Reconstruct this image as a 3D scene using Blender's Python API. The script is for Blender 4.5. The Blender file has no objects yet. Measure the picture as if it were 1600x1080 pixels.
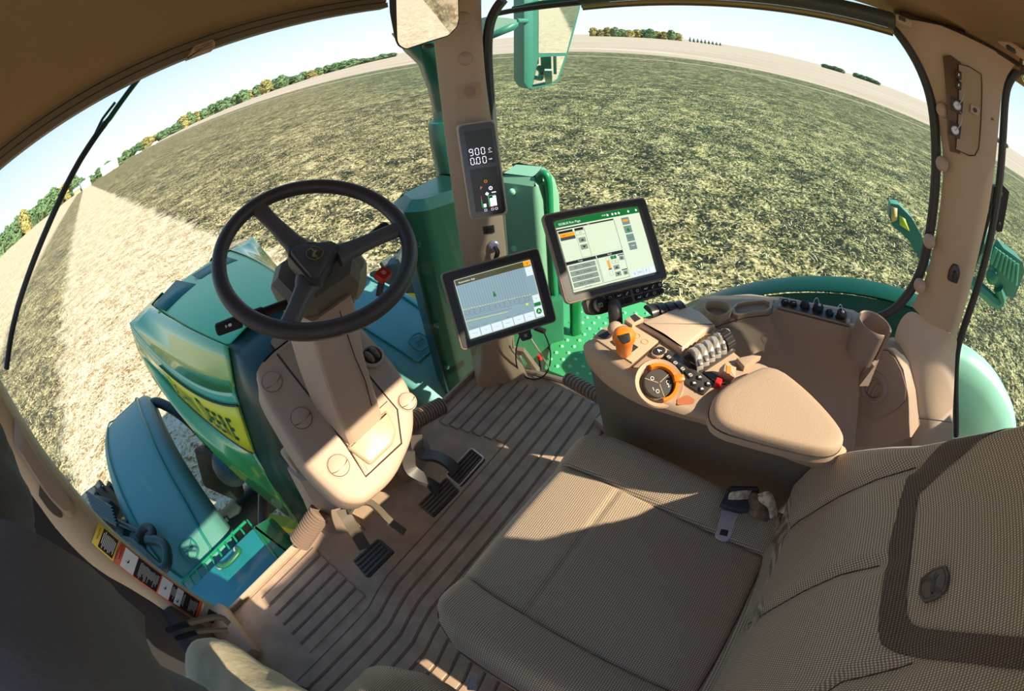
import bpy, bmesh, math, random
import numpy as np
from mathutils import Vector, Matrix, noise
random.seed(7)
S = bpy.context.scene
COL = S.collection
V = Vector
PI = math.pi
R = math.radians

# ------------------------------------------------------------------ camera (15.9 mm fisheye, hand held high in the left of the cab)
FPX = 705.0
MC = np.array([[0.57086178, 0.56638907, -0.59440748],
               [-0.81598074, 0.31107826, -0.48724302],
               [-0.09106187, 0.76317347, 0.63974526]])
CAM = np.array([-0.356, 0.0, 1.2])
cd = bpy.data.cameras.new('camera')
cd.type = 'PANO'
try:
    cd.panorama_type = 'FISHEYE_EQUISOLID'; cd.fisheye_lens = FPX / 1600 * 36; cd.fisheye_fov = R(220)
except Exception:
    pass
try:
    cd.cycles.panorama_type = 'FISHEYE_EQUISOLID'; cd.cycles.fisheye_lens = FPX / 1600 * 36; cd.cycles.fisheye_fov = R(220)
except Exception:
    pass
cd.sensor_fit = 'HORIZONTAL'
cd.sensor_width = 36.0
cd.clip_start = 0.01
cd.clip_end = 9000
cam = bpy.data.objects.new('camera', cd)
COL.objects.link(cam)
m4 = Matrix([list(r) + [0] for r in MC] + [[0, 0, 0, 1]])
m4.translation = V(CAM)
cam.matrix_world = m4
S.camera = cam


def ray(x, y):
    """viewing direction measured in the photograph, in metres-space axes of the cab"""
    d = np.array([x - 800.0, 540.0 - y]); r = max(np.hypot(*d), 1e-9)
    th = 2 * math.asin(r / (2 * FPX)); s = math.sin(th) / r
    return MC @ np.array([d[0] * s, d[1] * s, -math.cos(th)])


def at(x, y, **k):
    (a, v), = k.items()
    i = 'xyz'.index(a[-1]); d = ray(x, y)
    return V(CAM + d * ((v - CAM[i]) / d[i]))


def on(x, y, p0, n):
    d = ray(x, y); n = np.array(n, float)
    return V(CAM + d * (((np.array(p0) - CAM) @ n) / (d @ n)))


# ------------------------------------------------------------------ materials
def lin(c):
    o = []
    for v in c[:3]:
        v = v / 255.0
        o.append(v / 12.92 if v <= 0.04045 else ((v + 0.055) / 1.055) ** 2.4)
    return (*o, 1.0)


MATS = {}


def mat(name, col, rough=0.5, metal=0.0, bump=0.0, bscale=60.0, var=0.0, vscale=8.0, emit=0.0, coat=0.0, spec=0.5, col2=None):
    if name in MATS:
        return MATS[name]
    m = bpy.data.materials.new(name); m.use_nodes = True
    nt = m.node_tree; b = nt.nodes['Principled BSDF']
    c = lin(col)
    b.inputs['Base Color'].default_value = c
    b.inputs['Roughness'].default_value = rough
    b.inputs['Metallic'].default_value = metal
    b.inputs['Specular IOR Level'].default_value = spec
    if coat:
        b.inputs['Coat Weight'].default_value = coat
        b.inputs['Coat Roughness'].default_value = 0.08
    if emit:
        b.inputs['Emission Color'].default_value = c
        b.inputs['Emission Strength'].default_value = emit
    tc = nt.nodes.new('ShaderNodeTexCoord')
    if var or col2:
        n = nt.nodes.new('ShaderNodeTexNoise'); n.inputs['Scale'].default_value = vscale; n.inputs['Detail'].default_value = 6
        nt.links.new(tc.outputs['Object'], n.inputs['Vector'])
        r = nt.nodes.new('ShaderNodeValToRGB')
        a = col2 if col2 else [max(0, v * (1 - var)) for v in col]
        r.color_ramp.elements[0].color = lin(a); r.color_ramp.elements[1].color = lin([min(255, v * (1 + var)) for v in col])
        r.color_ramp.elements[0].position = 0.35; r.color_ramp.elements[1].position = 0.65
        nt.links.new(n.outputs['Fac'], r.inputs[0]); nt.links.new(r.outputs[0], b.inputs['Base Color'])
    if bump:
        n = nt.nodes.new('ShaderNodeTexNoise'); n.inputs['Scale'].default_value = bscale; n.inputs['Detail'].default_value = 3
        nt.links.new(tc.outputs['Object'], n.inputs['Vector'])
        bp = nt.nodes.new('ShaderNodeBump'); bp.inputs['Strength'].default_value = bump; bp.inputs['Distance'].default_value = 0.002
        nt.links.new(n.outputs['Fac'], bp.inputs['Height']); nt.links.new(bp.outputs[0], b.inputs['Normal'])
    MATS[name] = m
    return m


def glass(name, col, gl=0.06):
    m = bpy.data.materials.new(name); m.use_nodes = True
    nt = m.node_tree; nt.nodes.clear()
    o = nt.nodes.new('ShaderNodeOutputMaterial'); t = nt.nodes.new('ShaderNodeBsdfTransparent'); g = nt.nodes.new('ShaderNodeBsdfGlossy')
    t.inputs[0].default_value = lin(col); g.inputs['Roughness'].default_value = 0.02
    fr = nt.nodes.new('ShaderNodeFresnel'); fr.inputs[0].default_value = 1.2
    mu = nt.nodes.new('ShaderNodeMath'); mu.operation = 'MULTIPLY'; mu.inputs[1].default_value = gl * 16; mu.use_clamp = True
    mx = nt.nodes.new('ShaderNodeMixShader')
    nt.links.new(fr.outputs[0], mu.inputs[0]); nt.links.new(mu.outputs[0], mx.inputs[0])
    nt.links.new(t.outputs[0], mx.inputs[1]); nt.links.new(g.outputs[0], mx.inputs[2]); nt.links.new(mx.outputs[0], o.inputs[0])
    return m


def fabric(name, dark, light, k=1050.0, plane='xy', bump=0.5):
    """woven upholstery: little oval pips on a darker ground"""
    m = bpy.data.materials.new(name); m.use_nodes = True
    nt = m.node_tree; b = nt.nodes['Principled BSDF']; b.inputs['Roughness'].default_value = 0.9
    b.inputs['Sheen Weight'].default_value = 0.25
    b.inputs['Specular IOR Level'].default_value = 0.2
    N = nt.nodes.new; L = nt.links.new
    tc = N('ShaderNodeTexCoord'); sp = N('ShaderNodeSeparateXYZ'); L(tc.outputs['Object'], sp.inputs[0])

    def mth(op, a, b_=None, cl=False):
        n = N('ShaderNodeMath'); n.operation = op; n.use_clamp = cl
        for i, x in enumerate((a, b_)):
            if x is None:
                continue
            if isinstance(x, (int, float)):
                n.inputs[i].default_value = x
            else:
                L(x, n.inputs[i])
        return n.outputs[0]
    a = sp.outputs['XYZ'.index(plane[0].upper())]; c = sp.outputs['XYZ'.index(plane[1].upper())]
    u = mth('MULTIPLY', a, k); v = mth('MULTIPLY', c, k * 0.72)
    p = mth('MULTIPLY', mth('SINE', mth('ADD', u, v)), mth('SINE', mth('SUBTRACT', u, v)))
    f = mth('SMOOTH_MIN', mth('MULTIPLY', mth('ADD', p, 0.05), 1.6, True), 1.0)
    mx = N('ShaderNodeMix'); mx.data_type = 'RGBA'; L(f, mx.inputs[0])
    mx.inputs[6].default_value = lin(dark); mx.inputs[7].default_value = lin(light)
    L(mx.outputs[2], b.inputs['Base Color'])
    bp = N('ShaderNodeBump'); bp.inputs['Strength'].default_value = bump; bp.inputs['Distance'].default_value = 0.0012
    L(f, bp.inputs['Height']); L(bp.outputs[0], b.inputs['Normal'])
    return m


# ------------------------------------------------------------------ geometry collector
def offset(poly, d):
    n = len(poly); o = []
    A = sum(poly[i][0] * poly[(i + 1) % n][1] - poly[(i + 1) % n][0] * poly[i][1] for i in range(n))
    sg = 1 if A > 0 else -1
    for i in range(n):
        p, q, r = V(poly[i - 1]), V(poly[i]), V(poly[(i + 1) % n])
        e1 = (q - p); e2 = (r - q)
        if e1.length < 1e-9 or e2.length < 1e-9:
            o.append(tuple(q)); continue
        e1.normalize(); e2.normalize()
        n1 = V((-e1.y, e1.x)) * sg; n2 = V((-e2.y, e2.x)) * sg
        b = n1 + n2; L_ = b.length
        b = b / L_ if L_ > 1e-6 else n1
        o.append(tuple(q + b * d / max(0.5, b.dot(n1))))
    return o


def rr(w, h, r, n=4, cx=0, cy=0):
    o = []
    for sx, sy, a0 in ((1, 1, 0), (-1, 1, 90), (-1, -1, 180), (1, -1, 270)):
        for i in range(n + 1):
            a = R(a0 + 90 * i / n)
            o.append((cx + sx * (w / 2 - r) + r * math.cos(a), cy + sy * (h / 2 - r) + r * math.sin(a)))
    return o


def ell(rx, ry, n=24, cx=0, cy=0):
    return [(cx + rx * math.cos(2 * PI * i / n), cy + ry * math.sin(2 * PI * i / n)) for i in range(n)]


def roundpoly(pts, r, n=4):
    """round the corners of a 2-D polygon"""
    o = []; m = len(pts)
    for i in range(m):
        p, q, s = V(pts[i - 1]), V(pts[i]), V(pts[(i + 1) % m])
        a = (p - q); b = (s - q); ra = min(r, a.length * .45, b.length * .45)
        a.normalize(); b.normalize()
        A = q + a * ra; B = q + b * ra
        for k in range(n + 1):
            t = k / n
            o.append(tuple(A * (1 - t) ** 2 + q * 2 * t * (1 - t) + B * t * t))
    return o


def frame(o, x, n):
    """matrix with local X along x, local Z along n"""
    x = V(x).normalized(); n = V(n).normalized(); y = n.cross(x).normalized(); x = y.cross(n)
    m = Matrix((x, y, n)).transposed().to_4x4(); m.translation = V(o)
    return m


_fc = {}


def text_geo(s, size, depth=0.0, bold=0.0):
    k = (s, size, depth, bold)
    if k not in _fc:
        c = bpy.data.curves.new('t', 'FONT'); c.body = s; c.size = size; c.extrude = depth; c.offset = bold
        c.align_x = 'CENTER'; c.align_y = 'CENTER'; c.resolution_u = 3
        ob = bpy.data.objects.new('t', c)
        me = ob.to_mesh()
        _fc[k] = ([v.co.copy() for v in me.vertices], [tuple(p.vertices) for p in me.polygons])
        ob.to_mesh_clear(); bpy.data.objects.remove(ob); bpy.data.curves.remove(c)
    return _fc[k]


BASE = {}


class G:
    def __init__(s, M=None):
        s.v = []; s.f = []; s.mi = []; s.M = M or Matrix(); s.cur = 0; s.fix = []

    def add(s, vs, fs):
        b = len(s.v)
        s.v += [s.M @ V(p) for p in vs]
        s.f += [tuple(i + b for i in f) for f in fs]
        s.mi += [s.cur] * len(fs)
        return s

    def box(s, c, d, rot=None, bev=0.0, seg=2):
        bm = bmesh.new(); bmesh.ops.create_cube(bm, size=1)
        bmesh.ops.scale(bm, vec=V(d), verts=bm.verts)
        if bev:
            bmesh.ops.bevel(bm, geom=bm.edges[:], offset=min(bev, min(d) * .49), segments=seg, affect='EDGES', profile=.5)
        m = Matrix.Translation(V(c))
        if rot is not None:
            m = m @ (rot if isinstance(rot, Matrix) else Matrix.Rotation(rot[2], 4, 'Z') @ Matrix.Rotation(rot[1], 4, 'Y') @ Matrix.Rotation(rot[0], 4, 'X'))
        bm.verts.index_update()
        s.add([m @ v.co for v in bm.verts], [tuple(v.index for v in f.verts) for f in bm.faces])
        bm.free(); return s

    def loft(s, rings, closed=True, cap0=True, cap1=True, loop=False):
        n = len(rings[0]); vs = [p for r in rings for p in r]; fs = []
        m = len(rings)
        for i in range(m if loop else m - 1):
            a = i * n; b = ((i + 1) % m) * n
            for j in range(n if closed else n - 1):
                k = (j + 1) % n
                fs.append((a + j, a + k, b + k, b + j))
        if not loop:
            if cap0: fs.append(tuple(range(n - 1, -1, -1)))
            if cap1: fs.append(tuple((m - 1) * n + j for j in range(n)))
        return s.add(vs, fs)

    def prism(s, poly, z0, z1, bev=0.0, F=None, bseg=2, botbev=0.0):
        """2-D outline raised from z0 to z1 in frame F, top edge rounded"""
        sg = 1 if z1 > z0 else -1
        rings = [[(*p, z0 + sg * botbev) for p in poly]]
        if botbev:
            rings.insert(0, [(*p, z0) for p in offset(poly, botbev)])
        if bev:
            for k in range(bseg + 1):
                a = PI / 2 * k / bseg
                rings.append([(*p, z1 - sg * bev * (1 - math.sin(a))) for p in offset(poly, bev * (1 - math.cos(a)))])
        else:
            rings.append([(*p, z1) for p in poly])
        if F is not None:
            rings = [[F @ V(p) for p in r] for r in rings]
        return s.loft(rings)

    def flat(s, poly, z=0.0, F=None):
        p = [V((*q, z)) for q in poly]
        if F is not None:
            p = [F @ q for q in p]
        return s.add(p, [tuple(range(len(p)))])

    def cyl(s, p0, p1, r0, r1=None, n=20, bev=0.0):
        r1 = r0 if r1 is None else r1
        p0 = V(p0); p1 = V(p1); d = (p1 - p0).normalized()
        x = d.orthogonal().normalized(); y = d.cross(x)
        prof = [(p0 + d * 0, r0 - bev), (p0 + d * bev, r0), (p1 - d * bev, r1), (p1, r1 - bev)] if bev else [(p0, r0), (p1, r1)]
        return s.loft([[c + (x * math.cos(2 * PI * i / n) + y * math.sin(2 * PI * i / n)) * r for i in range(n)] for c, r in prof])

    def lathe(s, prof, F, n=28, cap=True):
        """profile of (radius, height) turned round the frame's Z"""
        return s.loft([[F @ V((max(r, 1e-5) * math.cos(2 * PI * i / n), max(r, 1e-5) * math.sin(2 * PI * i / n), z)) for i in range(n)] for r, z in prof], cap0=cap, cap1=cap)

    def tube(s, pts, r, n=10, closed=False, smooth=0):
        pts = [V(p) for p in pts]
        for _ in range(smooth):
            q = []
            m = len(pts)
            for i in range(m if closed else m - 1):
                a, b = pts[i], pts[(i + 1) % m]
                q += [a * .75 + b * .25, a * .25 + b * .75]
            if not closed:
                q = [pts[0]] + q + [pts[-1]]
            pts = q
        m = len(pts); rs = r if isinstance(r, (list, tuple)) else None
        up = None; rings = []
        for i, p in enumerate(pts):
            if closed:
                t = pts[(i + 1) % m] - pts[i - 1]
            else:
                t = pts[min(i + 1, m - 1)] - pts[max(i - 1, 0)]
            t.normalize()
            if up is None:
                up = t.orthogonal().normalized()
            up = (up - t * up.dot(t))
            up = up.normalized() if up.length > 1e-6 else t.orthogonal().normalized()
            sd = t.cross(up)
            rad = rs[min(int(i / max(m - 1, 1) * (len(rs) - 1) + .5), len(rs) - 1)] if rs else r
            rings.append([p + (up * math.cos(2 * PI * j / n) + sd * math.sin(2 * PI * j / n)) * rad for j in range(n)])
        return s.loft(rings, loop=closed)

    def ball(s, c, r, n=16, m=10):
        r = (r, r, r) if isinstance(r, (int, float)) else r
        c = V(c)
        rings = [[c + V((r[0] * math.sin(PI * max(.001, min(m - .001, i)) / m) * math.cos(2 * PI * j / n), r[1] * math.sin(PI * max(.001, min(m - .001, i)) / m) * math.sin(2 * PI * j / n), -r[2] * math.cos(PI * i / m))) for j in range(n)] for i in range(m + 1)]
        return s.loft(rings)

    def grid(s, P):
        n = len(P[0]); m = len(P)
        return s.add([p for r in P for p in r], [(i * n + j, i * n + j + 1, (i + 1) * n + j + 1, (i + 1) * n + j) for i in range(m - 1) for j in range(n - 1)])

    def text(s, st, size, F, x=0, y=0, z=0.0003, rot=0.0, sx=1.0, depth=0.0, bold=0.0):
        vs, fs = text_geo(st, size, depth, bold)
        c, k = math.cos(rot), math.sin(rot)
        return s.add([F @ V((x + v.x * sx * c - v.y * k, y + v.x * sx * k + v.y * c, z + v.z)) for v in vs], fs)

    def make(s, name, mats, parent=None, solid=0, off=-1, sub=0, angle=38, bevel=0, kind=None, recalc=True):
        me = bpy.data.meshes.new(name)
        base = V((0, 0, 0))
        if parent is not None:
            base = BASE.get(parent.name, base)
        me.from_pydata([tuple(p - base) for p in s.v], [], s.f)
        mats = mats if isinstance(mats, (list, tuple)) else [mats]
        for m in mats:
            me.materials.append(m)
        me.polygons.foreach_set('material_index', s.mi)
        if recalc:
            bm = bmesh.new(); bm.from_mesh(me)
            bmesh.ops.recalc_face_normals(bm, faces=bm.faces)
            bm.to_mesh(me); bm.free()
        me.polygons.foreach_set('use_smooth', [True] * len(me.polygons))
        me.set_sharp_from_angle(angle=R(angle))
        o = bpy.data.objects.new(name, me); COL.objects.link(o)
        if parent is not None:
            o.parent = parent
        BASE[o.name] = base
        if bevel:
            b = o.modifiers.new('b', 'BEVEL'); b.width = bevel; b.segments = 2; b.limit_method = 'ANGLE'
        if solid:
            k = o.modifiers.new('s', 'SOLIDIFY'); k.thickness = solid; k.offset = off
        if sub:
            k = o.modifiers.new('u', 'SUBSURF'); k.levels = sub; k.render_levels = sub
        if kind:
            o['kind'] = kind
        return o


def thing(name, loc, label, cat, group=None):
    o = bpy.data.objects.new(name, None); o.empty_display_size = .05
    COL.objects.link(o); o.location = loc; o['label'] = label; o['category'] = cat
    BASE[o.name] = V(loc)
    if group: o['group'] = group
    return o


def tag(o, label, cat, group=None):
    o['label'] = label; o['category'] = cat
    if group: o['group'] = group
    return o


def part(g, name, m, parent, label=None, **k):
    o = g.make(name, m, parent, **k)
    if label: o['label'] = label
    return o


# leaping stag used on the maker's badges: body, neck, antlers, legs as strokes
STAG = [[(-.42, .05), (-.2, .12), (.05, .06), (.22, .02), (.18, -.12), (-.05, -.1), (-.25, -.12), (-.38, -.02)],
        [(-.40, .04), (-.30, .05), (-.36, -.22), (-.52, -.42), (-.56, -.40), (-.42, -.2)],
        [(-.28, -.02), (-.2, -.05), (-.22, -.2), (-.36, -.34), (-.39, -.31), (-.28, -.18)],
        [(.12, .04), (.22, .0), (.36, .16), (.44, .2), (.42, .27), (.32, .26), (.2, .16)],
        [(.34, .24), (.30, .44), (.18, .5), (.19, .47), (.27, .41), (.31, .24)],
        [(.38, .25), (.40, .40), (.34, .52), (.32, .5), (.36, .39), (.35, .25)],
        [(.14, -.08), (.2, -.02), (.36, -.06), (.42, -.18), (.39, -.2), (.33, -.1), (.2, -.12)],
        [(.06, -.09), (.14, -.1), (.26, -.18), (.24, -.3), (.21, -.3), (.22, -.2), (.1, -.16)]]
BADGE = roundpoly([(-.62, .42), (-.1, .72), (.62, .62), (.74, 0), (.6, -.62), (0, -.78), (-.6, -.6), (-.72, -.1)], .12)


def stag(g, F, k, z=0.0004, x=0, y=0):
    for s in STAG:
        g.flat([(x + a * k, y + b * k) for a, b in s], z, F)
TRIM = mat('tan_plastic', (186, 162, 142), .45, bump=.25, bscale=900, spec=.35)
TRIM2 = mat('tan_plastic_warm', (192, 164, 136), .42, bump=.25, bscale=900, spec=.35)
CONS = mat('console_plastic', (178, 154, 128), .5, bump=.3, bscale=900, spec=.3)
WALLC = mat('side_console_plastic', (160, 138, 120), .5, bump=.3, bscale=900, spec=.3)
LINER = mat('headliner_fabric', (170, 138, 102), .95, bump=.5, bscale=700, spec=.1)
MATF = mat('floor_mat_rubber', (172, 148, 126), .55, bump=.35, bscale=240, var=.06, vscale=14, spec=.35)
GROOVE = mat('floor_mat_groove', (112, 94, 80), .7)
BLACK = mat('black_rubber', (44, 42, 42), .55)
SEAL = mat('window_seal_rubber', (58, 58, 56), .5)
RIM = mat('wheel_rim_leatherette', (60, 55, 55), .45, bump=.2, bscale=500)
HUBM = mat('wheel_hub_plastic', (70, 68, 67), .5)
SPOKE = mat('spoke_satin_plastic', (84, 80, 80), .5)
SHROUD = mat('shroud_dark_plastic', (112, 102, 88), .55)
DARKP = mat('dark_plastic', (62, 58, 56), .45)
BTN = mat('button_black', (42, 40, 40), .6, spec=.25)
MON = mat('monitor_case_grey', (66, 63, 62), .4)
MONS = mat('monitor_side_taupe', (150, 132, 116), .4)
MONB = mat('monitor_bezel_dark', (56, 56, 58), .4)
PAD = mat('armrest_leatherette', (176, 152, 128), .6, bump=.4, bscale=700, spec=.3)
CSIDE = mat('console_side_dark', (96, 88, 78), .6)
ORANGE = mat('orange_plastic', (236, 122, 22), .35, coat=.3)
RED = mat('red_plastic', (200, 40, 26), .4)
WHITE = mat('white_print', (236, 234, 228), .5)
CHROME = mat('sky_tinted_metal', (196, 196, 214), .35, metal=.45)  # bluish base colour stands in for sky reflected in the metal
STEEL = mat('grey_steel', (120, 112, 102), .45, metal=.4)
RUBHOSE = mat('ribbed_hose_taupe', (132, 112, 98), .5)
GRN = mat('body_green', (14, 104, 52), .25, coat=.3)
GRNF = mat('fender_sky_tinted_green', (92, 138, 130), .55)  # bluish sky reflection on the green is put into this base colour
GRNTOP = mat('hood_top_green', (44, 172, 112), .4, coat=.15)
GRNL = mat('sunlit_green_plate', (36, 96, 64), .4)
YEL = mat('body_yellow', (222, 214, 30), .4)
TYRE = mat('tyre_rubber', (62, 70, 68), .8, var=.15, vscale=20)
CHASS = mat('chassis_dark_metal', (34, 44, 42), .6)
GLASSW = glass('windscreen_glass', (238, 250, 245), .05)
GLASSS = glass('side_window_glass', (234, 249, 242), .05)
MIRRORM = mat('mirror_silver', (235, 240, 235), .02, metal=1.0)
FAB = fabric('seat_weave', (132, 114, 95), (216, 198, 170))
FABB = fabric('seat_weave_back', (132, 114, 95), (222, 204, 176), plane='xz')
FABD = fabric('seat_weave_dark', (76, 62, 52), (134, 116, 98), plane='xz')
LEAF1 = mat('foliage_green', (88, 108, 70), .9, var=.3, vscale=1.2)
LEAF2 = mat('foliage_yellow', (136, 124, 72), .9, var=.3, vscale=1.2)
LEAF3 = mat('foliage_conifer', (56, 86, 74), .9, var=.2, vscale=1.2)
BARK = mat('tree_bark', (110, 100, 86), .9)
BARNW = mat('painted_white_wall', (238, 236, 230), .6)
ROOFG = mat('grey_roof', (176, 180, 186), .6)
# ------------------------------------------------------------------ sky and sun
w = bpy.data.worlds.new('sky'); S.world = w; w.use_nodes = True
nt = w.node_tree; bg = nt.nodes['Background']
tc = nt.nodes.new('ShaderNodeTexCoord'); sp = nt.nodes.new('ShaderNodeSeparateXYZ'); rp = nt.nodes.new('ShaderNodeValToRGB')
nt.links.new(tc.outputs['Generated'], sp.inputs[0]); nt.links.new(sp.outputs['Z'], rp.inputs[0]); nt.links.new(rp.outputs[0], bg.inputs[0])
e = rp.color_ramp.elements
e[0].position = 0.0; e[0].color = lin((236, 238, 238)); e[1].position = 1.0; e[1].color = lin((92, 146, 214))
for p_, c_ in ((.06, (226, 231, 238)), (.16, (192, 208, 228)), (.4, (140, 178, 220))):
    k = e.new(p_); k.color = lin(c_)
bg.inputs[1].default_value = 0.52
SUNAZ, SUNEL = R(168), R(38)
sdir = V((math.sin(SUNAZ) * math.cos(SUNEL), math.cos(SUNAZ) * math.cos(SUNEL), math.sin(SUNEL)))
sl = bpy.data.lights.new('sun', 'SUN'); sl.energy = 4.1; sl.angle = R(.6); sl.color = (1.0, .93, .82)
so = bpy.data.objects.new('sun', sl); COL.objects.link(so); so.rotation_euler = (-sdir).to_track_quat('-Z', 'Y').to_euler(); so.location = (0, 0, 20)
vs = S.view_settings; S.display_settings.display_device = 'sRGB'
vs.view_transform = 'Standard'; vs.look = 'None'; vs.gamma = 1; vs.use_curve_mapping = False; vs.exposure = 1.5

GZ = -1.75


def strip_l(y):
    return -2.7 + .25 * noise.noise(V((.3, y * .5, 0)))


def strip_r(y):
    return 2.05 + .5 * noise.noise(V((5.3, y * .45, 0))) + (.6 if y < 9 else 0)


# ground: rings growing outward, real clods where the soil is worked
def soil(x, y):
    r = math.hypot(x, y)
    till = 1.0 if (x > strip_r(y) and x < 60) or (-7 < x < strip_l(y)) else 0.12
    k = max(0.0, 1 - r / 90)
    h = noise.noise(V((x * 1.3, y * 1.3, 0))) * .07 + noise.noise(V((x * 3.7, y * 3.7, 3))) * .06 + noise.noise(V((x * 9, y * 9, 7))) * .045
    return h * till * k


g = G(); NA = 420
rad = [0.6 * (1.0265 ** i) for i in range(215)]
rad = [r for r in rad if r < 120] + [150, 200, 300, 450, 700, 1100, 1800, 3000, 6000]
vsl = []
for r in rad:
    for j in range(NA):
        a = 2 * PI * j / NA
        x, y = r * math.sin(a), r * math.cos(a)
        vsl.append((x, y, GZ + (soil(x, y) if r < 90 else 0)))
fs = [(i * NA + j, i * NA + (j + 1) % NA, (i + 1) * NA + (j + 1) % NA, (i + 1) * NA + j) for i in range(len(rad) - 1) for j in range(NA)]
fs.append(tuple(range(NA - 1, -1, -1)))
g.add(vsl, fs)

gm = bpy.data.materials.new('field_soil_and_straw'); gm.use_nodes = True
nt = gm.node_tree; b = nt.nodes['Principled BSDF']; b.inputs['Roughness'].default_value = .95; b.inputs['Specular IOR Level'].default_value = .1
N = nt.nodes.new; L = nt.links.new


def mth(op, a, b_=None, c_=None, cl=False):
    n = N('ShaderNodeMath'); n.operation = op; n.use_clamp = cl
    for i, x in enumerate((a, b_, c_)):
        if x is None: continue
        if isinstance(x, (int, float)): n.inputs[i].default_value = x
        else: L(x, n.inputs[i])
    return n.outputs[0]


def nz(scale, detail=4, vec=None, rough=.6, dist=0.0):
    n = N('ShaderNodeTexNoise'); n.inputs['Scale'].default_value = scale; n.inputs['Detail'].default_value = detail
    n.inputs['Roughness'].default_value = rough; n.inputs['Distortion'].default_value = dist
    L(vec if vec is not None else tcg.outputs['Object'], n.inputs['Vector']); return n.outputs['Fac']


def ramp(f, stops):
    r = N('ShaderNodeValToRGB'); L(f, r.inputs[0]); el = r.color_ramp.elements
    el[0].position, el[0].color = stops[0][0], lin(stops[0][1]); el[1].position, el[1].color = stops[-1][0], lin(stops[-1][1])
    for p_, c_ in stops[1:-1]:
        k = el.new(p_); k.color = lin(c_)
    return r.outputs[0]


def mixc(f, a, b_):
    m = N('ShaderNodeMix'); m.data_type = 'RGBA'
    if isinstance(f, (int, float)): m.inputs[0].default_value = f
    else: L(f, m.inputs[0])
    L(a, m.inputs[6]); L(b_, m.inputs[7]); return m.outputs[2]


tcg = N('ShaderNodeTexCoord'); sg = N('ShaderNodeSeparateXYZ'); L(tcg.outputs['Object'], sg.inputs[0])
X_, Y_ = sg.outputs['X'], sg.outputs['Y']
stretch = N('ShaderNodeMapping'); stretch.inputs['Scale'].default_value = (1, .25, 1); L(tcg.outputs['Object'], stretch.inputs[0])
big = nz(.35, 5); fine = nz(12, 8, rough=.85, dist=.1); med = nz(1.6, 5, dist=.2)
row = nz(.9, 4, stretch.outputs[0])
def vor(scale, vec=None):
    n = N('ShaderNodeTexVoronoi'); n.inputs['Scale'].default_value = scale
    L(vec if vec is not None else warp, n.inputs['Vector']); s_ = N('ShaderNodeSeparateColor'); L(n.outputs['Color'], s_.inputs[0]); return s_.outputs[0]


wn_ = N('ShaderNodeTexNoise'); wn_.inputs['Scale'].default_value = 6; wn_.inputs['Detail'].default_value = 3; L(tcg.outputs['Object'], wn_.inputs['Vector'])
va = N('ShaderNodeVectorMath'); va.operation = 'SCALE'; va.inputs['Scale'].default_value = .07; L(wn_.outputs['Color'], va.inputs[0])
vb = N('ShaderNodeVectorMath'); vb.operation = 'ADD'; L(tcg.outputs['Object'], vb.inputs[0]); L(va.outputs[0], vb.inputs[1]); warp = vb.outputs[0]
mA = N('ShaderNodeMapping'); mA.inputs['Scale'].default_value = (1, 1.5, 1); mA.inputs['Rotation'].default_value = (0, 0, .7); L(warp, mA.inputs[0])
mB = N('ShaderNodeMapping'); mB.inputs['Scale'].default_value = (1.5, 1, 1); mB.inputs['Rotation'].default_value = (0, 0, .35); L(warp, mB.inputs[0])
chips = mth('ADD', mth('MULTIPLY', vor(15, mA.outputs[0]), .5), mth('MULTIPLY', vor(26, mB.outputs[0]), .5))
fine = mth('ADD', mth('MULTIPLY', fine, .60), mth('ADD', mth('MULTIPLY', mth('SUBTRACT', chips, .5), .30), .20))
clod = ramp(nz(3.4, 5, rough=.7), [(.47, (255, 255, 255)), (.60, (0, 0, 0))])
f = mth('ADD', mth('MULTIPLY', fine, .60), mth('ADD', mth('MULTIPLY', med, .24), mth('MULTIPLY', mth('ADD', mth('MULTIPLY', row, .5), mth('MULTIPLY', big, .5)), .16)))
pf = mth('ADD', mth('MULTIPLY', chips, .22), mth('ADD', mth('MULTIPLY', nz(30, 5, rough=.8), .48), mth('MULTIPLY', nz(2.5, 4), .30)))
f = mth('SUBTRACT', f, mth('MULTIPLY', mth('SUBTRACT', 1.0, clod), .035))
till = ramp(f, [(.435, (32, 34, 27)), (.47, (56, 56, 42)), (.50, (104, 92, 60)), (.53, (150, 130, 88)), (.585, (206, 182, 136))])
tillg = ramp(f, [(.44, (26, 36, 28)), (.475, (46, 56, 40)), (.505, (84, 90, 56)), (.535, (122, 120, 76)), (.59, (190, 174, 126))])
gx = mth('MULTIPLY', mth('ADD', X_, mth('MULTIPLY', Y_, -.55)), .09, cl=True)
tilled = mixc(mth('MULTIPLY', gx, .85), till, tillg)
pale = ramp(pf, [(.41, (122, 88, 52)), (.46, (180, 152, 114)), (.52, (194, 174, 144)), (.60, (206, 190, 166))])
rows = N('ShaderNodeTexNoise'); mp = N('ShaderNodeMapping'); mp.inputs['Scale'].default_value = (.55, .02, 1); mp.inputs['Rotation'].default_value = (0, 0, R(0))
L(tcg.outputs['Object'], mp.inputs[0]); L(mp.outputs[0], rows.inputs['Vector']); rows.inputs['Scale'].default_value = 1.0; rows.inputs['Detail'].default_value = 3
farc = ramp(rows.outputs['Fac'], [(.35, (154, 130, 112)), (.5, (172, 150, 132)), (.65, (182, 164, 144))])
wob = mth('MULTIPLY', mth('SUBTRACT', nz(1.1, 4), .5), 1.6)
xw = mth('ADD', X_, wob)


def step(x, a, wdt):
    return mth('DIVIDE', mth('SUBTRACT', x, a), wdt, cl=True)


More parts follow.
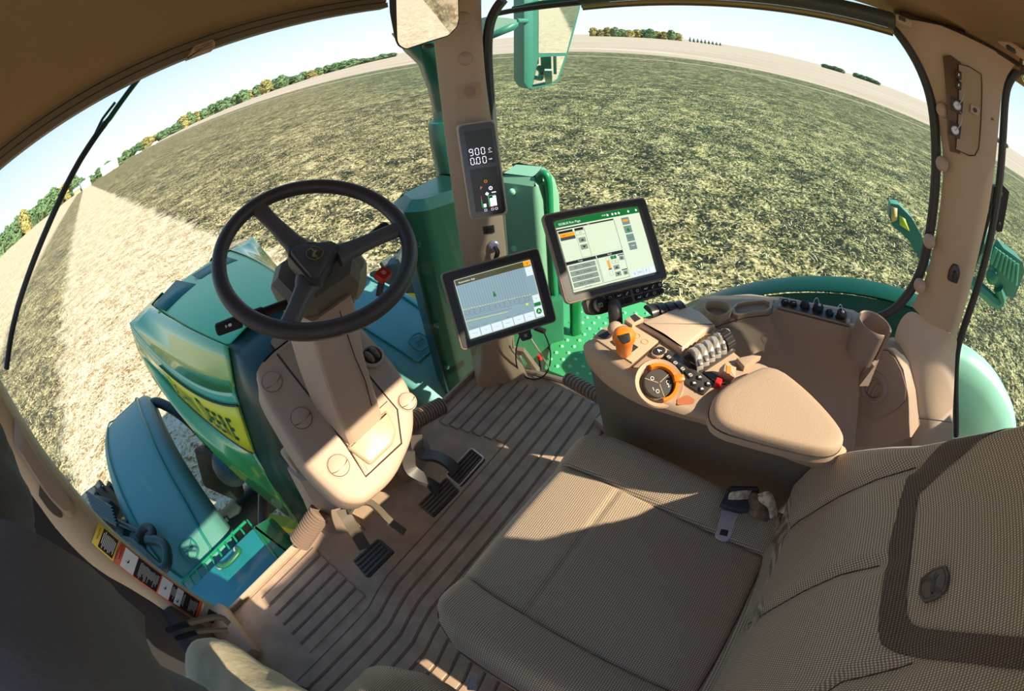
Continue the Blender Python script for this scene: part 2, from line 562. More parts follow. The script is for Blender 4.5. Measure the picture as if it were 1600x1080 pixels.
base = pale
right = mth('MULTIPLY', step(mth('SUBTRACT', xw, mth('MULTIPLY', step(mth('MULTIPLY', Y_, -1), -8.5, 3), .6)), 2.1, .4), 1.0)
leftb = mth('MULTIPLY', step(mth('MULTIPLY', xw, -1), 2.55, .4), mth('SUBTRACT', 1.0, step(mth('MULTIPLY', X_, -1), 6.2, .8)))
c = mixc(right, base, tilled); c = mixc(mth('MULTIPLY', leftb, .9), c, till)
c = mixc(step(X_, 62, 2.5), c, farc)
# thin pale wheel track close to the far edge of the worked ground
trk = mth('SUBTRACT', 1.0, mth('ABSOLUTE', mth('DIVIDE', mth('SUBTRACT', X_, 51), 1.1)), cl=True)
c = mixc(mth('MULTIPLY', trk, .95), c, farc)
far = mth('DIVIDE', mth('SUBTRACT', X_, 900), 700, cl=True)
L(c, b.inputs['Base Color'])
bp = N('ShaderNodeBump'); bp.inputs['Strength'].default_value = .9; bp.inputs['Distance'].default_value = .022
L(f, bp.inputs['Height']); L(bp.outputs[0], b.inputs['Normal'])
o = g.make('ground', gm, recalc=False, angle=180); o['kind'] = 'structure'

# chopped straw lying on the soil
g = G(); rnd = random.Random(3)
for i in range(42000):
    r = 3.0 + 22 * rnd.random() ** 1.1; a = R(rnd.uniform(-60, 150))
    x, y = r * math.sin(a), r * math.cos(a)
    if abs(x) < 1.3 and -2 < y < 4: continue
    z = GZ + soil(x, y) + rnd.uniform(.008, .05)
    L_ = rnd.uniform(.03, .09) * (1 if rnd.random() < .93 else 2.2); t = rnd.uniform(0, PI); wd = rnd.uniform(.0018, .004) * (1 + r * .05)
    d = V((math.cos(t), math.sin(t), rnd.uniform(-.45, .45))) * L_ / 2; n_ = V((-math.sin(t), math.cos(t), 0)) * wd
    p = V((x, y, z)); k = V((0, 0, L_ * .14))
    g.cur = rnd.choice((0, 0, 1))
    g.add([p - d - n_, p - n_ * 1.2 + k, p + d - n_, p + d + n_, p + n_ * 1.2 + k, p - d + n_], [(0, 1, 4, 5), (1, 2, 3, 4)])
o = g.make('straw_litter', [mat('straw_pale', (224, 206, 160), .8), mat('straw_gold', (190, 160, 98), .8)], recalc=False)
o['kind'] = 'stuff'; tag(o, 'pale chopped straw strewn over the worked soil outside the cab', 'straw')


# ---- trees
def crown_mesh(name, h, wd, m, seed, conifer=False):
    g = G(); rn = random.Random(seed)
    n = 16; rows_ = 12; rings = []
    for i in range(rows_ + 1):
        t = i / rows_
        if conifer:
            rr_ = wd * (1 - t) ** .9 * (1 if i else .3); z = h * (.08 + .92 * t)
        else:
            rr_ = wd * math.sin(PI * min(.999, max(.02, .22 + t * .78))) ** .6 * (1.05 - .2 * t); z = h * (.0 + 1.0 * t)
        rings.append([V((rr_ * math.cos(2 * PI * j / n), rr_ * math.sin(2 * PI * j / n), z)) for j in range(n)])
    for r_ in rings:
        for p in r_:
            q = noise.noise(V((p.x * .5 + seed, p.y * .5, p.z * .5))) * .55 + noise.noise(V((p.x * 1.3 + seed, p.y * 1.3, p.z * 1.3))) * .35
            p.x *= 1 + q; p.y *= 1 + q; p.z += q * h * .1
    g.loft(rings)
    for _ in range(150 if not conifer else 20):
        a = rn.uniform(0, 2 * PI); t = rn.uniform(.15, 1); rr_ = wd * (math.sin(PI * t) ** .5 if not conifer else (1 - t)) * rn.uniform(.8, 1.15); z = h * (.02 + .98 * t)
        c_ = V((rr_ * math.cos(a), rr_ * math.sin(a), z)); s_ = rn.uniform(.25, .8)
        g.ball(c_, (s_, s_, s_ * .7), 6, 4)
    return g


tn = [0]


def tree(az, dist, h, wd, kind, group, label, seed):
    key = (kind, seed % 4)
    x, y = dist * math.sin(R(az)) + CAM[0], dist * math.cos(R(az))
    nm = 'conifer_tree' if kind == 2 else 'broadleaf_tree'
    t = thing(nm, (x, y, GZ), label, 'tree', group)
    BASE[t.name] = V((0, 0, 0))
    if key not in TM:
        a = crown_mesh('crown', 10, 3.4 if kind != 2 else 2.2, None, seed, kind == 2).make('crown', (LEAF1, LEAF2, LEAF3)[kind], t, recalc=False)
        gg = G(); gg.cyl((0, 0, 0), (0, 0, 5), .3, .16, 8); b_ = gg.make('trunk', BARK, t)
        TM[key] = (a.data, b_.data)
    else:
        for n_, d_ in zip(('crown', 'trunk'), TM[key]):
            q = bpy.data.objects.new(n_, d_); COL.objects.link(q); q.parent = t
    t.scale = (wd / 3.4, wd / 3.4, h / 10); t.rotation_euler = (0, 0, rn2.uniform(0, 6))


TM = {}; rn2 = random.Random(5)
az = -17.0
while az < 6:
    k = az < -1
    tree(az, rn2.uniform(300, 340), rn2.uniform(10.5, 14.5) if k else rn2.uniform(5, 8), rn2.uniform(4.0, 5.5) if k else 3.5, rn2.choice((0, 0, 1)), 'trees of the wood left of the white barn',
         'tree in the dense wood along the skyline left of the white barn', rn2.randrange(99)); az += rn2.uniform(.75, 1.1) if k else 1.3
while az < 41:
    tree(az, rn2.uniform(470, 520), rn2.uniform(9, 13) * (1.15 if 13 < az < 27 else .85) * (.6 if az > 36 else 1), rn2.uniform(5, 7), rn2.choice((0, 0, 1)), 'trees of the long skyline belt',
         'tree in the long belt on the skyline between barn and inside mirror', rn2.randrange(99)); az += rn2.uniform(.8, 1.15)
az = 64.8
while az < 75.6:
    tree(az, rn2.uniform(560, 600), rn2.uniform(9.5, 13), rn2.uniform(5, 6.5), rn2.choice((0, 1, 1)), 'trees of the grove right of the outside mirror',
         'autumn tree in the grove on the skyline right of the outside mirror', rn2.randrange(99)); az += rn2.uniform(.75, 1.0)
for i in range(9):
    tree(76.4 + i * .46, 560, 6.2 - i * .25, 2.7, 2, 'row of small conifers', 'small dark conifer in the short row beyond the autumn grove', i)
for a0, a1 in ((93.2, 95.6), (97.2, 99.8)):
    az = a0
    while az < a1:
        tree(az, 640, rn2.uniform(5, 7), 6, 0, 'bushy trees on the far right skyline', 'bushy green tree on the far skyline through the side window', rn2.randrange(99)); az += .62
for i in range(4):
    tree(114.5 + i * .9, 620, 6, 7, 0, 'trees behind the rear post', 'green tree on the skyline through the rear quarter window', i)


def building(name, az, dist, L_, W_, H_, rise, yaw, label, cat, wall=BARNW, roof=ROOFG):
    x, y = dist * math.sin(R(az)) + CAM[0], dist * math.cos(R(az))
    t = thing(name, (x, y, GZ), label, cat)
    M_ = Matrix.Translation((x, y, GZ)) @ Matrix.Rotation(R(yaw), 4, 'Z')
    g = G(M_); g.loft([[(sx * L_ / 2, -W_ / 2, 0), (sx * L_ / 2, W_ / 2, 0), (sx * L_ / 2, W_ / 2, H_), (sx * L_ / 2, 0, H_ + rise), (sx * L_ / 2, -W_ / 2, H_)] for sx in (-1, 1)]); part(g, 'wall', wall, t)
    g = G(M_)
    for s_ in (-1, 1):
        g.add([(-L_ / 2 - .4, s_ * (W_ / 2 + .4), H_), (L_ / 2 + .4, s_ * (W_ / 2 + .4), H_), (L_ / 2 + .4, 0, H_ + rise + .15), (-L_ / 2 - .4, 0, H_ + rise + .15)], [(0, 1, 2, 3)])
    part(g, 'roof', roof, t, solid=.25)
    g = G(M_); g.box((L_ * .2, -W_ / 2 - .02, H_ * .35), (L_ * .12, .1, H_ * .7)); part(g, 'door', mat('barn_door_grey', (150, 152, 156), .6), t)
    return t


building('barn', 3.6, 290, 11.5, 8, 3.0, 2.2, -8, 'long white barn with pale roof on the skyline, left', 'barn', roof=mat('white_roof', (232, 236, 240), .5))
building('farmhouse', .05, 270, 6, 6, 2.6, 1.8, 0, 'small white farmhouse partly behind the wiper blade', 'house')
building('shed', -1.3, 262, 4, 4, 2.2, 1.4, 0, 'small grey-roofed shed left of the farmhouse', 'shed', wall=mat('orange_wall', (216, 160, 110), .7))
for i, (az_, lb) in enumerate(((7.6, 'tiny white pickup truck parked beyond the field, nearer the barn'), (9.9, 'tiny white van parked beyond the field, right of the pickup'))):
    x, y = 300 * math.sin(R(az_)) + CAM[0], 300 * math.cos(R(az_))
    t = thing(('pickup_truck', 'van')[i], (x, y, GZ), lb, ('truck', 'van')[i]); M_ = Matrix.Translation((x, y, GZ))
    g = G(M_); g.box((0, 0, .9), (4.6, 1.8, .8), bev=.15); g.box((-.4 if i == 0 else .3, 0, 1.55), (1.8 if i == 0 else 3.6, 1.6, .8), bev=.2); part(g, 'body', BARNW, t)
    for sx in (-1.4, 1.4):
        g = G(M_); g.cyl((sx, -.95, .38), (sx, .95, .38), .38, n=14); part(g, 'wheel', BLACK, t)
# ------------------------------------------------------------------ cab shell
def strut(name, loc=None):
    pass


def poly3(pts, **k):
    return [at(*p, **k) for p in pts]


def resample(pts, n):
    pts = [V(p) for p in pts]; d = [0]
    for a, b in zip(pts, pts[1:]): d.append(d[-1] + (b - a).length)
    o = []; j = 0
    for i in range(n):
        t = d[-1] * i / (n - 1)
        while j < len(d) - 2 and d[j + 1] < t: j += 1
        o.append(pts[j].lerp(pts[j + 1], (t - d[j]) / max(1e-9, d[j + 1] - d[j])))
    return o


def smoothline(pts, it=2):
    pts = [V(p) for p in pts]
    for _ in range(it):
        q = [pts[0]]
        for a, b in zip(pts, pts[1:]): q += [a * .75 + b * .25, a * .25 + b * .75]
        pts = q + [pts[-1]]
    return pts


# floor pan, with the dark lip along the windscreen
g = G(); g.prism([(-.86, -1.2), (.82, -1.2), (.82, -.2), (.70, .46), (.63, .945), (-.86, .945)], -.06, -.006)
floor = g.make('floor', MATF); floor['kind'] = 'structure'
# ridged rubber mat
t = thing('floor_mat', (0, .5, 0), 'brown ridged rubber mat covering the cab floor', 'floor mat')
g = G(); g.prism([(-.80, -.55), (.70, -.55), (.69, .46), (.625, .93), (-.70, .93), (-.80, .80)], -.006, .0, bev=0)
part(g, 'base', MATF, t)
g = G(); g2 = G()
y = .88; k = 0
while y > -.45:
    x0 = -.60; x1 = .60
    if y > .64: segs = [(-.62, -.36), (.33 - (y - .64) * .2, .60)]
    else: segs = [(-.72, .64 - .25 * max(0, .3 - y) * 0)]
    for a, b_ in segs:
        pts = []
        n_ = 24
        for i in range(n_ + 1):
            x = a + (b_ - a) * i / n_
            bend = -.035 * max(0, min(1, (-.36 - x) / -.12 + 1)) if y < .64 else 0
            bl = .03 * (1 / (1 + math.exp((x + .33) / .02))) if y < .66 else 0
            br = .028 * (1 / (1 + math.exp(-(x - .33) / .02))) if .2 < y < .66 else 0
            pts.append((x, y + bl * -1 + br * 0))
        wv = .0375
        ring = lambda o_, z_: [V((p[0], p[1] + o_, z_)) for p in pts]
        g.loft([ring(-wv / 2, 0), ring(-wv / 2 + .003, .0045), ring(wv / 2 - .003, .0045), ring(wv / 2, 0)], closed=False, cap0=False, cap1=False)
        g2.loft([ring(wv / 2 + .001, .0012), ring(wv / 2 + .0045, .0012)], closed=False, cap0=False, cap1=False)
    y -= .0435; k += 1
part(g, 'ridge', MATF, t); part(g2, 'groove', GROOVE, t, 'dark groove between the ridges')
g = G(); g.box((0, .952, .0), (1.55, .012, .03), bev=.003); o = g.make('trim_1', TRIM); o['kind'] = 'structure'
# raised kick plate of the mat by the A-post and right door side
g = G(); g.tube([(.70, .47, .006), (.635, .93, .006)], .011, 8); o = g.make('trim_2', TRIM); o['kind'] = 'structure'

# walls: low firewall band, rear wall and roof box
g = G(); g.box((0, -1.25, .35), (1.7, .05, .9)); o = g.make('wall_back', TRIM); o['kind'] = 'structure'
g = G(); g.box((-.88, -.75, .2), (.05, 1.0, .5)); o = g.make('wall_left', TRIM); o['kind'] = 'structure'
g = G(); g.box((.86, -.75, .0), (.04, 1.0, .4)); o = g.make('wall_right', WALLC); o['kind'] = 'structure'

# headliner: front edge follows the blind rail, crown lifts over the seat
lo = smoothline([at(x, y, py=1.06) for x, y in ((-60, 330), (0, 258), (100, 187), (227, 117), (333, 75), (450, 43), (530, 25), (608, 12))] , 1)
zf = lambda x: 1.395 if x < .2 else 1.395 - .03 * min(1, (x - .2) / .4)
P = []
prof = [(1.10, 1.41), (1.06, 1.398), (1.045, 1.399), (1.0, 1.425), (.92, 1.48), (.75, 1.54), (.4, 1.565), (0, 1.56), (-.3, 1.50), (-.50, 1.435)]
NX = 28
for yy, zz in prof:
    row = []
    for i in range(NX + 1):
        u = -1 + 2 * i / NX; x = u * .83
        edge = max(0, abs(u) - .74) / .26
        z = zz - edge ** 2 * (zz - 1.40) * (1.0 if zz > 1.44 else 0)
        yq = yy
        row.append(V((x, yq, z)))
    P.append(row)
g = G(); g.grid(P); o = g.make('ceiling', LINER, solid=.02, off=1, angle=60); o['kind'] = 'structure'
g = G(); g.box((0, .24, 1.635), (1.56, 1.46, .08), bev=.035); o = g.make('roof', mat('roof_green', (20, 110, 60), .4)); o['kind'] = 'structure'
# dark reveal line above the rear post
# front sunblind rail
t = thing('windscreen_sunblind', (0, 1.07, 1.4), 'rolled grey-brown sunblind in its ribbed rail along the top of the windscreen', 'sunblind')
BL = mat('blind_rail_greybrown', (118, 106, 86), .6); BLD = mat('blind_rail_dark', (74, 66, 54), .7)
xs = [-.84 + 1.385 * i / 20 for i in range(21)]
yf = lambda x: 1.068
zf = lambda x: 1.355


def rail(z0, z1, y0, y1, m, nm, gg=None):
    g = gg or G()
    g.loft([[V((x, yf(x) + a, zf(x) + b_)) for x in xs] for a, b_ in ((y0, z0), (y0, z1), (y1, z1), (y1, z0), (y0, z0))], closed=False, cap0=False, cap1=False)
    if gg is None: part(g, nm, m, t)


rail(.0, .016, -.028, .01, BL, 'bottom_bar'); rail(.016, .019, -.02, .01, BLD, 'groove'); rail(.019, .034, -.024, .01, BL, 'blind_roll'); rail(.034, .037, -.018, .01, BLD, 'groove'); rail(.037, .05, -.024, .03, BL, 'upper_rail')
# pull clip of the blind
F = frame(at(311, 79, py=1.036), (1, -.05, 0), (0, -1, .1))
g = G(); g.prism(roundpoly([(-.04, -.014), (.030, -.014), (.040, .0), (.036, .014), (-.012, .014)], .005), 0, .014, .004, F)
part(g, 'pull_tab', TRIM2, t, 'tan pull tab')
g = G()
for q in (-.006, .0, .006): g.box(F @ V((.008, q, .0145)), (.045, .0015, .002), F.to_3x3().to_4x4())
part(g, 'tab_ridge', mat('tan_shadow_line', (112, 92, 72), .6), t)
# side blind (right window)
t = thing('side_sunblind', (.76, .1, 1.34), 'rolled dark sunblind with striped edge above the right side window', 'sunblind')
pa = at(905, -4, px=.74); pb = at(1397, 33, px=.74)
g = G(); g.cyl(pa, pb, .021, n=16, bev=.003); part(g, 'blind_roll', mat('side_blind_dark', (62, 68, 60), .5), t)
g = G(); d = V((.012, 0, -.026)); g.tube([pa + d, pb + d], .006, 8); part(g, 'pull_bar', mat('blind_bar_olive', (150, 138, 84), .5), t)
g = G(); d = V((.016, 0, -.034)); g.tube([pa + d, pb + d], .0035, 8); part(g, 'pull_bar_edge', mat('blind_bar_dark', (96, 76, 60), .5), t)
g = G(); q = at(1410, 33, px=.745); g.box(q, (.03, .045, .022), bev=.006); part(g, 'end_bracket', mat('bracket_tan', (186, 160, 126), .4), t)
g = G(); g.box(q + V((-.014, .004, .003)), (.008, .018, .010), bev=.002); part(g, 'latch', DARKP, t)

g = G(); g.grid([[V((x, y, z)) for x, z in ((.58, 1.50), (.70, 1.475), (.79, 1.44), (.86, 1.39))] for y in (-.45, -.7, -.95, -1.2)]); o = g.make('trim_12', LINER, solid=.02, off=1, angle=60); o['kind'] = 'structure'
# glass panes ---------------------------------------------------------------
g = G(); n_ = 14
g.grid([[V((x, .958 + (.10 * (z / 1.45)) + .03 * (1 - (x / .8) ** 2), z)) for x in [-.80 + 1.46 * i / n_ for i in range(n_ + 1)]] for z in (-.02, .3, .7, 1.1, 1.43)])
o = g.make('window_1', GLASSW, angle=180); o['kind'] = 'structure'
# right side window and its rubber seal
A0 = V((.70, .83, 0))
win = [(.715, .86, -.02), (.74, .86, 1.33), (.80, .55, 1.36), (.82, .0, 1.38), (.83, -.30, 1.38), (.832, -.40, 1.25), (.835, -.44, .95), (.835, -.42, .60), (.83, -.36, .50), (.80, .0, .42), (.74, .45, -.02)]
g = G(); g.add([(.70, .86, -.05), (.83, -.47, -.05), (.835, -.47, 1.44), (.72, .86, 1.44)], [(0, 1, 2, 3)])
o = g.make('window_2', GLASSS); o['kind'] = 'structure'
g = G(); g.add([(.85, -.52, .0), (.88, -1.2, .0), (.88, -1.2, 1.44), (.85, -.52, 1.44)], [(0, 1, 2, 3)])
o = g.make('window_3', GLASSS); o['kind'] = 'structure'
g = G(); g.add([(-.82, -.54, 1.53), (.82, -.54, 1.53), (.86, -1.2, .8), (-.86, -1.2, .8)], [(0, 1, 2, 3)])
o = g.make('window_4', glass('rear_glass_sun_dim', (232, 224, 208), .05)); o['kind'] = 'structure'  # unseen rear pane, warm tint added to weaken the sun coming in
# seal around window 2 (rear and lower-rear edge)
g = G(); sp_ = smoothline([at(x, y, px=.825) for x, y in ((1382, 28), (1412, 62), (1440, 108), (1458, 160), (1464, 230), (1462, 300), (1453, 370), (1441, 425), (1420, 462), (1392, 490), (1350, 500))], 2)
g.tube(sp_, .013, 8)
g.tube([p + V((0, .012, 0)) for p in sp_], .006, 6)
o = g.make('trim_3', SEAL); o['kind'] = 'structure'
g = G(); g.tube(smoothline([at(x, y, px=.735) for x, y in ((786, 0), (776, 12), (765, 35), (761, 70), (763, 120), (768, 180), (775, 250), (783, 340), (790, 430), (800, 520))], 2), .0155, 8)
o = g.make('trim_4', SEAL); o['kind'] = 'structure'

# ---- A-post, right front ----------------------------------------------------
ap_n = (-.69, -.69, .05); ap0 = (.615, .90, .6)


def ap(x, y, d=0.0):
    d = d + .003 if d > .0225 else d
    return on(x, y, ap0, ap_n) + V(ap_n).normalized() * d


L_e = smoothline([ap(x, y) for x, y in ((672, -30), (678, 60), (686, 130), (693, 190), (706, 290), (722, 400), (735, 480), (750, 560), (768, 612))], 1)
M1 = smoothline([ap(x, y, .022) for x, y in ((694, -30), (699, 60), (706, 130), (712, 190), (724, 290), (740, 400), (752, 480), (764, 560), (778, 612))], 1)
M2 = smoothline([ap(x, y, .024) for x, y in ((730, -30), (738, 60), (744, 130), (752, 190), (762, 290), (772, 400), (778, 480), (790, 560), (800, 612))], 1)
R_e = smoothline([ap(x, y, .0) for x, y in ((752, -30), (752, 30), (754, 60), (759, 130), (768, 190), (780, 290), (792, 400), (799, 480), (806, 560), (815, 612))], 1)
n_ = 24
post = G(); cols = [resample(q, n_) for q in (L_e, M1, M2, R_e)]
back = [[p + V((.03, .03, 0)) for p in q] for q in (cols[3], cols[0])]
post.grid([[c_[i] for c_ in (cols[0], cols[1], [a.lerp(b_, .5) + V((-.003, -.003, 0)) for a, b_ in zip(cols[1], cols[2])], cols[2], cols[3], back[0], back[1], cols[0])] for i in range(n_)])
apost = post.make('trim_5', mat('a_post_tan', (192, 170, 146), .4, bump=.2, bscale=900, spec=.4), angle=45); apost['kind'] = 'structure'
FA = frame(ap(737, 140, .023), (.69, -.69, 0), ap_n)


def on_ap(x, y, d=.024):
    return frame(ap(x, y, d), (.69, -.69, 0), ap_n)


for x, y in ((723, 30), (726, 92)):
    g = G(); F = on_ap(x, y, .022); g.lathe([(.0215, -.004), (.0215, .006), (.019, .012), (.011, .016), (.0, .017)], F, 24)
    part(g, 'cover_cap', TRIM, apost)
F = on_ap(733, 142, .0235)
g = G(); g.prism(rr(.066, .048, .006), -.004, .0035, .0015, F); sp1 = part(g, 'speaker_panel', TRIM2, apost)
g = G(); g.lathe([(.0205, .002), (.0205, .006), (.0185, .0075), (0, .0075)], F, 24); part(g, 'speaker_dome', TRIM, sp1)
g = G()
for r_, n2 in ((.003, 4), (.007, 9), (.011, 14), (.015, 20)):
    for i in range(n2):
        a = 2 * PI * i / n2; g.flat(ell(.0011, .0011, 6, r_ * math.cos(a), r_ * math.sin(a)), .0079, F)
part(g, 'speaker_hole', BLACK, sp1)
# sockets below the display
F = on_ap(762, 354, .024)
g = G(); g.prism(rr(.036, .026, .003), -.003, .004, .001, F); k = part(g, 'socket', DARKP, apost, 'dark auxiliary socket')
g = G(); g.prism(rr(.022, .012, .001), .003, .0055, 0, F); part(g, 'socket_opening', BLACK, k)
F = on_ap(770, 378, .024)
g = G(); g.lathe([(.018, 0), (.018, .008), (.014, .010), (.012, .014), (0, .014)], F, 20); part(g, 'power_plug', CHROME, apost, 'bright metal power plug')
g = G(); g.tube([F @ V(p) for p in ((0, 0, .014), (.004, -.012, .026), (.0, -.03, .02), (-.006, -.05, .012))], .005, 8, smooth=2); g.tube([F @ V(p) for p in ((.004, 0, .014), (.012, -.010, .024), (.010, -.028, .022), (.0, -.045, .01))], .003, 8, smooth=2)
part(g, 'plug_lead', BLACK, apost)
# post foot
base = G()
bx = V((.60, .885, 0))
rings = []
for z, w_, d_, ox in ((0, .20, .17, .0), (.04, .18, .15, .0), (.075, .15, .125, .0), (.12, .125, .11, .0), (.30, .115, .10, .002)):
    M_ = Matrix.Translation((.615 + ox, .875, z)) @ Matrix.Rotation(R(-45 + 3), 4, 'Z')
    rings.append([M_ @ V((*p, 0)) for p in rr(w_, d_, .025, 4)])
base.loft(rings)
part(base, 'post_foot', TRIM2, apost, 'moulded tan foot of the post')
g = G(); F = frame((.655, .80, .0), (.45, -.89, 0), (-.89, -.45, 0))
g.loft([[F @ V(p) for p in ((-.06, 0, -.012), (-.02, .105, -.012), (.02, .105, -.012), (.075, 0, -.012), (.055, 0, -.012), (.012, .085, -.012), (-.012, .085, -.012), (-.035, 0, -.012))], [F @ V(p) for p in ((-.06, 0, .02), (-.02, .105, .012), (.02, .105, .012), (.075, 0, .02), (.055, 0, .02), (.012, .085, .012), (-.012, .085, .012), (-.035, 0, .02))]])
part(g, 'tie_bracket', TRIM2, apost, 'tan arched bracket beside the post foot', angle=30)

# ---- B-post, right rear -------------------------------------------------------
Lb = [(1388, 34), (1417, 66), (1442, 112), (1462, 170), (1475, 250), (1468, 330), (1456, 400), (1440, 452), (1424, 478)]
Mb = [(1418, 30), (1462, 90), (1484, 150), (1496, 200), (1496, 260), (1490, 340), (1480, 400), (1462, 470), (1450, 505)]
Nb = [(1470, 40), (1520, 90), (1540, 150), (1540, 210), (1534, 270), (1524, 340), (1512, 400), (1496, 480), (1484, 520)]
Rb = [(1588, 98), (1572, 118), (1564, 150), (1560, 200), (1553, 270), (1542, 340), (1528, 400), (1508, 480), (1492, 530)]
n_ = 30
cols = [resample(smoothline([at(x, y, px=X_b) for x, y in q], 1), n_) for q, X_b in ((Lb, .822), (Mb, .782), (Nb, .775), (Rb, .80))]
bk = [p + V((.035, 0, 0)) for p in cols[3]]; bk0 = [p + V((.03, -.02, 0)) for p in cols[0]]
g = G(); g.grid([[c_[i] for c_ in (bk0, cols[0], cols[1], [a.lerp(b_, .5) for a, b_ in zip(cols[1], cols[2])], cols[2], cols[3], bk)] for i in range(n_)])
bpost = g.make('trim_6', mat('b_post_tan', (186, 162, 134), .4, bump=.2, bscale=900, spec=.4), angle=50); bpost['kind'] = 'structure'
g = G(); top = smoothline([at(x, y, px=.80) for x, y in ((1408, 22), (1440, 34), (1500, 52), (1550, 76), (1592, 100))], 2); g.tube(top, .009, 8)
part(g, 'shadow_gap', mat('gap_dark', (58, 44, 36), .8), bpost)
# header panel between post and headliner
g = G(); a_ = [at(x, y, px=.80) for x, y in ((1400, 34), (1440, 38), (1500, 56), (1550, 80), (1590, 103))]; g.grid([a_, [p + V((.03, 0, .03)) for p in a_]]); part(g, 'header_lip', LINER, bpost)
for x, y in ((1473, 172), (1472, 256), (1452, 377), (1437, 446)):
    p = at(x, y, px=.795); F = frame(p, (.8, .5, 0), (-.60, .80, 0))
    g = G(); g.lathe([(.019, -.006), (.019, .006), (.016, .011), (.010, .014), (0, .015)], F, 22)
    part(g, 'cover_cap', TRIM, bpost)
# recessed socket bay and hinged lid
recess = [(1473, 88), (1484, 86), (1500, 98), (1506, 110), (1499, 240), (1484, 236), (1480, 210)]
bay = [at(x, y, px=.772) for x, y in recess]
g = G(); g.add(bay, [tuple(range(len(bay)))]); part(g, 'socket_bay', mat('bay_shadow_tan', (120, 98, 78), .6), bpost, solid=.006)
lid = [(1497, 100), (1514, 104), (1533, 116), (1534, 130), (1529, 232), (1523, 243), (1514, 243), (1493, 233)]
g = G(); lp = [at(x, y, px=.764) for x, y in lid]; g.loft([lp, [p + V((.012, 0, 0)) for p in lp]]); lidp = part(g, 'bay_lid', mat('b_post_lid', (168, 146, 116), .45), bpost, 'hinged tan cover with lock')
g = G(); g.tube([p + V((-.001, 0, 0)) for p in lp], .0016, 6, closed=True); part(g, 'lid_gap', mat('gap_dark2', (66, 52, 42), .8), lidp)
F = frame(at(1523, 172, px=.760), (0, 1, 0), (-1, 0, 0)); g = G(); g.prism(rr(.028, .022, .003), 0, .002, .0005, F); part(g, 'lock_plate', TRIM, lidp)
g = G(); g.lathe([(.006, .002), (.006, .004), (.003, .0045), (.003, .003), (0, .003)], F, 16); part(g, 'lock', DARKP, lidp, 'dark round lock')
for x, y in ((1498, 117), (1498, 133)):
    F = frame(at(x, y, px=.758), (0, 1, 0), (-.95, .3, 0)); g = G(); g.prism(rr(.016, .020, .002), -.01, .006, .002, F)
    k = part(g, 'rocker_switch', DARKP, bpost, 'dark rocker switch'); g = G(); g.flat(rr(.003, .007, .001), .0062, F); part(g, 'switch_mark', WHITE, k)
for x, y in ((1495, 165), (1492, 203)):
    F = frame(at(x, y, px=.757), (0, 1, 0), (-.95, .3, 0)); g = G(); g.prism(rr(.034, .034, .003), -.01, .003, .001, F)
    k = part(g, 'power_outlet', DARKP, bpost, 'black round power outlet with capped chain'); g = G(); g.lathe([(.011, .003), (.011, .016), (.009, .018), (0, .018)], F, 18); part(g, 'outlet_cap', CHROME, k)
    g = G(); g.tube([F @ V(p) for p in ((0, 0, .018), (-.008, -.01, .024), (-.014, -.026, .018), (-.016, -.045, .01), (-.008, -.05, .006))], .0013, 6, smooth=2); part(g, 'chain', CHROME, k)
for x, y in ((1538, 181), (1550, 186), (1512, 283), (1524, 288), (1476, 446), (1487, 451)):
    F = frame(at(x, y, px=.787), (0, 1, -.2), (-1, 0, 0)); g = G(); g.prism(rr(.011, .006, .0025), 0, .003, .001, F); part(g, 'slot_plug', mat('plug_shadow', (112, 96, 80), .6), bpost)
F = frame(at(1490, 427, px=.778), (0, 1, -.1), (-1, 0, .05))
g = G(); g.prism(roundpoly([(-.017, .022), (.017, .022), (.019, -.008), (.010, -.026), (-.010, -.026), (-.019, -.008)], .006), 0, .012, .003, F)
hk = part(g, 'coat_hook', DARKP, bpost, 'dark coat hook'); g = G(); g.prism(rr(.012, .024, .005), .012, .02, .003, F); part(g, 'hook_tongue', BLACK, hk)
# lower skirt of the post, lit by the sun
rows = [([(1424, 478), (1450, 505), (1484, 520), (1497, 528)], (.82, .79, .775, .79)),
        ([(1400, 505), (1432, 548), (1474, 538), (1494, 545)], (.80, .77, .765, .785)),
        ([(1392, 556), (1415, 570), (1455, 576), (1492, 560)], (.78, .73, .735, .78)),
        ([(1410, 620), (1425, 626), (1460, 632), (1489, 630)], (.76, .71, .715, .76)),
        ([(1424, 655), (1430, 655), (1462, 658), (1488, 660)], (.74, .70, .705, .75)),
        ([(1424, 700), (1430, 700), (1462, 700), (1488, 700)], (.74, .70, .705, .75)),
        ([(1424, 780), (1430, 780), (1462, 780), (1488, 780)], (.74, .70, .705, .75))]
g = G(); g.grid([[at(x, y, px=q) for (x, y), q in zip(r_, xx)] for r_, xx in rows])
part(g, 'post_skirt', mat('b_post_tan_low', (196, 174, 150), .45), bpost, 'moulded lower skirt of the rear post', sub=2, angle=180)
g = G(); g.tube([at(x, y, px=.70) for x, y in ((1424, 653), (1450, 655), (1487, 660))], .0015, 6); part(g, 'skirt_seam', mat('gap_dark', (58, 44, 36), .8), bpost)
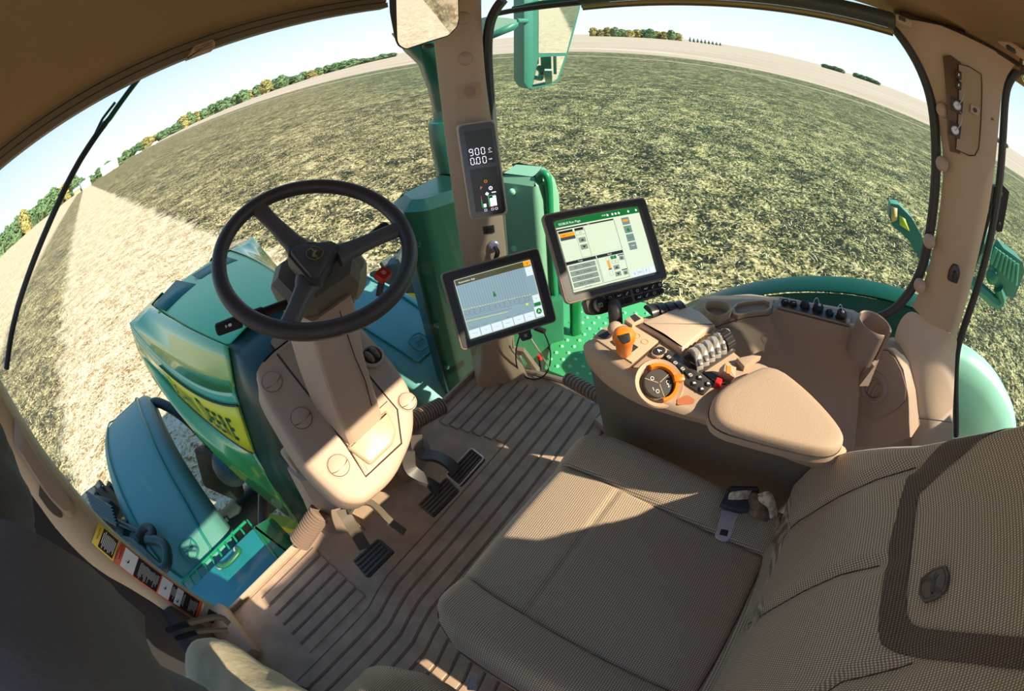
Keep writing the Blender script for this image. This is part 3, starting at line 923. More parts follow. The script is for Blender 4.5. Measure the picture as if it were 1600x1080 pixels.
# rear window seal + gas strut
t0 = smoothline([at(x, y, px=.83) for x, y in ((1640, 92), (1600, 102), (1578, 122), (1570, 150), (1567, 210), (1562, 280), (1548, 370), (1530, 440), (1508, 505), (1495, 545), (1492, 600), (1494, 680))], 2)
g = G(); g.tube(t0, .013, 8); o = g.make('trim_7', SEAL); o['kind'] = 'structure'
t = thing('window_stay', at(1505, 470, px=.83), 'slim black gas strut with hinge plate on the rear quarter window', 'window strut')
g = G(); g.cyl(at(1550, 318, px=.83), at(1500, 478, px=.83), .006); part(g, 'strut_body', BLACK, t)
g = G(); g.cyl(at(1512, 442, px=.83), at(1498, 488, px=.83), .009); part(g, 'strut_rod', STEEL, t)
g = G(); q = [at(x, y, px=.835) for x, y in ((1553, 292), (1568, 290), (1577, 300), (1572, 330), (1566, 362), (1558, 363), (1552, 350), (1548, 330))]; g.loft([q, [p + V((.02, 0, 0)) for p in q]]); part(g, 'hinge_plate', BLACK, t)
for x, y in ((1563, 303), (1560, 350)):
    g = G(); g.ball(at(x, y, px=.83), .008, 12, 8); part(g, 'bolt_head', DARKP, t)
# rear quarter header with coat hook
t = thing('roof_hook', at(1578, 70, px=.70), 'small tan coat hook on the headliner above the rear window', 'coat hook')
F = frame(at(1578, 70, px=.72), (0, 1, 0), (-.5, .0, -.85)); g = G(); g.prism(roundpoly([(-.05, -.014), (.03, -.014), (.05, 0), (.03, .014), (-.05, .014)], .008), 0, .01, .003, F); part(g, 'hook_plate', TRIM2, t)
g = G(); g.prism(rr(.03, .014, .006), .01, .018, .003, F); part(g, 'hook', DARKP, t)

# ---- left door post -----------------------------------------------------------
Ro = [(-30, 560), (0, 612), (20, 645), (60, 708), (120, 782), (180, 845), (240, 893), (300, 936), (352, 965)]
Li = [(-30, 640), (0, 700), (22, 735), (62, 790), (90, 830), (150, 890), (215, 925), (290, 975), (345, 1010)]
dp_n = (.35, -.93, .05); dp0 = (-.78, .97, .5)
dp = lambda x, y, d=0: on(x, y, dp0, dp_n) + V(dp_n).normalized() * d
Mi = [tuple((np.array(a) * .35 + np.array(b_) * .65)) for a, b_ in zip(Ro, Li)]
cols = [resample(smoothline([dp(x, y, d_) for x, y in q], 1), 28) for q, d_ in ((Ro, 0), ([tuple(np.array(a) * .88 + np.array(b_) * .12) for a, b_ in zip(Ro, Li)], .012), (Mi, .018), (Li, .0))]
g = G(); g.grid([[cols[0][i] + V((0, .05, 0))] + [c_[i] for c_ in cols] + [cols[3][i] + V((0, .05, 0))] for i in range(28)])
dpost = g.make('trim_8', mat('door_post_tan', (188, 164, 134), .42, bump=.2, bscale=900), angle=50); dpost['kind'] = 'structure'
g = G(); q = [dp(x, y, -.02) for x, y in Li]; q2_ = [dp(x - 40 - y * .02, y + 80, -.05) for x, y in Li]; g.grid([q, q2_, [p + V((0, .1, 0)) for p in q2_]]); part(g, 'door_gap_panel', mat('door_dark', (26, 26, 28), .8), dpost, 'dark door edge behind the post')
# grab recess in the post
g = G(); q = smoothline([dp(x, y, .02) for x, y in ((22, 648), (60, 712), (95, 758), (118, 786), (112, 808), (98, 800), (70, 770), (40, 722), (20, 690))], 1)
cen = sum(q, V((0, 0, 0))) / len(q); inner = [p.lerp(cen, .25) + V(dp_n).normalized() * .014 for p in q]
g.loft([q, inner], cap0=False); part(g, 'grab_handle', mat('door_grip', (150, 130, 110), .45), dpost, 'moulded grab handle')
g = G(); q = smoothline([dp(x, y, .021) for x, y in ((60, 748), (84, 776), (96, 800), (92, 806), (76, 796), (58, 770))], 1); g.add(q, [tuple(range(len(q)))]); part(g, 'handle_pocket', mat('pocket_dark', (84, 72, 62), .6), dpost)


# stickers on the post: caution and warning, running down it
def sticker(name, quad, bord, label):
    """quad px: TL, TR, BR, BL as seen; local u along post, v across"""
    P4 = [dp(x, y, .0205) for x, y in quad]
    t = thing(name, sum(P4, V((0, 0, 0))) / 4, label, 'sticker')
    f2 = lambda u, v_, h=0: ((P4[0] * (1 - u) + P4[1] * u) * (1 - v_) + (P4[3] * (1 - u) + P4[2] * u) * v_) + V(dp_n).normalized() * h
    g = G(); g.grid([[f2(u, v_) for u in (0, .5, 1)] for v_ in (0, .5, 1)]); bp_ = part(g, 'sticker_face', bord, t, solid=.0006, off=0)
    return t, f2


def quadg(g, f2, u0, v0, u1, v1, h):
    g.add([f2(u0, v0, h), f2(u1, v0, h), f2(u1, v1, h), f2(u0, v1, h)], [(0, 1, 2, 3)])


def st_text(g, f2, s, u, v_, size, h, along):
    o_ = f2(u, v_, h); a_ = (f2(u + .01, v_, h) - o_); b_ = (f2(u, v_ + .01, h) - o_)
    F = frame(o_, a_ if along == 'u' else b_, dp_n); g.text(s, size, F, 0, 0, .0002)


STY = mat('sticker_yellow', (250, 204, 56), .5); STO = mat('sticker_orange', (226, 92, 36), .5); STB = mat('sticker_black', (38, 30, 30), .5)
rnt = random.Random(2)
# u runs along the post (up-left to down-right), v across towards the driver
t, f2 = sticker('caution_sticker', ((151, 811), (183, 840), (172, 872), (139, 843)), STY, 'yellow-edged black caution sticker, uppermost on the left door post')
g = G(); quadg(g, f2, .26, .06, .94, .94, .0006); fc = part(g, 'text_panel', STB, t)
g = G()
for i in range(9):
    u = .32 + i * .067; quadg(g, f2, u, .12 + rnt.random() * .1, u + .028, .9 - rnt.random() * .2, .0009)
part(g, 'fine_print', WHITE, t); g = G(); st_text(g, f2, 'CAUTION', .13, .42, .0072, .0008, 'v'); part(g, 'heading', STB, t)
t, f2 = sticker('warning_sticker', ((185, 842), (311, 937), (303, 964), (174, 874)), STO, 'long orange-edged warning sticker with white pictograms on the left door post')
g = G()
for u0, u1 in ((.20, .36), (.38, .40), (.62, .75), (.80, .96)): quadg(g, f2, u0 if u0 != .38 else .355, .05, u1 if u0 != .38 else .47, .95, .0006)
quadg(g, f2, .66, .05, .83, .95, .0005); quadg(g, f2, .23, .05, .46, .95, .0005)
part(g, 'text_panel', STB, t)
g = G(); quadg(g, f2, .055, .06, .20, .95, .0008); quadg(g, f2, .485, .06, .615, .95, .0008); quadg(g, f2, .675, .08, .755, .92, .0009); part(g, 'pictogram_panel', WHITE, t)
g = G()
for a, b_ in ((.24, .45), (.625, .665), (.765, .79), (.85, .95)):
    u = a
    while u < b_:
        quadg(g, f2, u, .12 + rnt.random() * .12, u + .006, .92 - rnt.random() * .35, .0012); u += .013
part(g, 'fine_print', mat('print_grey', (196, 192, 190), .6), t)
g = G(); st_text(g, f2, 'WARNING', .028, .5, .006, .0008, 'v')
for cu, cv in ((.12, .55), (.55, .5), (.715, .72)):
    c0 = f2(cu, cv, .0011); Fk = frame(c0, f2(cu + .01, cv, .0011) - c0, dp_n)
    g.flat(ell(.0018, .0018, 10, 0, .005), 0, Fk); g.flat([(-.003, -.004), (-.001, .003), (.002, .003), (.005, -.003), (.002, -.001), (0, -.006)], 0, Fk); g.flat([(-.008, -.001), (-.003, .001), (-.003, .0), (-.008, -.003)], 0, Fk)
for i, s_ in enumerate(('USE', 'SEAT', 'BELT')): st_text(g, f2, s_, .69 + i * .016, .32, .0032, .0012, 'v')
part(g, 'pictogram', STB, t)
t, f2 = sticker('notice_sticker', ((314, 940), (347, 962), (342, 975), (306, 966)), mat('sticker_grey', (170, 160, 156), .5), 'small black and grey notice sticker at the foot of the left door post')
g = G(); quadg(g, f2, .2, .08, .95, .92, .0006); part(g, 'text_panel', STB, t)
# door sill and dark door gap behind the post
g = G(); g.box((-.86, .45, .10), (.05, 1.15, .30), bev=.01); o = g.make('trim_9', DARKP); o['kind'] = 'structure'
g = G(); g.box((-.79, .86, .03), (.10, .22, .07), bev=.02); o = g.make('trim_10', TRIM); o['kind'] = 'structure'
# ------------------------------------------------------------------ steering wheel
WC = V((0, .756, .874)); WN = V((0, -.469, .883)); WX = V((1, 0, 0)); WY = WN.cross(WX)
FW = frame(WC, WX, WN)
t = thing('steering_wheel', WC, 'dark three-spoke steering wheel in front of the driver seat', 'steering wheel')
g = G(); g.tube([FW @ V((.195 * math.cos(2 * PI * i / 72), .195 * math.sin(2 * PI * i / 72), 0)) for i in range(72)], .0162, 16, closed=True)
part(g, 'rim', RIM, t)
hx, hy = -.008, -.022
for k, (a, (sx, sy)) in enumerate(((97, (-.022, .19)), (-21.5, (.180, -.072)), (-141.5, (-.150, -.120)))):
    e = V((sx, sy)); h = V((hx, hy)) + (e - V((hx, hy))).normalized() * .045
    d = (e - h).normalized(); nn = V((-d.y, d.x))
    rings = []
    for tt, wd, zz, th in ((0, .030, -.020, .012), (.2, .021, -.016, .010), (.55, .0175, -.009, .009), (.85, .018, -.003, .009), (1.0, .0195, -.001, .010)):
        c_ = h.lerp(e, tt)
        rings.append([FW @ V((c_.x + nn.x * u * wd, c_.y + nn.y * u * wd, zz + v_ * th)) for u, v_ in ((-1, -.5), (-.92, .5), (-.6, 1), (.6, 1), (.92, .5), (1, -.5), (.6, -1), (-.6, -1))])
    g = G(); g.loft(rings); part(g, 'spoke', SPOKE, t, angle=50)
hs = roundpoly([(-.034, .034), (.046, -.012), (.046, -.030), (-.040, -.076), (-.056, -.072), (-.050, .022)], .02, 5)
hp = [(hx + (a - hx) * .86, hy + (b_ - hy) * .86) for a, b_ in hs]
g = G(); g.prism(hs, -.03, .0, .006, FW); part(g, 'hub_surround', RIM, t)
g = G(); g.prism(hp, -.002, .008, .005, FW); hub = part(g, 'hub_pad', HUBM, t)
FB = FW @ Matrix.Translation((hx - .003, hy + .002, .0085)) @ Matrix.Rotation(R(18), 4, 'Z')
EMG = mat('emblem_gold', (150, 136, 96), .5)
g = G(); g.prism([(a * .022, b_ * .022) for a, b_ in BADGE], 0, .0012, .0005, FB); part(g, 'emblem_plate', mat('emblem_dark', (58, 58, 52), .4), hub)
g = G(); g.tube([FB @ V((a * .0225, b_ * .0225, .001)) for a, b_ in BADGE], .0006, 5, closed=True); stag(g, FB @ Matrix.Rotation(R(25), 4, 'Z'), .026, .0018); part(g, 'emblem', EMG, hub, 'leaping stag outline')

# ------------------------------------------------------------------ steering column
KNOB = None
t = thing('steering_column', (-.04, .80, .45), 'tan steering column with dark angular shroud, stalks and red knob below the wheel', 'steering column')


def ringbox(cx, cy, z, w_, d_, r_=.012, tilt=0.0, rot=0):
    M_ = Matrix.Translation((cx, cy, z)) @ Matrix.Rotation(R(rot), 4, 'Z') @ Matrix.Rotation(tilt, 4, 'X')
    return [M_ @ V((*p, 0)) for p in rr(w_, d_, r_, 3)]


g = G(); g.cyl(WC + WN * -.02, WC + WN * -.075, .036, .044, 24); part(g, 'column_boss', DARKP, t)
oct_ = lambda w_, d_, c_: [(-w_ + c_, d_), (w_ - c_, d_), (w_, d_ - c_), (w_, -d_ + c_), (w_ - c_, -d_), (-w_ + c_, -d_), (-w_, -d_ + c_), (-w_, d_ - c_)]
FS = frame(WC + WN * -.075 + V((.004, .0, 0)), WX, V((0, -.42, .907)))
g = G(); g.loft([[FS @ V((x, y, z)) for x, y in oct_(w_, d_, c_)] for w_, d_, c_, z in ((.085, .075, .035, -.055), (.090, .080, .035, -.018), (.088, .078, .035, -.006), (.074, .064, .03, .012), (.045, .04, .02, .016))]); part(g, 'shroud', SHROUD, t, 'dark angular shroud', angle=25)
g = G(); g.loft([[FS @ V((x, y - .0, z)) for x, y in oct_(w_, d_, c_)] for w_, d_, c_, z in ((.060, .060, .025, -.125), (.078, .070, .03, -.09), (.084, .075, .035, -.055))]); part(g, 'lower_shroud', mat('shroud_tan', (152, 136, 112), .5), t, angle=25)
for i in range(3):
    g = G(); g.loft([[FS @ V((x, y, z)) for x, y in oct_(.060 - .001 * (i % 2), .058, .02)] for z in (-.134 - i * .007, -.128 - i * .007)]); part(g, 'gaiter_fold', TRIM, t)
g = G(); g.loft([ringbox(-.02, .775, .755, .105, .115, .010), ringbox(-.03, .775, .72, .118, .13, .012), ringbox(-.045, .785, .60, .116, .135, .014), ringbox(-.052, .79, .50, .118, .14, .016), ringbox(-.055, .80, .40, .12, .14, .02)])
part(g, 'column_cover', TRIM, t, 'tan lower column cover', angle=30)
g = G(); g.tube([V((-.012, .709, .745)), V((-.016, .712, .62)), V((-.012, .717, .55)), V((-.02, .722, .47))], .0012, 5); part(g, 'cover_seam', mat('gap_dark', (58, 44, 36), .8), t)
F = frame(V((.0125, .765, .665)), (0, .97, -.24), (1, 0, 0)); g = G(); g.prism(rr(.075, .026, .006), -.004, .001, 0, F); k = part(g, 'tilt_release', mat('latch_pale', (176, 158, 136), .4), t, 'pale tilt release slot')
g = G(); g.box(F @ V((0, .006, .002)), (.012, .07, .012), bev=.003); part(g, 'release_lever', TRIM, k)
g = G(); g.loft([[FS @ V((x, y, z)) for x, y in roundpoly([(.055, .05), (.118, .045), (.128, .0), (.118, -.04), (.06, -.065)], .015, 3)] for z in (-.09, -.045, -.03)], cap1=False); g.loft([[FS @ V((x, y, z)) for x, y in offset(roundpoly([(.055, .05), (.118, .045), (.128, .0), (.118, -.04), (.06, -.065)], .015, 3), k_)] for z, k_ in ((-.03, 0), (-.024, .006))]); part(g, 'switch_housing', MATS['shroud_tan'], t, angle=30)
# stalks (left one long, right one under the spoke)
sa = WC + V((-.078, .0, -.07))


def stalk(p0, p1, nm, r0=.010, r1=.0135):
    p0, p1 = V(p0), V(p1); d = (p1 - p0)
    g = G(); g.cyl(p0, p0 + d * .35, r0, r0, 14); g.cyl(p0 + d * .33, p0 + d * .62, r1 * .92, r1, 16, bev=.002); g.cyl(p0 + d * .64, p1, r1, r1 * .95, 16, bev=.003)
    k = part(g, nm, BTN, t, 'black switch stalk')
    g = G(); n_ = (V(CAM) - (p0 + d * .5)).normalized(); sdv = d.normalized()
    for q in (.50, .80):
        c_ = p0 + d * q; F = frame(c_ + n_ * (r1 + .0006), sdv, n_)
        g.prism(ell(.004, .003, 12), 0, .0003, 0, F); g.box(F @ V((.0075, 0, 0)), (.001, .005, .0004), F.to_3x3().to_4x4())
        g.box(F @ V((.0095, 0, 0)), (.001, .005, .0004), F.to_3x3().to_4x4())
    part(g, 'stalk_symbol', WHITE, k)
    return k


e0 = on(450, 475, sa, (0, -.3, 1)); e1 = on(338, 516, sa + V((0, 0, .0)), (0, -.3, 1))
stalk(e0, e1, 'indicator_stalk')
e0 = on(560, 392, WC + V((.08, 0, -.05)), (0, -.4, 1)); e1 = on(604, 354, WC + V((.08, 0, -.05)), (0, -.4, 1))
stalk(e0, e1, 'wiper_stalk', .012, .015)
kp = on(598, 431, WC + V((.10, 0, -.06)), (0, -.4, 1))
F = frame(kp, (1, .2, 0), V((.1, -.5, .86)))
g = G(); g.cyl(kp + V((-.022, .0, -.035)), kp, .007, n=14); part(g, 'knob_stem', DARKP, t)
g = G(); g.prism(rr(.032, .026, .006), -.004, .010, .003, F); k = part(g, 'hazard_knob', RED, t, 'red square hazard knob')
g = G(); g.prism(rr(.010, .010, .003), .010, .0104, 0, F); g.flat(rr(.005, .006, .001), .0106, F); part(g, 'knob_symbol', mat('symbol_rose', (235, 170, 150), .5), k)

# ------------------------------------------------------------------ cowl console under the column
CF0 = V((0, .851, .476)); FC = frame(CF0, (1, 0, 0), (0, -.707, .707))      # sloping face: local x right, y up the slope
FO = FC
FC = frame(CF0, (1, 0, 0), (0, -.6, .8))
def cv(x, y):
    p = FO @ V((x, y, 0)); d = p - V(CAM); n_ = V((0, -.6, .8)); q = V(CAM) + d * ((CF0 - V(CAM)).dot(n_) / d.dot(n_)); q = FC.inverted() @ q
    return (q.x, q.y)
t = thing('dashboard_cowl', (-.04, .9, .3), 'large tan cowl with round air vents below the steering column', 'dashboard')
out = roundpoly([(-.175, .175), (-.125, .195), (.07, .195), (.125, .165), (.135, .06), (.138, -.05), (.125, -.14), (.05, -.225), (-.08, -.272), (-.185, -.262), (-.225, -.22), (-.235, -.10), (-.205, .10)], .05, 5)
out = [cv(*q) for q in out]


def ringat(poly, off_, dz, shift=(0, 0, 0)):
    return [FC @ V((x, y, 0)) + V(shift) for x, y in offset(poly, off_)]


g = G()
sh = lambda k: (0, .62 * k, -.8 * k)
rings = [ringat(out, .012, 0), ]
rings = [[FC @ V((x, y, .004)) for x, y in offset(out, .022)], [FC @ V((x, y, 0)) for x, y in offset(out, .010)], [FC @ V((x, y, -.006)) for x, y in offset(out, .003)], [FC @ V((x, y, -.016)) for x, y in out]]
for dx, dn in ((.012, -.06), (.006, -.12), (-.03, -.20)):
    rings.append([FC @ V((x * (1 + dx * 2) - dx * .5, min(y, .2) * (1.0) + (.0 if y > 0 else 0), dn)) for x, y in out])
# lower rings reach forward to the bulkhead
rings = [[V((p.x, min(p.y, .985), p.z)) for p in r_] for r_ in rings]
g.loft(rings); cowl = part(g, 'cowl_shell', TRIM, t, angle=40)
# recessed channel under the column, lighter lower tray
chan = roundpoly([(-.100, .20), (.040, .20), (.052, -.02), (.050, -.145), (.0, -.215), (-.128, -.215), (-.112, -.13), (-.102, .0)], .012, 3)
chan = [cv(*q) for q in chan]
g = G(); up = [FC @ V((x, y, .0062)) for x, y in chan]; lo_ = [FC @ V((x, y, .0012)) for x, y in offset(chan, .004)]
g.loft([lo_, up, [FC @ V((x, y, .0065)) for x, y in offset(chan, .008)]], cap0=False); part(g, 'centre_panel', mat('cowl_centre', (170, 148, 126), .42), t, angle=30)
g = G()
GP = mat('gap_dark', (58, 44, 36), .8)
line = lambda pts, h=.0068, r_=.0011: g.tube([FC @ V((*cv(x, y), h)) for x, y in pts], r_, 5)
line([(-.10, -.115), (.047, -.115)]); line([(-.055, .02), (-.02, -.115)], .0074, .0007); line([(-.104, .19), (-.104, .0), (-.115, -.13), (-.132, -.216), (0, -.219), (.054, -.148), (.056, .0), (.046, .19)], .0045, .0024)
part(g, 'panel_gap', GP, t)
g = G(); g.prism(roundpoly([cv(*q) for q in ((-.120, -.13), (.030, -.13), (.012, -.185), (-.02, -.205), (-.105, -.205))], .01), .0065, .016, .009, FC, 3)
part(g, 'lower_tray', mat('cowl_tray', (186, 160, 130), .4), t, angle=40)
for x, y, r_ in ((-.159, .112, .030), (-.158, -.004, .030), (-.165, -.150, .030), (.090, -.150, .026)):
    g = G(); F = FC @ Matrix.Translation((*cv(x, y), .0042)); g.lathe([(r_, 0), (r_, .0016), (r_ - .002, .0024), (r_ - .002, .001), (r_ - .0035, .001), (r_ - .0035, .0045), (r_ * .6, .0075), (0, .0085)], F, 32)
    k = part(g, 'air_vent', TRIM, t, angle=25); g = G(); g.tube([F @ V((r_ * .85 * math.sin(R(a)), -r_ * .1 - r_ * .22 * math.cos(R(a)), .0072)) for a in range(-80, 81, 16)], .0009, 5)
    g.tube([F @ V(((r_ - .0027) * math.cos(2 * PI * i / 32), (r_ - .0027) * math.sin(2 * PI * i / 32), .0018)) for i in range(32)], .0011, 5, closed=True); part(g, 'vent_line', GP, k)
F = FC @ Matrix.Translation((*cv(.096, .0), .006)) @ Matrix.Rotation(R(-10), 4, 'X')
g = G(); g.lathe([(.034, 0), (.034, .006), (.031, .009), (.027, .009), (.026, .002), (0, .001)], F, 32); k = part(g, 'pod_vent', TRIM, t, 'open round vent with two blades', angle=25)
g = G(); g.prism(ell(.0258, .0258), .002, .0025, 0, F); part(g, 'vent_throat', BLACK, k)
for x in (-.009, .011):
    g = G(); g.ball(F @ V((x, 0, .006)), (.007, .020, .018)); part(g, 'vent_blade', mat('vane_grey', (128, 116, 112), .4), k)
# knee skirt either side of the cowl reaching the floor
g = G(); g.loft([[V((x, y, z)) for x, y in ((-.285, .90), (-.20, .80), (-.19, .90), (-.24, .975), (-.30, .975))] for z in (-.01,)] + [[V((x, y, .12)) for x, y in ((-.265, .90), (-.20, .83), (-.19, .90), (-.22, .975), (-.27, .975))]] + [[V((x, y, .26)) for x, y in ((-.25, .90), (-.21, .86), (-.19, .90), (-.20, .975), (-.25, .975))]])
part(g, 'skirt', TRIM, t, 'tan skirt panel reaching the floor')
g = G(); g.box((-.03, .955, .16), (.42, .05, .34), bev=.01); part(g, 'bulkhead_panel', TRIM2, t)
g = G(); g.prism(roundpoly([(-.09, -.025), (-.02, -.03), (.055, -.02), (.06, .02), (.0, .04), (-.09, .03)], .02), 0, .11, .03, frame((.11, .84, .0), (1, .1, 0), (0, 0, 1)), 4)
part(g, 'pedal_housing', mat('housing_mauve', (150, 132, 120), .5), t)

# ------------------------------------------------------------------ pedals
PEDR = mat('pedal_rubber', (72, 68, 62), .6); ARM = mat('pedal_arm_steel', (96, 86, 74), .5, metal=.1)


def pedal(name, quad, z, label, group=None, arm=None, armmat=ARM, ribs=7, lift=.02, frm=False):
    """quad px corners TL,TR,BR,BL of the pad at height z"""
    P4 = [at(x, y, pz=zz) for (x, y), zz in zip(quad, z)]
    c_ = sum(P4, V((0, 0, 0))) / 4; u = (P4[1] - P4[0]).normalized(); n_ = (P4[1] - P4[0]).cross(P4[3] - P4[0]).normalized()
    if n_.z < 0: n_ = -n_
    t = thing(name, c_, label, 'pedal', group); F = frame(c_, u, n_)
    loc = [F.inverted() @ p for p in P4]; poly = roundpoly([(p.x, p.y) for p in loc], .008)
    if (P4[1] - P4[0]).cross(P4[3] - P4[0]).z < 0: pass
    g = G(); g.prism(poly, -.014, 0, .003, F); part(g, 'pad_base', PEDR, t)
    ca = [V((p.x, p.y)) for p in loc]
    for i in range(ribs):
        v0 = (i + .25) / ribs; v1 = (i + .75) / ribs
        a, b_ = ca[0].lerp(ca[3], v0), ca[1].lerp(ca[2], v0); c2, d_ = ca[1].lerp(ca[2], v1), ca[0].lerp(ca[3], v1)
        a2, b2, c3, d2 = a.lerp(b_, .05), a.lerp(b_, .95), d_.lerp(c2, .95), d_.lerp(c2, .05)
        g = G(); g.prism([tuple(q) for q in (a2, b2, c3, d2)], 0, .0045, .0012, F); part(g, 'rubber_rib', PEDR, t)
    if frm:
        g = G(); g.tube([F @ V((*q, .001)) for q in offset(poly, .0005)], .0026, 6, closed=True); part(g, 'pad_edge_glint', CHROME, t, 'sunlit pad edge drawn as a bright rim')  # thin bright tube stands in for sunlight on the pad edge
    if arm:
        pts = [V(p) for p in arm]; g = G(); rings = []
        pts = smoothline(pts, 2)
        for i, p in enumerate(pts):
            d = (pts[min(i + 1, len(pts) - 1)] - pts[max(i - 1, 0)]).normalized(); s_ = d.cross(V((0, 0, 1))).normalized(); nn = s_.cross(d)
            rings.append([p + s_ * a_ * .017 + nn * b_ * .006 for a_, b_ in ((-1, -1), (1, -1), (1, 1), (-1, 1))])
        g.loft(rings); part(g, 'pedal_arm', armmat, t, angle=40)
    return t


cl = at(571, 852, pz=.12)
pedal('clutch_pedal', ((550, 876), (590, 841), (614, 862), (573, 904)), (.085, .12, .115, .075), 'wide ribbed black clutch pedal, nearest the left door post', arm=[at(533, 795, pz=.22), at(546, 815, pz=.2), at(556, 832, pz=.16), at(570, 856, pz=.11)], ribs=5)
ft = thing('foot_lever', at(605, 815, pz=.08), 'slim slotted steel foot lever between clutch and brake pedals', 'pedal')
pts = smoothline([at(x, y, pz=z) for x, y, z in ((545, 800, .22), (552, 788, .24), (575, 782, .235), (592, 796, .19), (606, 812, .14), (632, 832, .09))], 2)
g = G(); rings = []
for i, p in enumerate(pts):
    d = (pts[min(i + 1, len(pts) - 1)] - pts[max(i - 1, 0)]).normalized(); s_ = d.cross(V((0, 0, 1))).normalized(); nn = s_.cross(d)
    rings.append([p + s_ * a_ * .010 + nn * b_ * .004 for a_, b_ in ((-1, -1), (1, -1), (1, 1), (-1, 1))])
g.loft(rings); part(g, 'lever_arm', ARM, ft)
for k in range(4):
    p = pts[-1].lerp(pts[-4], .1) * 1
    q = at(608 + k * 6.2, 818 + k * 4.8, pz=.128 - k * .010); F = frame(q + V((0, 0, .004)), V((.8, -.45, 0)), (0, -.25, 1)); g = G(); g.tube([F @ V((*a_, .001)) for a_ in rr(.008, .013, .003, 3)], .0011, 5, closed=True); part(g, 'tread_loop', CHROME if k == 0 else STEEL, ft)
pedal('brake_pedal', ((652, 789), (697, 745), (716, 765), (675, 808)), (.10, .13, .13, .10), 'ribbed black brake pedal, the one left of its twin', group='twin brake pedals', arm=[at(638, 705, pz=.26), at(640, 735, pz=.22), at(660, 748, pz=.19), at(672, 756, pz=.15), at(685, 766, pz=.12)], armmat=mat('pedal_arm_dark', (72, 68, 66), .45), ribs=5)
pedal('brake_pedal', ((697, 742), (737, 700), (757, 716), (718, 760)), (.115, .15, .15, .115), 'ribbed brake pedal with sunlit edge drawn in as a rim, the one nearer the right post', group='twin brake pedals', arm=[at(650, 680, pz=.26), at(655, 712, pz=.22), at(680, 712, pz=.20), at(700, 722, pz=.17), at(712, 735, pz=.14)], armmat=MATS['pedal_arm_dark'], ribs=5, frm=True)


# ------------------------------------------------------------------ ribbed hoses
def hose(name, p0, p1, r_, label, n=13):
    t = thing(name, p0, label, 'hose', 'ribbed taupe air hoses'); p0, p1 = V(p0), V(p1); d = (p1 - p0)
    x = d.normalized(); F = frame(p0, x.orthogonal(), x); prof = []
    L_ = d.length
    for i in range(n):
        a = L_ * i / n; b_ = L_ / n
        prof += [(r_ * .80, a), (r_ * .82, a + b_ * .2), (r_, a + b_ * .35), (r_, a + b_ * .75), (r_ * .82, a + b_ * .9)]
    prof.append((r_ * .8, L_)); g = G(); g.lathe(prof, F, 22); part(g, 'ribbed_sleeve', RUBHOSE, t, angle=30)


hose('ribbed_hose', at(501, 800, pz=.12), at(468, 848, pz=.045), .036, 'ribbed taupe hose at the foot of the cowl by the clutch pedal, sunlit')
hose('ribbed_hose', at(640, 661, pz=.14), at(691, 634, pz=.10), .031, 'ribbed taupe hose leaving the cowl towards the right front post')
hose('ribbed_hose', V((.44, .33, .27)), at(886, 592, pz=.22), .022, 'ribbed taupe hose emerging from under the armrest console', n=12)
# ------------------------------------------------------------------ displays
def emi(name, col, k=1.0):
    if name in MATS: return MATS[name]
    m = bpy.data.materials.new(name); m.use_nodes = True; b = m.node_tree.nodes['Principled BSDF']
    b.inputs['Base Color'].default_value = lin([v * .12 for v in col]); b.inputs['Emission Color'].default_value = lin(col); b.inputs['Emission Strength'].default_value = .5 * k
    b.inputs['Roughness'].default_value = .12
    MATS[name] = m; return m


UI = [emi('ui_' + n_, c_) for n_, c_ in (('cream', (206, 216, 190)), ('green_bar', (22, 104, 52)), ('panel_dark', (66, 72, 68)), ('button_grey', (132, 142, 128)), ('orange', (232, 152, 30)),
      ('white', (232, 236, 226)), ('black', (34, 36, 34)), ('slate_blue', (128, 152, 162)), ('line_blue', (82, 96, 120)), ('yellow', (214, 214, 80)), ('pale_button', (204, 216, 222)), ('green', (30, 112, 48)), ('olive', (72, 70, 46)), ('grey_green', (110, 130, 124)))]
CREAM, GBAR, PDARK, BGREY, UORG, UWHT, UBLK, SLATE, LBLUE, UYEL, PBTN, UGRN, OLIVE, GGRN = range(14)


class UIscreen:
    def __init__(s, F, w_, h_):
        s.g = G(); s.F = F; s.w = w_; s.h = h_; s.k = 0

    def p(s, u, v_, z): return s.F @ V(((u - .5) * s.w, (.5 - v_) * s.h, z))

    def r(s, u0, v0, u1, v1, m, lvl=1):
        s.g.cur = m; z = .0003 * lvl
        s.g.add([s.p(u0, v0, z), s.p(u1, v0, z), s.p(u1, v1, z), s.p(u0, v1, z)], [(3, 2, 1, 0)])

    def box(s, u0, v0, u1, v1, m, t=.004, lvl=3):
        s.r(u0, v0, u1, v0 + t, m, lvl); s.r(u0, v1 - t, u1, v1, m, lvl); s.r(u0, v0, u0 + t * .75, v1, m, lvl); s.r(u1 - t * .75, v0, u1, v1, m, lvl)

    def tx(s, st, u, v_, size, m, lvl=4, sx=1.0):
        s.g.cur = m; s.g.text(st, size, s.F, (u - .5) * s.w, (.5 - v_) * s.h, .0003 * lvl, sx=sx)

    def ln(s, u0, v0, u1, v1, m, wd=.0005, lvl=2):
        a = V(((u0 - .5) * s.w, (.5 - v0) * s.h)); b_ = V(((u1 - .5) * s.w, (.5 - v1) * s.h)); n_ = (b_ - a).normalized(); n_ = V((-n_.y, n_.x)) * wd / 2
        s.g.cur = m; s.g.add([s.F @ V((*q, .0003 * lvl)) for q in (a - n_, b_ - n_, b_ + n_, a + n_)], [(0, 1, 2, 3)])

    def poly(s, pts, m, lvl=4):
        s.g.cur = m; s.g.add([s.p(u, v_, .0003 * lvl) for u, v_ in pts], [tuple(range(len(pts)))])


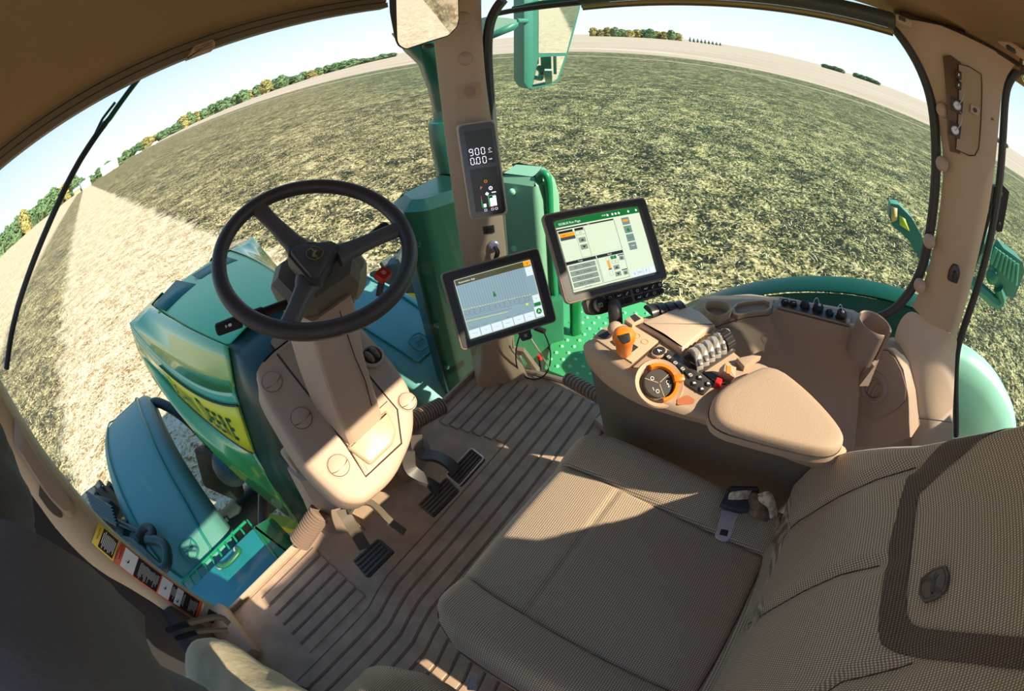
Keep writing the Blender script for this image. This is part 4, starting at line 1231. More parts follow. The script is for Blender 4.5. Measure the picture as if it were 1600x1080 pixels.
def monitor(name, c_, X, Z, casew, caseh, off_y, label, mfront, mside, depth=.034):
    X, Z = V(X).normalized(), V(Z).normalized(); Nn = X.cross(Z); F = frame(c_, X, Nn)
    t = thing(name, V(c_) + Nn * -.06, label, 'monitor')
    o = rr(casew, caseh, .012, 5, 0, off_y)
    g = G(); g.loft([[F @ V((*p, z)) for p in offset(o, k)] for z, k in ((-depth, .03), (-depth * .8, .012), (-.004, 0), (.003, .0), (.0055, .0015), (.0065, .004))], cap1=False); part(g, 'case_shell', mside, t, angle=30)
    inn = rr(.2135, .1605, .003, 3); ou = offset(o, .0045)
    # bezel: ring between outer outline and the screen opening
    g = G(); m_ = len(ou)
    def ring(poly, z):
        return [F @ V((*p, z)) for p in poly]
    def radial(poly, k):  # sample polygon by direction so both rings match
        o_ = []
        for i in range(k):
            a = 2 * PI * i / k; d = V((math.cos(a), math.sin(a))); best = None
            for j in range(len(poly)):
                p, q = V(poly[j]), V(poly[(j + 1) % len(poly)]); e_ = q - p; den = d.x * e_.y - d.y * e_.x
                if abs(den) < 1e-12: continue
                tt = (p.x * e_.y - p.y * e_.x) / den; uu = (p.x * d.y - p.y * d.x) / den
                if tt > 0 and -1e-6 <= uu <= 1 + 1e-6: best = tt if best is None else max(best, tt)
            o_.append((d.x * best, d.y * best))
        return o_
    K = 160
    g.loft([ring(radial(ou, K), .0062), ring(radial(ou, K), .0068), ring(radial(rr(.222, .169, .004, 3), K), .0070), ring(radial(inn, K), .0012)], cap0=False, cap1=False)
    part(g, 'bezel', mfront, t, angle=20)
    return t, F


# right monitor ------------------------------------------------------------
RX = (0.80177564, -0.59762515, 0.); RZ = (0.35797746, 0.48026361, 0.80040478)
t, F = monitor('console_monitor', (.456, .363, .733), RX, RZ, .262, .199, -.001, 'grey console monitor with cream menu screen above the armrest controls', MON, MONS)
g = G(); g.text('JOHN DEERE', .0098, F, 0, .0895, .0072, sx=1.15, bold=.0001); part(g, 'maker_lettering', mat('lettering_dark', (52, 50, 50), .5), t)
u = UIscreen(F, .211, .158)
u.r(0, 0, 1, 1, CREAM, 0); u.r(0, 0, 1, .095, GBAR); u.tx('ISOBUS Run Page', .16, .055, .0072, UWHT); u.tx('10:26', .56, .045, .005, UWHT)
u.g.cur = UWHT
for i, x in enumerate((.60, .66, .70, .74, .86, .96)): u.poly([(x, .03), (x + .02, .045), (x + .012, .07), (x - .006, .06)], UWHT)
u.r(.0, .115, .66, .135, UBLK); u.tx('Run', .36, .126, .004, UWHT)
u.r(.01, .15, .17, .185, UBLK, 2); u.r(.19, .15, .29, .185, UBLK, 2); u.r(.015, .19, .18, .24, UORG, 2); u.tx('Gps', .06, .215, .005, UBLK); u.r(.015, .24, .18, .285, PDARK, 2)
u.box(.19, .19, .30, .25, PDARK); u.tx('2.5', .245, .22, .005, UBLK)
for v_ in (.29, .39):
    u.r(.205, v_, .285, v_ + .07, BGREY, 2); u.poly([(.225, v_ + (.05 if v_ < .3 else .02)), (.265, v_ + (.05 if v_ < .3 else .02)), (.245, v_ + (.02 if v_ < .3 else .05))], UBLK)
u.box(.19, .15, .30, .57, PDARK, .003); u.box(.30, .14, .66, .56, BGREY, .002); u.box(.0, .115, .665, .585, PDARK, .005)
u.r(0, .585, .34, .62, UBLK, 2); u.r(.35, .585, .665, .62, UBLK, 2); u.tx('Preset', .16, .603, .004, UWHT, 5); u.tx('Depth', .5, .603, .004, UWHT, 5)
for i, s_ in enumerate(('Wtr 1   4 Inches', 'Wtr 2   6 Inches', 'Wtr 3   8 Inches', 'Wtr 4   Outline')):
    v_ = .645 + i * .078; u.r(.02, v_, .315, v_ + .062, BGREY, 2); u.box(.02, v_, .315, v_ + .062, PDARK, .004); u.tx(s_, .165, v_ + .031, .0056, UBLK)
u.box(0, .62, .34, .975, PDARK, .005); u.box(.35, .62, .665, .975, PDARK, .005); u.tx('Hold to Save', .17, .963, .0032, UBLK)
u.r(.45, .68, .475, .80, UORG, 2); u.r(.445, .80, .48, .815, UBLK, 2); u.box(.442, .64, .482, .90, GGRN, .003)
u.r(.50, .635, .57, .68, UGRN, 2); u.tx('1', .535, .657, .005, UWHT); u.box(.50, .70, .58, .745, PDARK, .003); u.tx('4.2', .54, .723, .0045, UBLK)
for v_, a in ((.77, 1), (.865, 0)):
    u.r(.505, v_, .575, v_ + .065, BGREY, 2); u.poly([(.52, v_ + (.05 if a else .018)), (.56, v_ + (.05 if a else .018)), (.54, v_ + (.018 if a else .05))], UBLK)
for v_ in (.66, .875): u.r(.60, v_, .655, v_ + .06, BGREY, 2); u.poly([(.615, v_ + .02), (.64, v_ + .02), (.64, v_ + .045), (.615, v_ + .045)], PDARK)
u.r(.59, .635, .66, .65, UBLK, 2); u.r(.59, .85, .66, .865, UBLK, 2)
for i in range(4):
    v_ = .125 + i * .125; u.r(.75, v_, .85, v_ + .115, GGRN, 2); u.box(.75, v_, .85, v_ + .115, CREAM, .004)
u.r(.765, .16, .835, .19, UORG, 3); u.poly([(.775, .33), (.825, .33), (.80, .28)], UGRN); u.r(.79, .33, .81, .35, UGRN, 3); u.r(.77, .43, .83, .434, UBLK, 3); u.tx('1', .8, .41, .004, UBLK); u.tx('STOP', .8, .555, .004, UWHT)
u.r(.70, .905, 1, 1, PBTN, 1); u.ln(.84, .905, .84, 1, GGRN); u.ln(.92, .905, .92, 1, GGRN); u.ln(.77, .905, .77, 1, GGRN); u.tx('?', .88, .95, .011, LBLUE); u.tx('ii', .73, .95, .008, LBLUE); u.tx('OO', .80, .95, .006, LBLUE); u.r(.94, .92, .985, .965, UWHT, 3)
scr = part(u.g, 'screen', UI, t, 'lit menu screen', recalc=False)
g = G(); g.flat(rr(.2125, .1595, .002), .0045, F)
part(g, 'screen_glass', glass('screen_gloss', (250, 252, 250), .055), t)
# mounting arm and button strip below
Fb = F @ Matrix.Translation((.012, -.117, -.004))
g = G(); g.prism(roundpoly([(-.098, .016), (.098, .016), (.098, -.010), (.085, -.018), (-.075, -.022), (-.096, -.014)], .008), -.022, .006, .003, Fb); strip_ = part(g, 'button_strip', mat('strip_brown', (110, 96, 84), .5), t)
g = G(); g.lathe([(.0185, .006), (.0185, .014), (.016, .017), (.013, .0175), (.010, .016), (0, .016)], Fb @ Matrix.Translation((-.070, -.002, 0)), 28); k = part(g, 'selector_knob', BTN, t, 'round black selector knob')
g = G(); g.tube([Fb @ V((-.070 + a, -.002 + b_, .0168)) for a, b_ in rr(.009, .008, .002, 2)], .0005, 4, closed=True); g.text('K', .006, Fb, -.070, -.002, .0168); part(g, 'knob_symbol', WHITE, k)
xs_ = [-.040, -.0185, .003, .030, .0515, .072, .0915]
for i, x in enumerate(xs_):
    for j, y in enumerate((.0075, -.0075)):
        w_ = .0185 if x < .08 else .0150
        Fk = Fb @ Matrix.Translation((x, y, .006))
        g = G(); g.prism(rr(w_, .0125, .002, 2), 0, .0028, .001, Fk); k = part(g, 'strip_button', BTN, t)
        if j == 0 or 3 <= i < 6:
            g = G()
            if (i + j) % 3 == 0: g.tube([Fk @ V((.003 * math.cos(a * PI / 5), .003 * math.sin(a * PI / 5), .003)) for a in range(10)], .0005, 4, closed=True)
            elif (i + j) % 3 == 1: g.flat([(-.005, -.001), (-.001, .0015), (.001, -.0005), (.005, .002), (.005, -.001), (0, -.002)], .0031, Fk)
            else: g.flat([(-.003, -.003), (.003, .002), (.004, .0035), (.002, .003), (-.004, -.002)], .0031, Fk); g.flat([(-.004, -.0035), (.001, -.0035), (.001, -.003), (-.004, -.003)], .0031, Fk)
            if i == 6: g.text('ESC', .0038, Fk, 0, 0, .0032)
            part(g, 'button_symbol', WHITE, k)
g = G(); g.tube([F @ V((.0, -.06, -.035)), F @ V((.0, -.13, -.05)), V((.36, .30, .66)), V((.355, .29, .60))], .015, 14, smooth=2); part(g, 'mount_arm', DARKP, t, 'dark mounting arm')

# left monitor ------------------------------------------------------------
LX = (0.82903757, -0.5591929, 0.); LZ = (0.27512291, 0.40788649, 0.87006303)
t, F = monitor('guidance_monitor', (.395, .636, .544), LX, LZ, .272, .208, .002, 'black-bezelled guidance monitor with blue map screen at the foot of the right front post', MONB, MONS)
g = G(); g.text('JOHN DEERE', .0105, F, .004, .0935, .0072, sx=1.15, bold=.0001); part(g, 'maker_lettering', mat('lettering_black', (28, 28, 30), .5), t)
u = UIscreen(F, .211, .158)
u.r(0, 0, 1, 1, SLATE, 0); u.r(0, 0, 1, .10, OLIVE); u.tx('Automation App', .15, .06, .0066, UWHT); u.r(.90, .005, .995, .09, UORG, 2); u.tx('x', .95, .045, .009, UBLK)
for i in range(26):
    x = .02 + i * .0335; u.ln(x, .11, x + .01, .52 + .006 * i - .05, LBLUE, .0006)
for i in range(26): x = .01 + i * .0345; u.r(x, .50 + i * .0028, x + .02, .508 + i * .0028, UYEL, 3)
for k_ in range(4): u.ln(.0, .54 + k_ * .028, .92, .60 + k_ * .028, LBLUE, .0005)
for i in range(13):
    cx_ = .05 + i * .065; cy_ = .57 + i * .005; rr_ = .028 + .008 * ((i * 7) % 3)
    pts_ = [(cx_ + rr_ * math.cos(a * PI / 8), cy_ + rr_ * 1.3 * math.sin(a * PI / 8)) for a in range(17)]
    for a, b_ in zip(pts_, pts_[1:]): u.ln(*a, *b_, LBLUE, .0005)
u.ln(.0, .70, .55, .745, UYEL, .0011, 3); u.ln(.0, .665, .6, .71, LBLUE, .0007); u.r(.80, .70, .83, .73, UYEL, 3)
u.poly([(.425, .40), (.44, .34), (.455, .40), (.46, .44), (.42, .44)], UGRN); u.r(.905, .11, .995, .26, PBTN, 2); u.tx('-', .95, .18, .01, UBLK); u.r(.905, .60, .995, .73, PBTN, 2); u.tx('+', .95, .665, .007, UBLK)
u.r(.905, .735, .995, .79, UGRN, 2); u.r(.89, .80, .995, .98, PBTN, 2); u.poly([(.945 + .038 * math.cos(a * PI / 12), .885 + .05 * math.sin(a * PI / 12)) for a in range(24)], UGRN, 4); u.tx('A', .945, .885, .011, UWHT, 6)
for i in range(6):
    x = .01 + i * .146; u.r(x, .86, x + .136, .99, PBTN, 2); u.tx(('Guidance', 'Set', 'Turns', 'Sections', 'Auto', 'Page')[i], x + .068, .925, .0038, GGRN)
for i in range(5): u.tx(('0.0 mi', '12.4 a', 'N 3', '30 ft', '0 %')[i], .08 + i * .15, .83, .005, LBLUE)
for a in ((0, 0, 1, .006), (0, .994, 1, 1), (0, 0, .005, 1), (.995, 0, 1, 1)): u.r(*a, CREAM, 5)
part(u.g, 'screen', UI, t, 'lit map screen', recalc=False)
g = G(); g.flat(rr(.2125, .1595, .002), .0045, F); part(g, 'screen_glass', glass('screen_gloss2', (250, 252, 250), .05), t)
g = G(); g.tube([F @ V((-.0, -.03, -.03)), F @ V((-.0, -.05, -.07)), V((.50, .79, .50)), V((.55, .84, .50))], .022, 12, smooth=1); part(g, 'mount_arm', DARKP, t, 'dark mounting arm')
Fk = F @ Matrix.Translation((.042, -.112, -.004)); g = G(); g.prism(roundpoly([(-.018, .012), (.018, .012), (.015, -.016), (-.012, -.016)], .004), -.01, 0, .001, Fk); k = part(g, 'release_tab', DARKP, t)
g = G(); g.flat([(-.004, .003), (0, 0), (.004, .003), (.004, -.005), (0, -.008), (-.004, -.005)], .0003, Fk); part(g, 'tab_cutout', TRIM2, k)

# cable hanging behind the left monitor ------------------------------------
t = thing('display_cable', (.6, .78, .1), 'thin dark cable looping down behind the guidance monitor', 'cable')
g = G(); g.tube([at(x, y, px=q) for x, y, q in ((812, 525, .60), (806, 545, .60), (806, 568, .61), (812, 584, .62), (828, 593, .63), (846, 592, .64), (858, 578, .66), (861, 555, .67), (857, 535, .66), (848, 515, .64))], .0028, 8, smooth=2); part(g, 'cable_loop', mat('cable_dark', (52, 62, 56), .5), t)
g = G(); g.tube([at(x, y, px=.66) for x, y in ((824, 522), (830, 530), (858, 574), (858, 578), (846, 580))], .0032, 8); part(g, 'cable_sleeve', mat('cable_pale', (222, 206, 180), .5), t, 'pale cable with connector')
g = G(); g.cyl(at(824, 516, px=.66), at(829, 526, px=.66), .008); g.cyl(at(836, 512, px=.66), at(851, 518, px=.66), .010); part(g, 'cable_plug', DARKP, t)
g = G(); g.cyl(at(844, 560, px=.72), at(846, 576, px=.72), .008); part(g, 'connector_body', BLACK, t); g = G(); g.cyl(at(843, 555, px=.72), at(844, 561, px=.72), .009); part(g, 'connector_ring', RED, t)

# corner post display --------------------------------------------------------
cn = V((-.69, -.69, .2)).normalized(); cX = V((.707, -.707, 0)); cZ = cn.cross(cX)
t = thing('corner_post_display', (.65, .84, .80), 'tall narrow black instrument display in silver frame on the right front post', 'display')
F = frame(V((.6, .885, .75)) * .935 + V(CAM) * .065 + cX * .0505 + cZ * .046, cX, cn)
g = G(); g.loft([[F @ V((*p, z)) for p in rr(w_ * .94, h_ * .94, .012, 4)] for w_, h_, z in ((.07, .25, -.08), (.114, .298, -.02), (.116, .300, .003), (.113, .297, .007), (.106, .290, .008), (.104, .288, .0055))]); part(g, 'silver_frame', mat('silver_frame', (196, 184, 170), .35), t, angle=30)
F = F @ Matrix.Scale(.94, 4)
g = G(); g.prism(rr(.1045, .2885, .009), .004, .0060, 0, F); part(g, 'dark_face', mat('display_black', (30, 30, 30), .12, coat=.5), t)
DISPG = [emi('seg_white', (216, 212, 232), 1.5), emi('seg_orange', (206, 120, 36)), emi('seg_green', (30, 150, 80)), emi('seg_red', (150, 44, 30)), mat('lcd_window', (46, 46, 40), .2)]
for (a0, a1, a2, a3) in ((-.038, .018, .042, .124), (-.038, -.128, .042, .006)):
    g = G(); g.cur = 0; g.flat([(a0, a1), (a2, a1), (a2, a3), (a0, a3)], .0061, F); part(g, 'lcd_window', DISPG[4], t)
SEG = {'9': 'abcdfg', '0': 'abcdef'}


def seg(g, ch, x, y, s):
    P_ = {'a': (0, 1, 1), 'g': (0, 0, 1), 'd': (0, -1, 1), 'f': (-.5, .5, 0), 'b': (.5, .5, 0), 'e': (-.5, -.5, 0), 'c': (.5, -.5, 0)}
    for c_ in SEG[ch]:
        px_, py_, hor = P_[c_]; w_, h_ = (s * .72, s * .17) if hor else (s * .17, s * .78)
        g.flat(rr(w_, h_, s * .05, 1, x + px_ * s * .95, y + py_ * s * .95), .0064, F)


g = G()
for i, ch in enumerate('900'): seg(g, ch, -.026 + i * .0175, .058, .0105)
for i, ch in enumerate('000'): seg(g, ch, -.026 + (0, .0175, .036)[i], .030, .0105)
g.flat(rr(.0025, .0025, .0005, 1, -.0165, .021), .0064, F); g.text('mph', .006, F, .028, .030, .0064); g.tube([F @ V((.030 + .004 * math.cos(a), .060 + .004 * math.sin(a), .0064)) for a in (.3, 1, 2, 3, 4, 4.9)], .0005, 4)
g.flat(rr(.012, .001, .0002, 1, .030, .051), .0064, F)
g.tube([F @ V((.016 + .005 * math.cos(a * .628), -.060 + .005 * math.sin(a * .628), .0064)) for a in range(10)], .0009, 4, closed=True); g.flat(rr(.001, .009, .0002, 1, .016, -.060), .0065, F)
g.flat([(-.003, -.076), (.003, -.070), (.009, -.076), (.003, -.082)], .0064, F); g.flat(rr(.014, .003, .001, 1, .024, -.074), .0064, F)
g.flat(rr(.0085, .010, .0005, 1, -.008, -.111), .0064, F); g.flat(rr(.009, .026, .0005, 1, .013, -.104), .0064, F); g.flat(rr(.010, .031, .0005, 1, .0235, -.1005), .0064, F)
for x in (-.008, .013, .025): g.tube([F @ V((x + q[0], -.126 + q[1], .0064)) for q in rr(.007, .006, .001, 2)], .0004, 4, closed=True)
part(g, 'white_readout', DISPG[0], t)
g = G(); g.text('P', .0125, F, -.012, -.056, .0064); g.tube([F @ V((.004 + .0042 * math.cos(a * .628), -.037 + .0042 * math.sin(a * .628), .0064)) for a in range(10)], .0007, 4, closed=True); g.text('-', .006, F, .004, -.037, .0064); part(g, 'orange_readout', DISPG[1], t)
g = G(); g.flat(rr(.002, .026, .0003, 1, -.016, -.104), .0064, F); g.flat(rr(.010, .002, .0003, 1, -.010, -.118), .0064, F); g.flat(rr(.003, .034, .0003, 1, .0055, -.100), .0064, F); g.flat(rr(.024, .002, .0003, 1, .016, -.083), .0064, F); part(g, 'green_gauge', DISPG[2], t)
g = G(); g.flat(rr(.002, .012, .0003, 1, -.016, -.086), .0064, F); g.flat(rr(.024, .0015, .0003, 1, .017, -.1185), .0064, F); part(g, 'red_gauge', DISPG[3], t)

# inside mirror ----------------------------------------------------------------
mc = V((.40, .75, 1.28)); mn = (V((-.62, -.70, -.08))).normalized(); mx = V((.75, -.66, 0)).normalized()
Fq = frame(mc, mx, mn); iv = Fq.inverted()
ol = [iv @ on(x, y, mc, mn) for x, y in ((607, -30), (609, 20), (617, 62), (622, 73), (634, 78), (700, 57), (714, 44), (718, 33), (717, -5), (716, -30))]
ol = [(p.x, p.y) for p in ol]
t = thing('rear_view_mirror', mc, 'rounded rear-view mirror hanging at the top of the right front post', 'mirror')
po = roundpoly(ol, .008, 4)
g = G(); g.loft([[Fq @ V((*p, z)) for p in offset(po, k)] for z, k in ((-.035, .03), (-.018, .006), (.0, 0), (.003, .0015))]); part(g, 'mirror_shell', BLACK, t)
iv2 = [iv @ on(x, y, mc, mn) for x, y in ((619, -30), (621, 62), (624, 70), (634, 76), (700, 55), (713, 42), (716, 30), (715, -5), (714, -30))]
g = G(); g.flat(roundpoly([(p.x, p.y) for p in iv2], .006), .0034, Fq); part(g, 'mirror_glass', MIRRORM, t)
g = G(); g.tube([Fq @ V((.0, .03, -.02)), Fq @ V((.02, .05, -.08)), V((.50, .90, 1.42))], .010, 10); part(g, 'mirror_stalk', DARKP, t)
g = G(); c2 = on(669, 68, mc + mn * -.02, mn); g.lathe([(.014, 0), (.014, .006), (0, .009)], frame(c2 - V((0, 0, .004)), mx, (-.2, -.2, -1)), 18); part(g, 'pivot_knob', DARKP, t)
# ------------------------------------------------------------------ armrest console right of the seat
cs = lambda x, y, z=.66: at(900 + x / 5.714, 480 + y / 5.714, pz=z)
TZ = .66
t = thing('armrest_console', (.28, .05, .3), 'tan armrest console with orange lever and padded armrest, right of the driver seat', 'armrest console')
top_px = [(923, 541), (927, 529), (943, 514), (961, 507), (987, 500), (1008, 492), (1036, 486), (1066, 484), (1092, 497), (1119, 518), (1145, 546), (1166, 563), (1200, 566), (1262, 620), (1312, 672), (1316, 696), (1290, 716), (1240, 706), (1150, 672), (1105, 650), (1060, 640), (1014, 622), (990, 590), (950, 562)]
top3 = [at(x, y, pz=TZ) for x, y in top_px]; top2 = [(p.x, p.y) for p in top3]
low_px = {0: (914, 566), 1: (917, 552), 23: (946, 602), 22: (985, 625), 21: (1010, 637), 20: (1058, 652), 19: (1105, 664), 18: (1150, 685), 17: (1240, 722), 16: (1290, 738), 15: (1322, 712)}
low3 = [at(*low_px[i], pz=.585) if i in low_px else V((p.x + .004, p.y, .585)) for i, p in enumerate(top3)]
mid3 = [a.lerp(b_, .45) + V(((a.x - .30) * .06, (a.y - .02) * .04, .008)) for a, b_ in zip(top3, low3)]
cl2 = lambda pts, it=1: pts


def closedsmooth(r_, it=1):
    for _ in range(it):
        q = []
        for i in range(len(r_)): a, b_ = r_[i], r_[(i + 1) % len(r_)]; q += [a * .75 + b_ * .25, a * .25 + b_ * .75]
        r_ = q
    return r_


cen = sum(top3, V((0, 0, 0))) / len(top3)
inner = [p.lerp(V((*offset(top2, .010)[i], TZ)), 1) for i, p in enumerate(top3)]
g = G(); g.loft([closedsmooth(r_, 2) for r_ in (low3, mid3, [p + V((0, 0, -.010)) for p in top3], [p.lerp(q, .35) + V((0, 0, -.002)) for p, q in zip(top3, inner)], [q + V((0, 0, .001)) for q in inner])])
part(g, 'console_shell', CONS, t, angle=50)
base3 = [V((p.x + .03 + (.06 if p.x < .3 else -.02), p.y * .9 - .01, .16)) for p in low3]
g = G(); g.loft([closedsmooth(r_, 2) for r_ in (base3, [V((*(q), .586)) for q in offset([(p.x, p.y) for p in low3], .006)])]); part(g, 'side_panel', CSIDE, t, 'dark lower side panel', angle=50)
g = G(); g.tube([cs(500, 540, .664), cs(750, 318, .664)], .0012, 5); g.tube([cs(505, 545, .66), cs(600, 730, .61), cs(640, 830, .59)], .0010, 5)
part(g, 'panel_gap', GP, t)
FT = frame((.25, .1, TZ + .0015), (1, 0, 0), (0, 0, 1)); ft2 = lambda pts: [((p.x - .25), (p.y - .1)) for p in (cs(x, y) for x, y in pts)]
# gated lever plate
g = G(); g.prism(ft2([(150, 280), (245, 195), (380, 160), (580, 190), (745, 310), (500, 510), (330, 400)]), 0, .003, .0015, FT); lp_ = part(g, 'lever_plate', mat('console_plate', (190, 166, 138), .45), t)
g = G(); g.prism(roundpoly(ft2([(190, 275), (290, 226), (338, 246), (335, 272), (300, 262), (262, 302), (225, 292)]), .002), 0, .0035, 0, FT); part(g, 'gate_slot', BLACK, lp_)
g = G(); g.prism(roundpoly(ft2([(300, 325), (345, 305), (400, 350), (500, 342), (556, 375), (472, 440), (440, 420), (340, 362)]), .002), 0, .0035, 0, FT); part(g, 'gate_slot', BLACK, lp_)
for x, y in ((540, 275), (612, 327)):
    F = frame(cs(x, y) + V((0, 0, .004)), (1, 0, 0), (0, 0, 1)); g = G(); g.lathe([(.0075, 0), (.0075, .001), (.0062, .0012), (.005, -.002), (0, -.002)], F, 18); part(g, 'round_button', mat('button_orange_lit', (222, 150, 80), .4), lp_, 'round button with orange light put in its tint')  # orange light in these round pits is put into the colour
# orange lever
jb = cs(430, 415, .668); jt = at(975, 517, pz=.735); ax = (jt - jb)
g = G(); rings = []
xa = V((.75, -.66, 0)).normalized()
for tt, rx, ry in ((0, .011, .010), (.08, .014, .012), (.3, .0155, .013), (.48, .0165, .014), (.62, .0205, .016), (.8, .0215, .017), (.92, .018, .015), (1.0, .009, .008)):
    c_ = jb + ax * tt; ya = ax.normalized().cross(xa).normalized()
    rings.append([c_ + xa * rx * math.cos(2 * PI * i / 20) + ya * ry * math.sin(2 * PI * i / 20) for i in range(20)])
g.loft(rings); jk = part(g, 'drive_lever', ORANGE, t, 'orange drive lever with black thumb button', angle=70)
cN = (V(CAM) - (jb + ax * .62)).normalized(); F = frame(jb + ax * .66 + cN * .0225, xa, cN)
g = G(); g.prism(roundpoly([(-.012, .008), (.012, .008), (.010, -.007), (-.004, -.009)], .004), -.006, .0035, .002, F); part(g, 'thumb_button', BLACK, jk)
g = G(); g.ball(at(961, 513, pz=.685), (.016, .014, .012)); part(g, 'lever_gaiter', PAD, t)
# pale front storage flap and slot beside the lever
g = G(); g.prism(ft2([(430, 150), (520, 90), (600, 135), (500, 200)]), 0, .010, .003, FT); part(g, 'throttle_gate', mat('console_plate', (190, 166, 138), .45), t)
g = G(); g.prism(ft2([(480, 125), (520, 103), (575, 145), (520, 175)]), .009, .0105, 0, FT); part(g, 'gate_slot', BLACK, t)
# lid of the compartment
lidp_ = [(560, 195), (790, 95), (870, 55), (1010, 45), (1110, 95), (1240, 215), (1165, 240), (940, 435), (760, 305)]
g = G(); g.prism(roundpoly(ft2(lidp_), .004), 0, .014, .006, FT, 3); part(g, 'compartment_lid', mat('console_lid', (196, 172, 146), .45), t, 'tan hinged lid', angle=40)
# black rocker paddles along the far edge
for i in range(4):
    p = at(1018 + i * 14, 488 - i * 1.6, pz=.665); F = frame(p + V((0, 0, .002)), (.82, -.57, 0), (0, 0, 1))
    g = G(); g.loft([[F @ V((x, .018 * math.cos(R(a)), .014 * math.sin(R(a)))) for a in range(0, 181, 20)] for x in (-.0085, -.0075, .0075, .0085)]); part(g, 'black_paddle', mat('paddle_black', (60, 58, 58), .35), t, angle=60)
# silver-faced hydraulic levers
PDL = mat('lever_silver', (176, 170, 160), .25, metal=.35)
for i in range(6):
    u_ = i / 5; a = V(cs(1010 + 290 * u_, 455 - 175 * u_)); a.z = .676; b_ = V(cs(1100 + 262 * u_, 575 - 175 * u_)); b_.z = .672
    d = (b_ - a); s_ = V((d.y, -d.x, 0)).normalized(); L_ = d.length; up_ = V((0, 0, 1)); rings = []
    for q, h in ((-.16, -.006), (0, .006), (.25, .013), (.5, .014), (.75, .009), (1.0, -.002), (1.06, -.008)):
        c_ = a + d * q; rings.append([c_ + s_ * x + up_ * (h + zz) for x, zz in ((-.0068, -.004), (-.0068, .001), (-.005, .003), (.005, .003), (.0068, .001), (.0068, -.004))])
    g = G(); g.loft(rings); k = part(g, 'hydraulic_lever', PDL, t, angle=40)
    g = G(); F = frame(a + d * .9 + up_ * .006, s_, (d.normalized() * .5 + up_).normalized()); g.prism(rr(.009, .012, .002), 0, .003, .001, F); part(g, 'lever_key', mat('lever_dark', (92, 86, 80), .4), k)
g = G(); g.prism(ft2([(960, 455), (1300, 235), (1420, 400), (1110, 605)]), -.001, .004, .002, FT); part(g, 'lever_bay', DARKP, t)
F = frame(cs(1335, 300, .674), (.55, .83, 0), V((.80, -.55, .25))); g = G()
pr = []
for i in range(40): pr.append((.0205 + (.0012 if i % 2 else 0)))
g.loft([[F @ V((r_ * math.cos(2 * PI * i / 40), r_ * math.sin(2 * PI * i / 40), z)) for i, r_ in enumerate(pr)] for z in (-.009, .009)]); part(g, 'knurled_wheel', BTN, t, 'black knurled thumb wheel', angle=15)
# black button field
FBt = frame((.25, .1, TZ + .0035), (1, 0, 0), (0, 0, 1))
g = G(); g.prism(roundpoly(ft2([(812, 398), (900, 440), (1010, 530), (1228, 700), (1132, 798), (1040, 745), (935, 672), (860, 560), (775, 480)]), .003), 0, .004, .001, FT); bf = part(g, 'button_panel', mat('panel_charcoal', (58, 54, 52), .4), t)
CR = [(810, 475), (868, 527), (932, 580), (1000, 635)]
for i, (x, y) in enumerate(CR + [(1098, 655), (1048, 708), (1172, 712), (1116, 760)]):
    big_ = i < 4; F = frame(cs(x + (6 if big_ else 0), y - (8 if big_ else 0)) + V((0, 0, .0055)), V((.62, .78, 0)) if big_ else V((.95, .3, 0)), (0, 0, 1)); w_, h_ = (.0185, .0112) if big_ else (.0105, .0085)
    g = G(); g.prism(rr(w_, h_, .0015, 2), 0, .003, .001, F); k = part(g, 'function_button', BTN, bf)
    Fs = frame(F @ V((-.003 if big_ else 0, 0, .0032)), (.85, -.4, 0), (0, 0, 1)); g = G()
    if big_: g.tube([Fs @ V((*q, 0)) for q in rr(.0062, .0055, .0014, 2)], .0006, 4, closed=True); g.flat(rr(.003, .001, .0002, 1), .0003, Fs)
    else: g.flat([(-.0035, 0), (-.001, .001), (0, .0035), (.001, .001), (.0035, .0015), (.002, -.001), (.0025, -.0035), (-.001, -.0015)], 0, Fs)
    part(g, 'button_symbol', WHITE, k)
F = frame(cs(738, 425) + V((0, 0, .004)), (.75, -.3, 0), (0, 0, 1))
g = G(); g.prism(ell(.0165, .0125, 28), 0, .0045, .0015, F); part(g, 'oval_bezel', PAD, t)
g = G(); g.prism(ell(.0138, .0102, 28), .003, .0058, .001, F); k = part(g, 'oval_button', BTN, t); g = G(); g.text('A', .011, F, 0, 0, .0060, bold=.0003); part(g, 'button_symbol', WHITE, k)
# orange thumbwheel (speed dial)
dc = cs(735, 690, .667); dn = V((-.34, -.26, .9)).normalized(); FD = frame(dc, (.80, -.60, 0), dn)
g = G(); g.lathe([(.040, -.014), (.044, .006), (.042, .009), (.035, .006), (.033, -.004)], FD, 40, cap=False); part(g, 'dial_collar', CONS, t)
g = G(); g.lathe([(.0265, -.02), (.0265, .004), (.025, .006), (0, .0065)], FD, 40); k = part(g, 'dial_face', mat('dial_face_dark', (64, 60, 58), .4), t)
g = G()
for a in (20, 140, 265): g.box(FD @ V((.014 * math.cos(R(a)), .014 * math.sin(R(a)), .0066)), (.024, .0012, .0006), (FD.to_3x3() @ Matrix.Rotation(R(a), 3, 'Z')).to_4x4())
part(g, 'dial_divider', CONS, k)
g = G(); g.text('2', .009, FD, .013, -.010, .0068); g.text('1', .009, FD, -.014, -.006, .0068); g.text('RES', .006, FD, .008, .013, .0068) if False else None
for x, y in ((-.008, .012), (-.009, -.012), (.015, -.004)): g.tube([FD @ V((x + .003 * math.cos(a * .785), y + .003 * math.sin(a * .785), .0068)) for a in range(8)], .0006, 4, closed=True)
part(g, 'dial_symbol', WHITE, k)
g = G(); rings = []
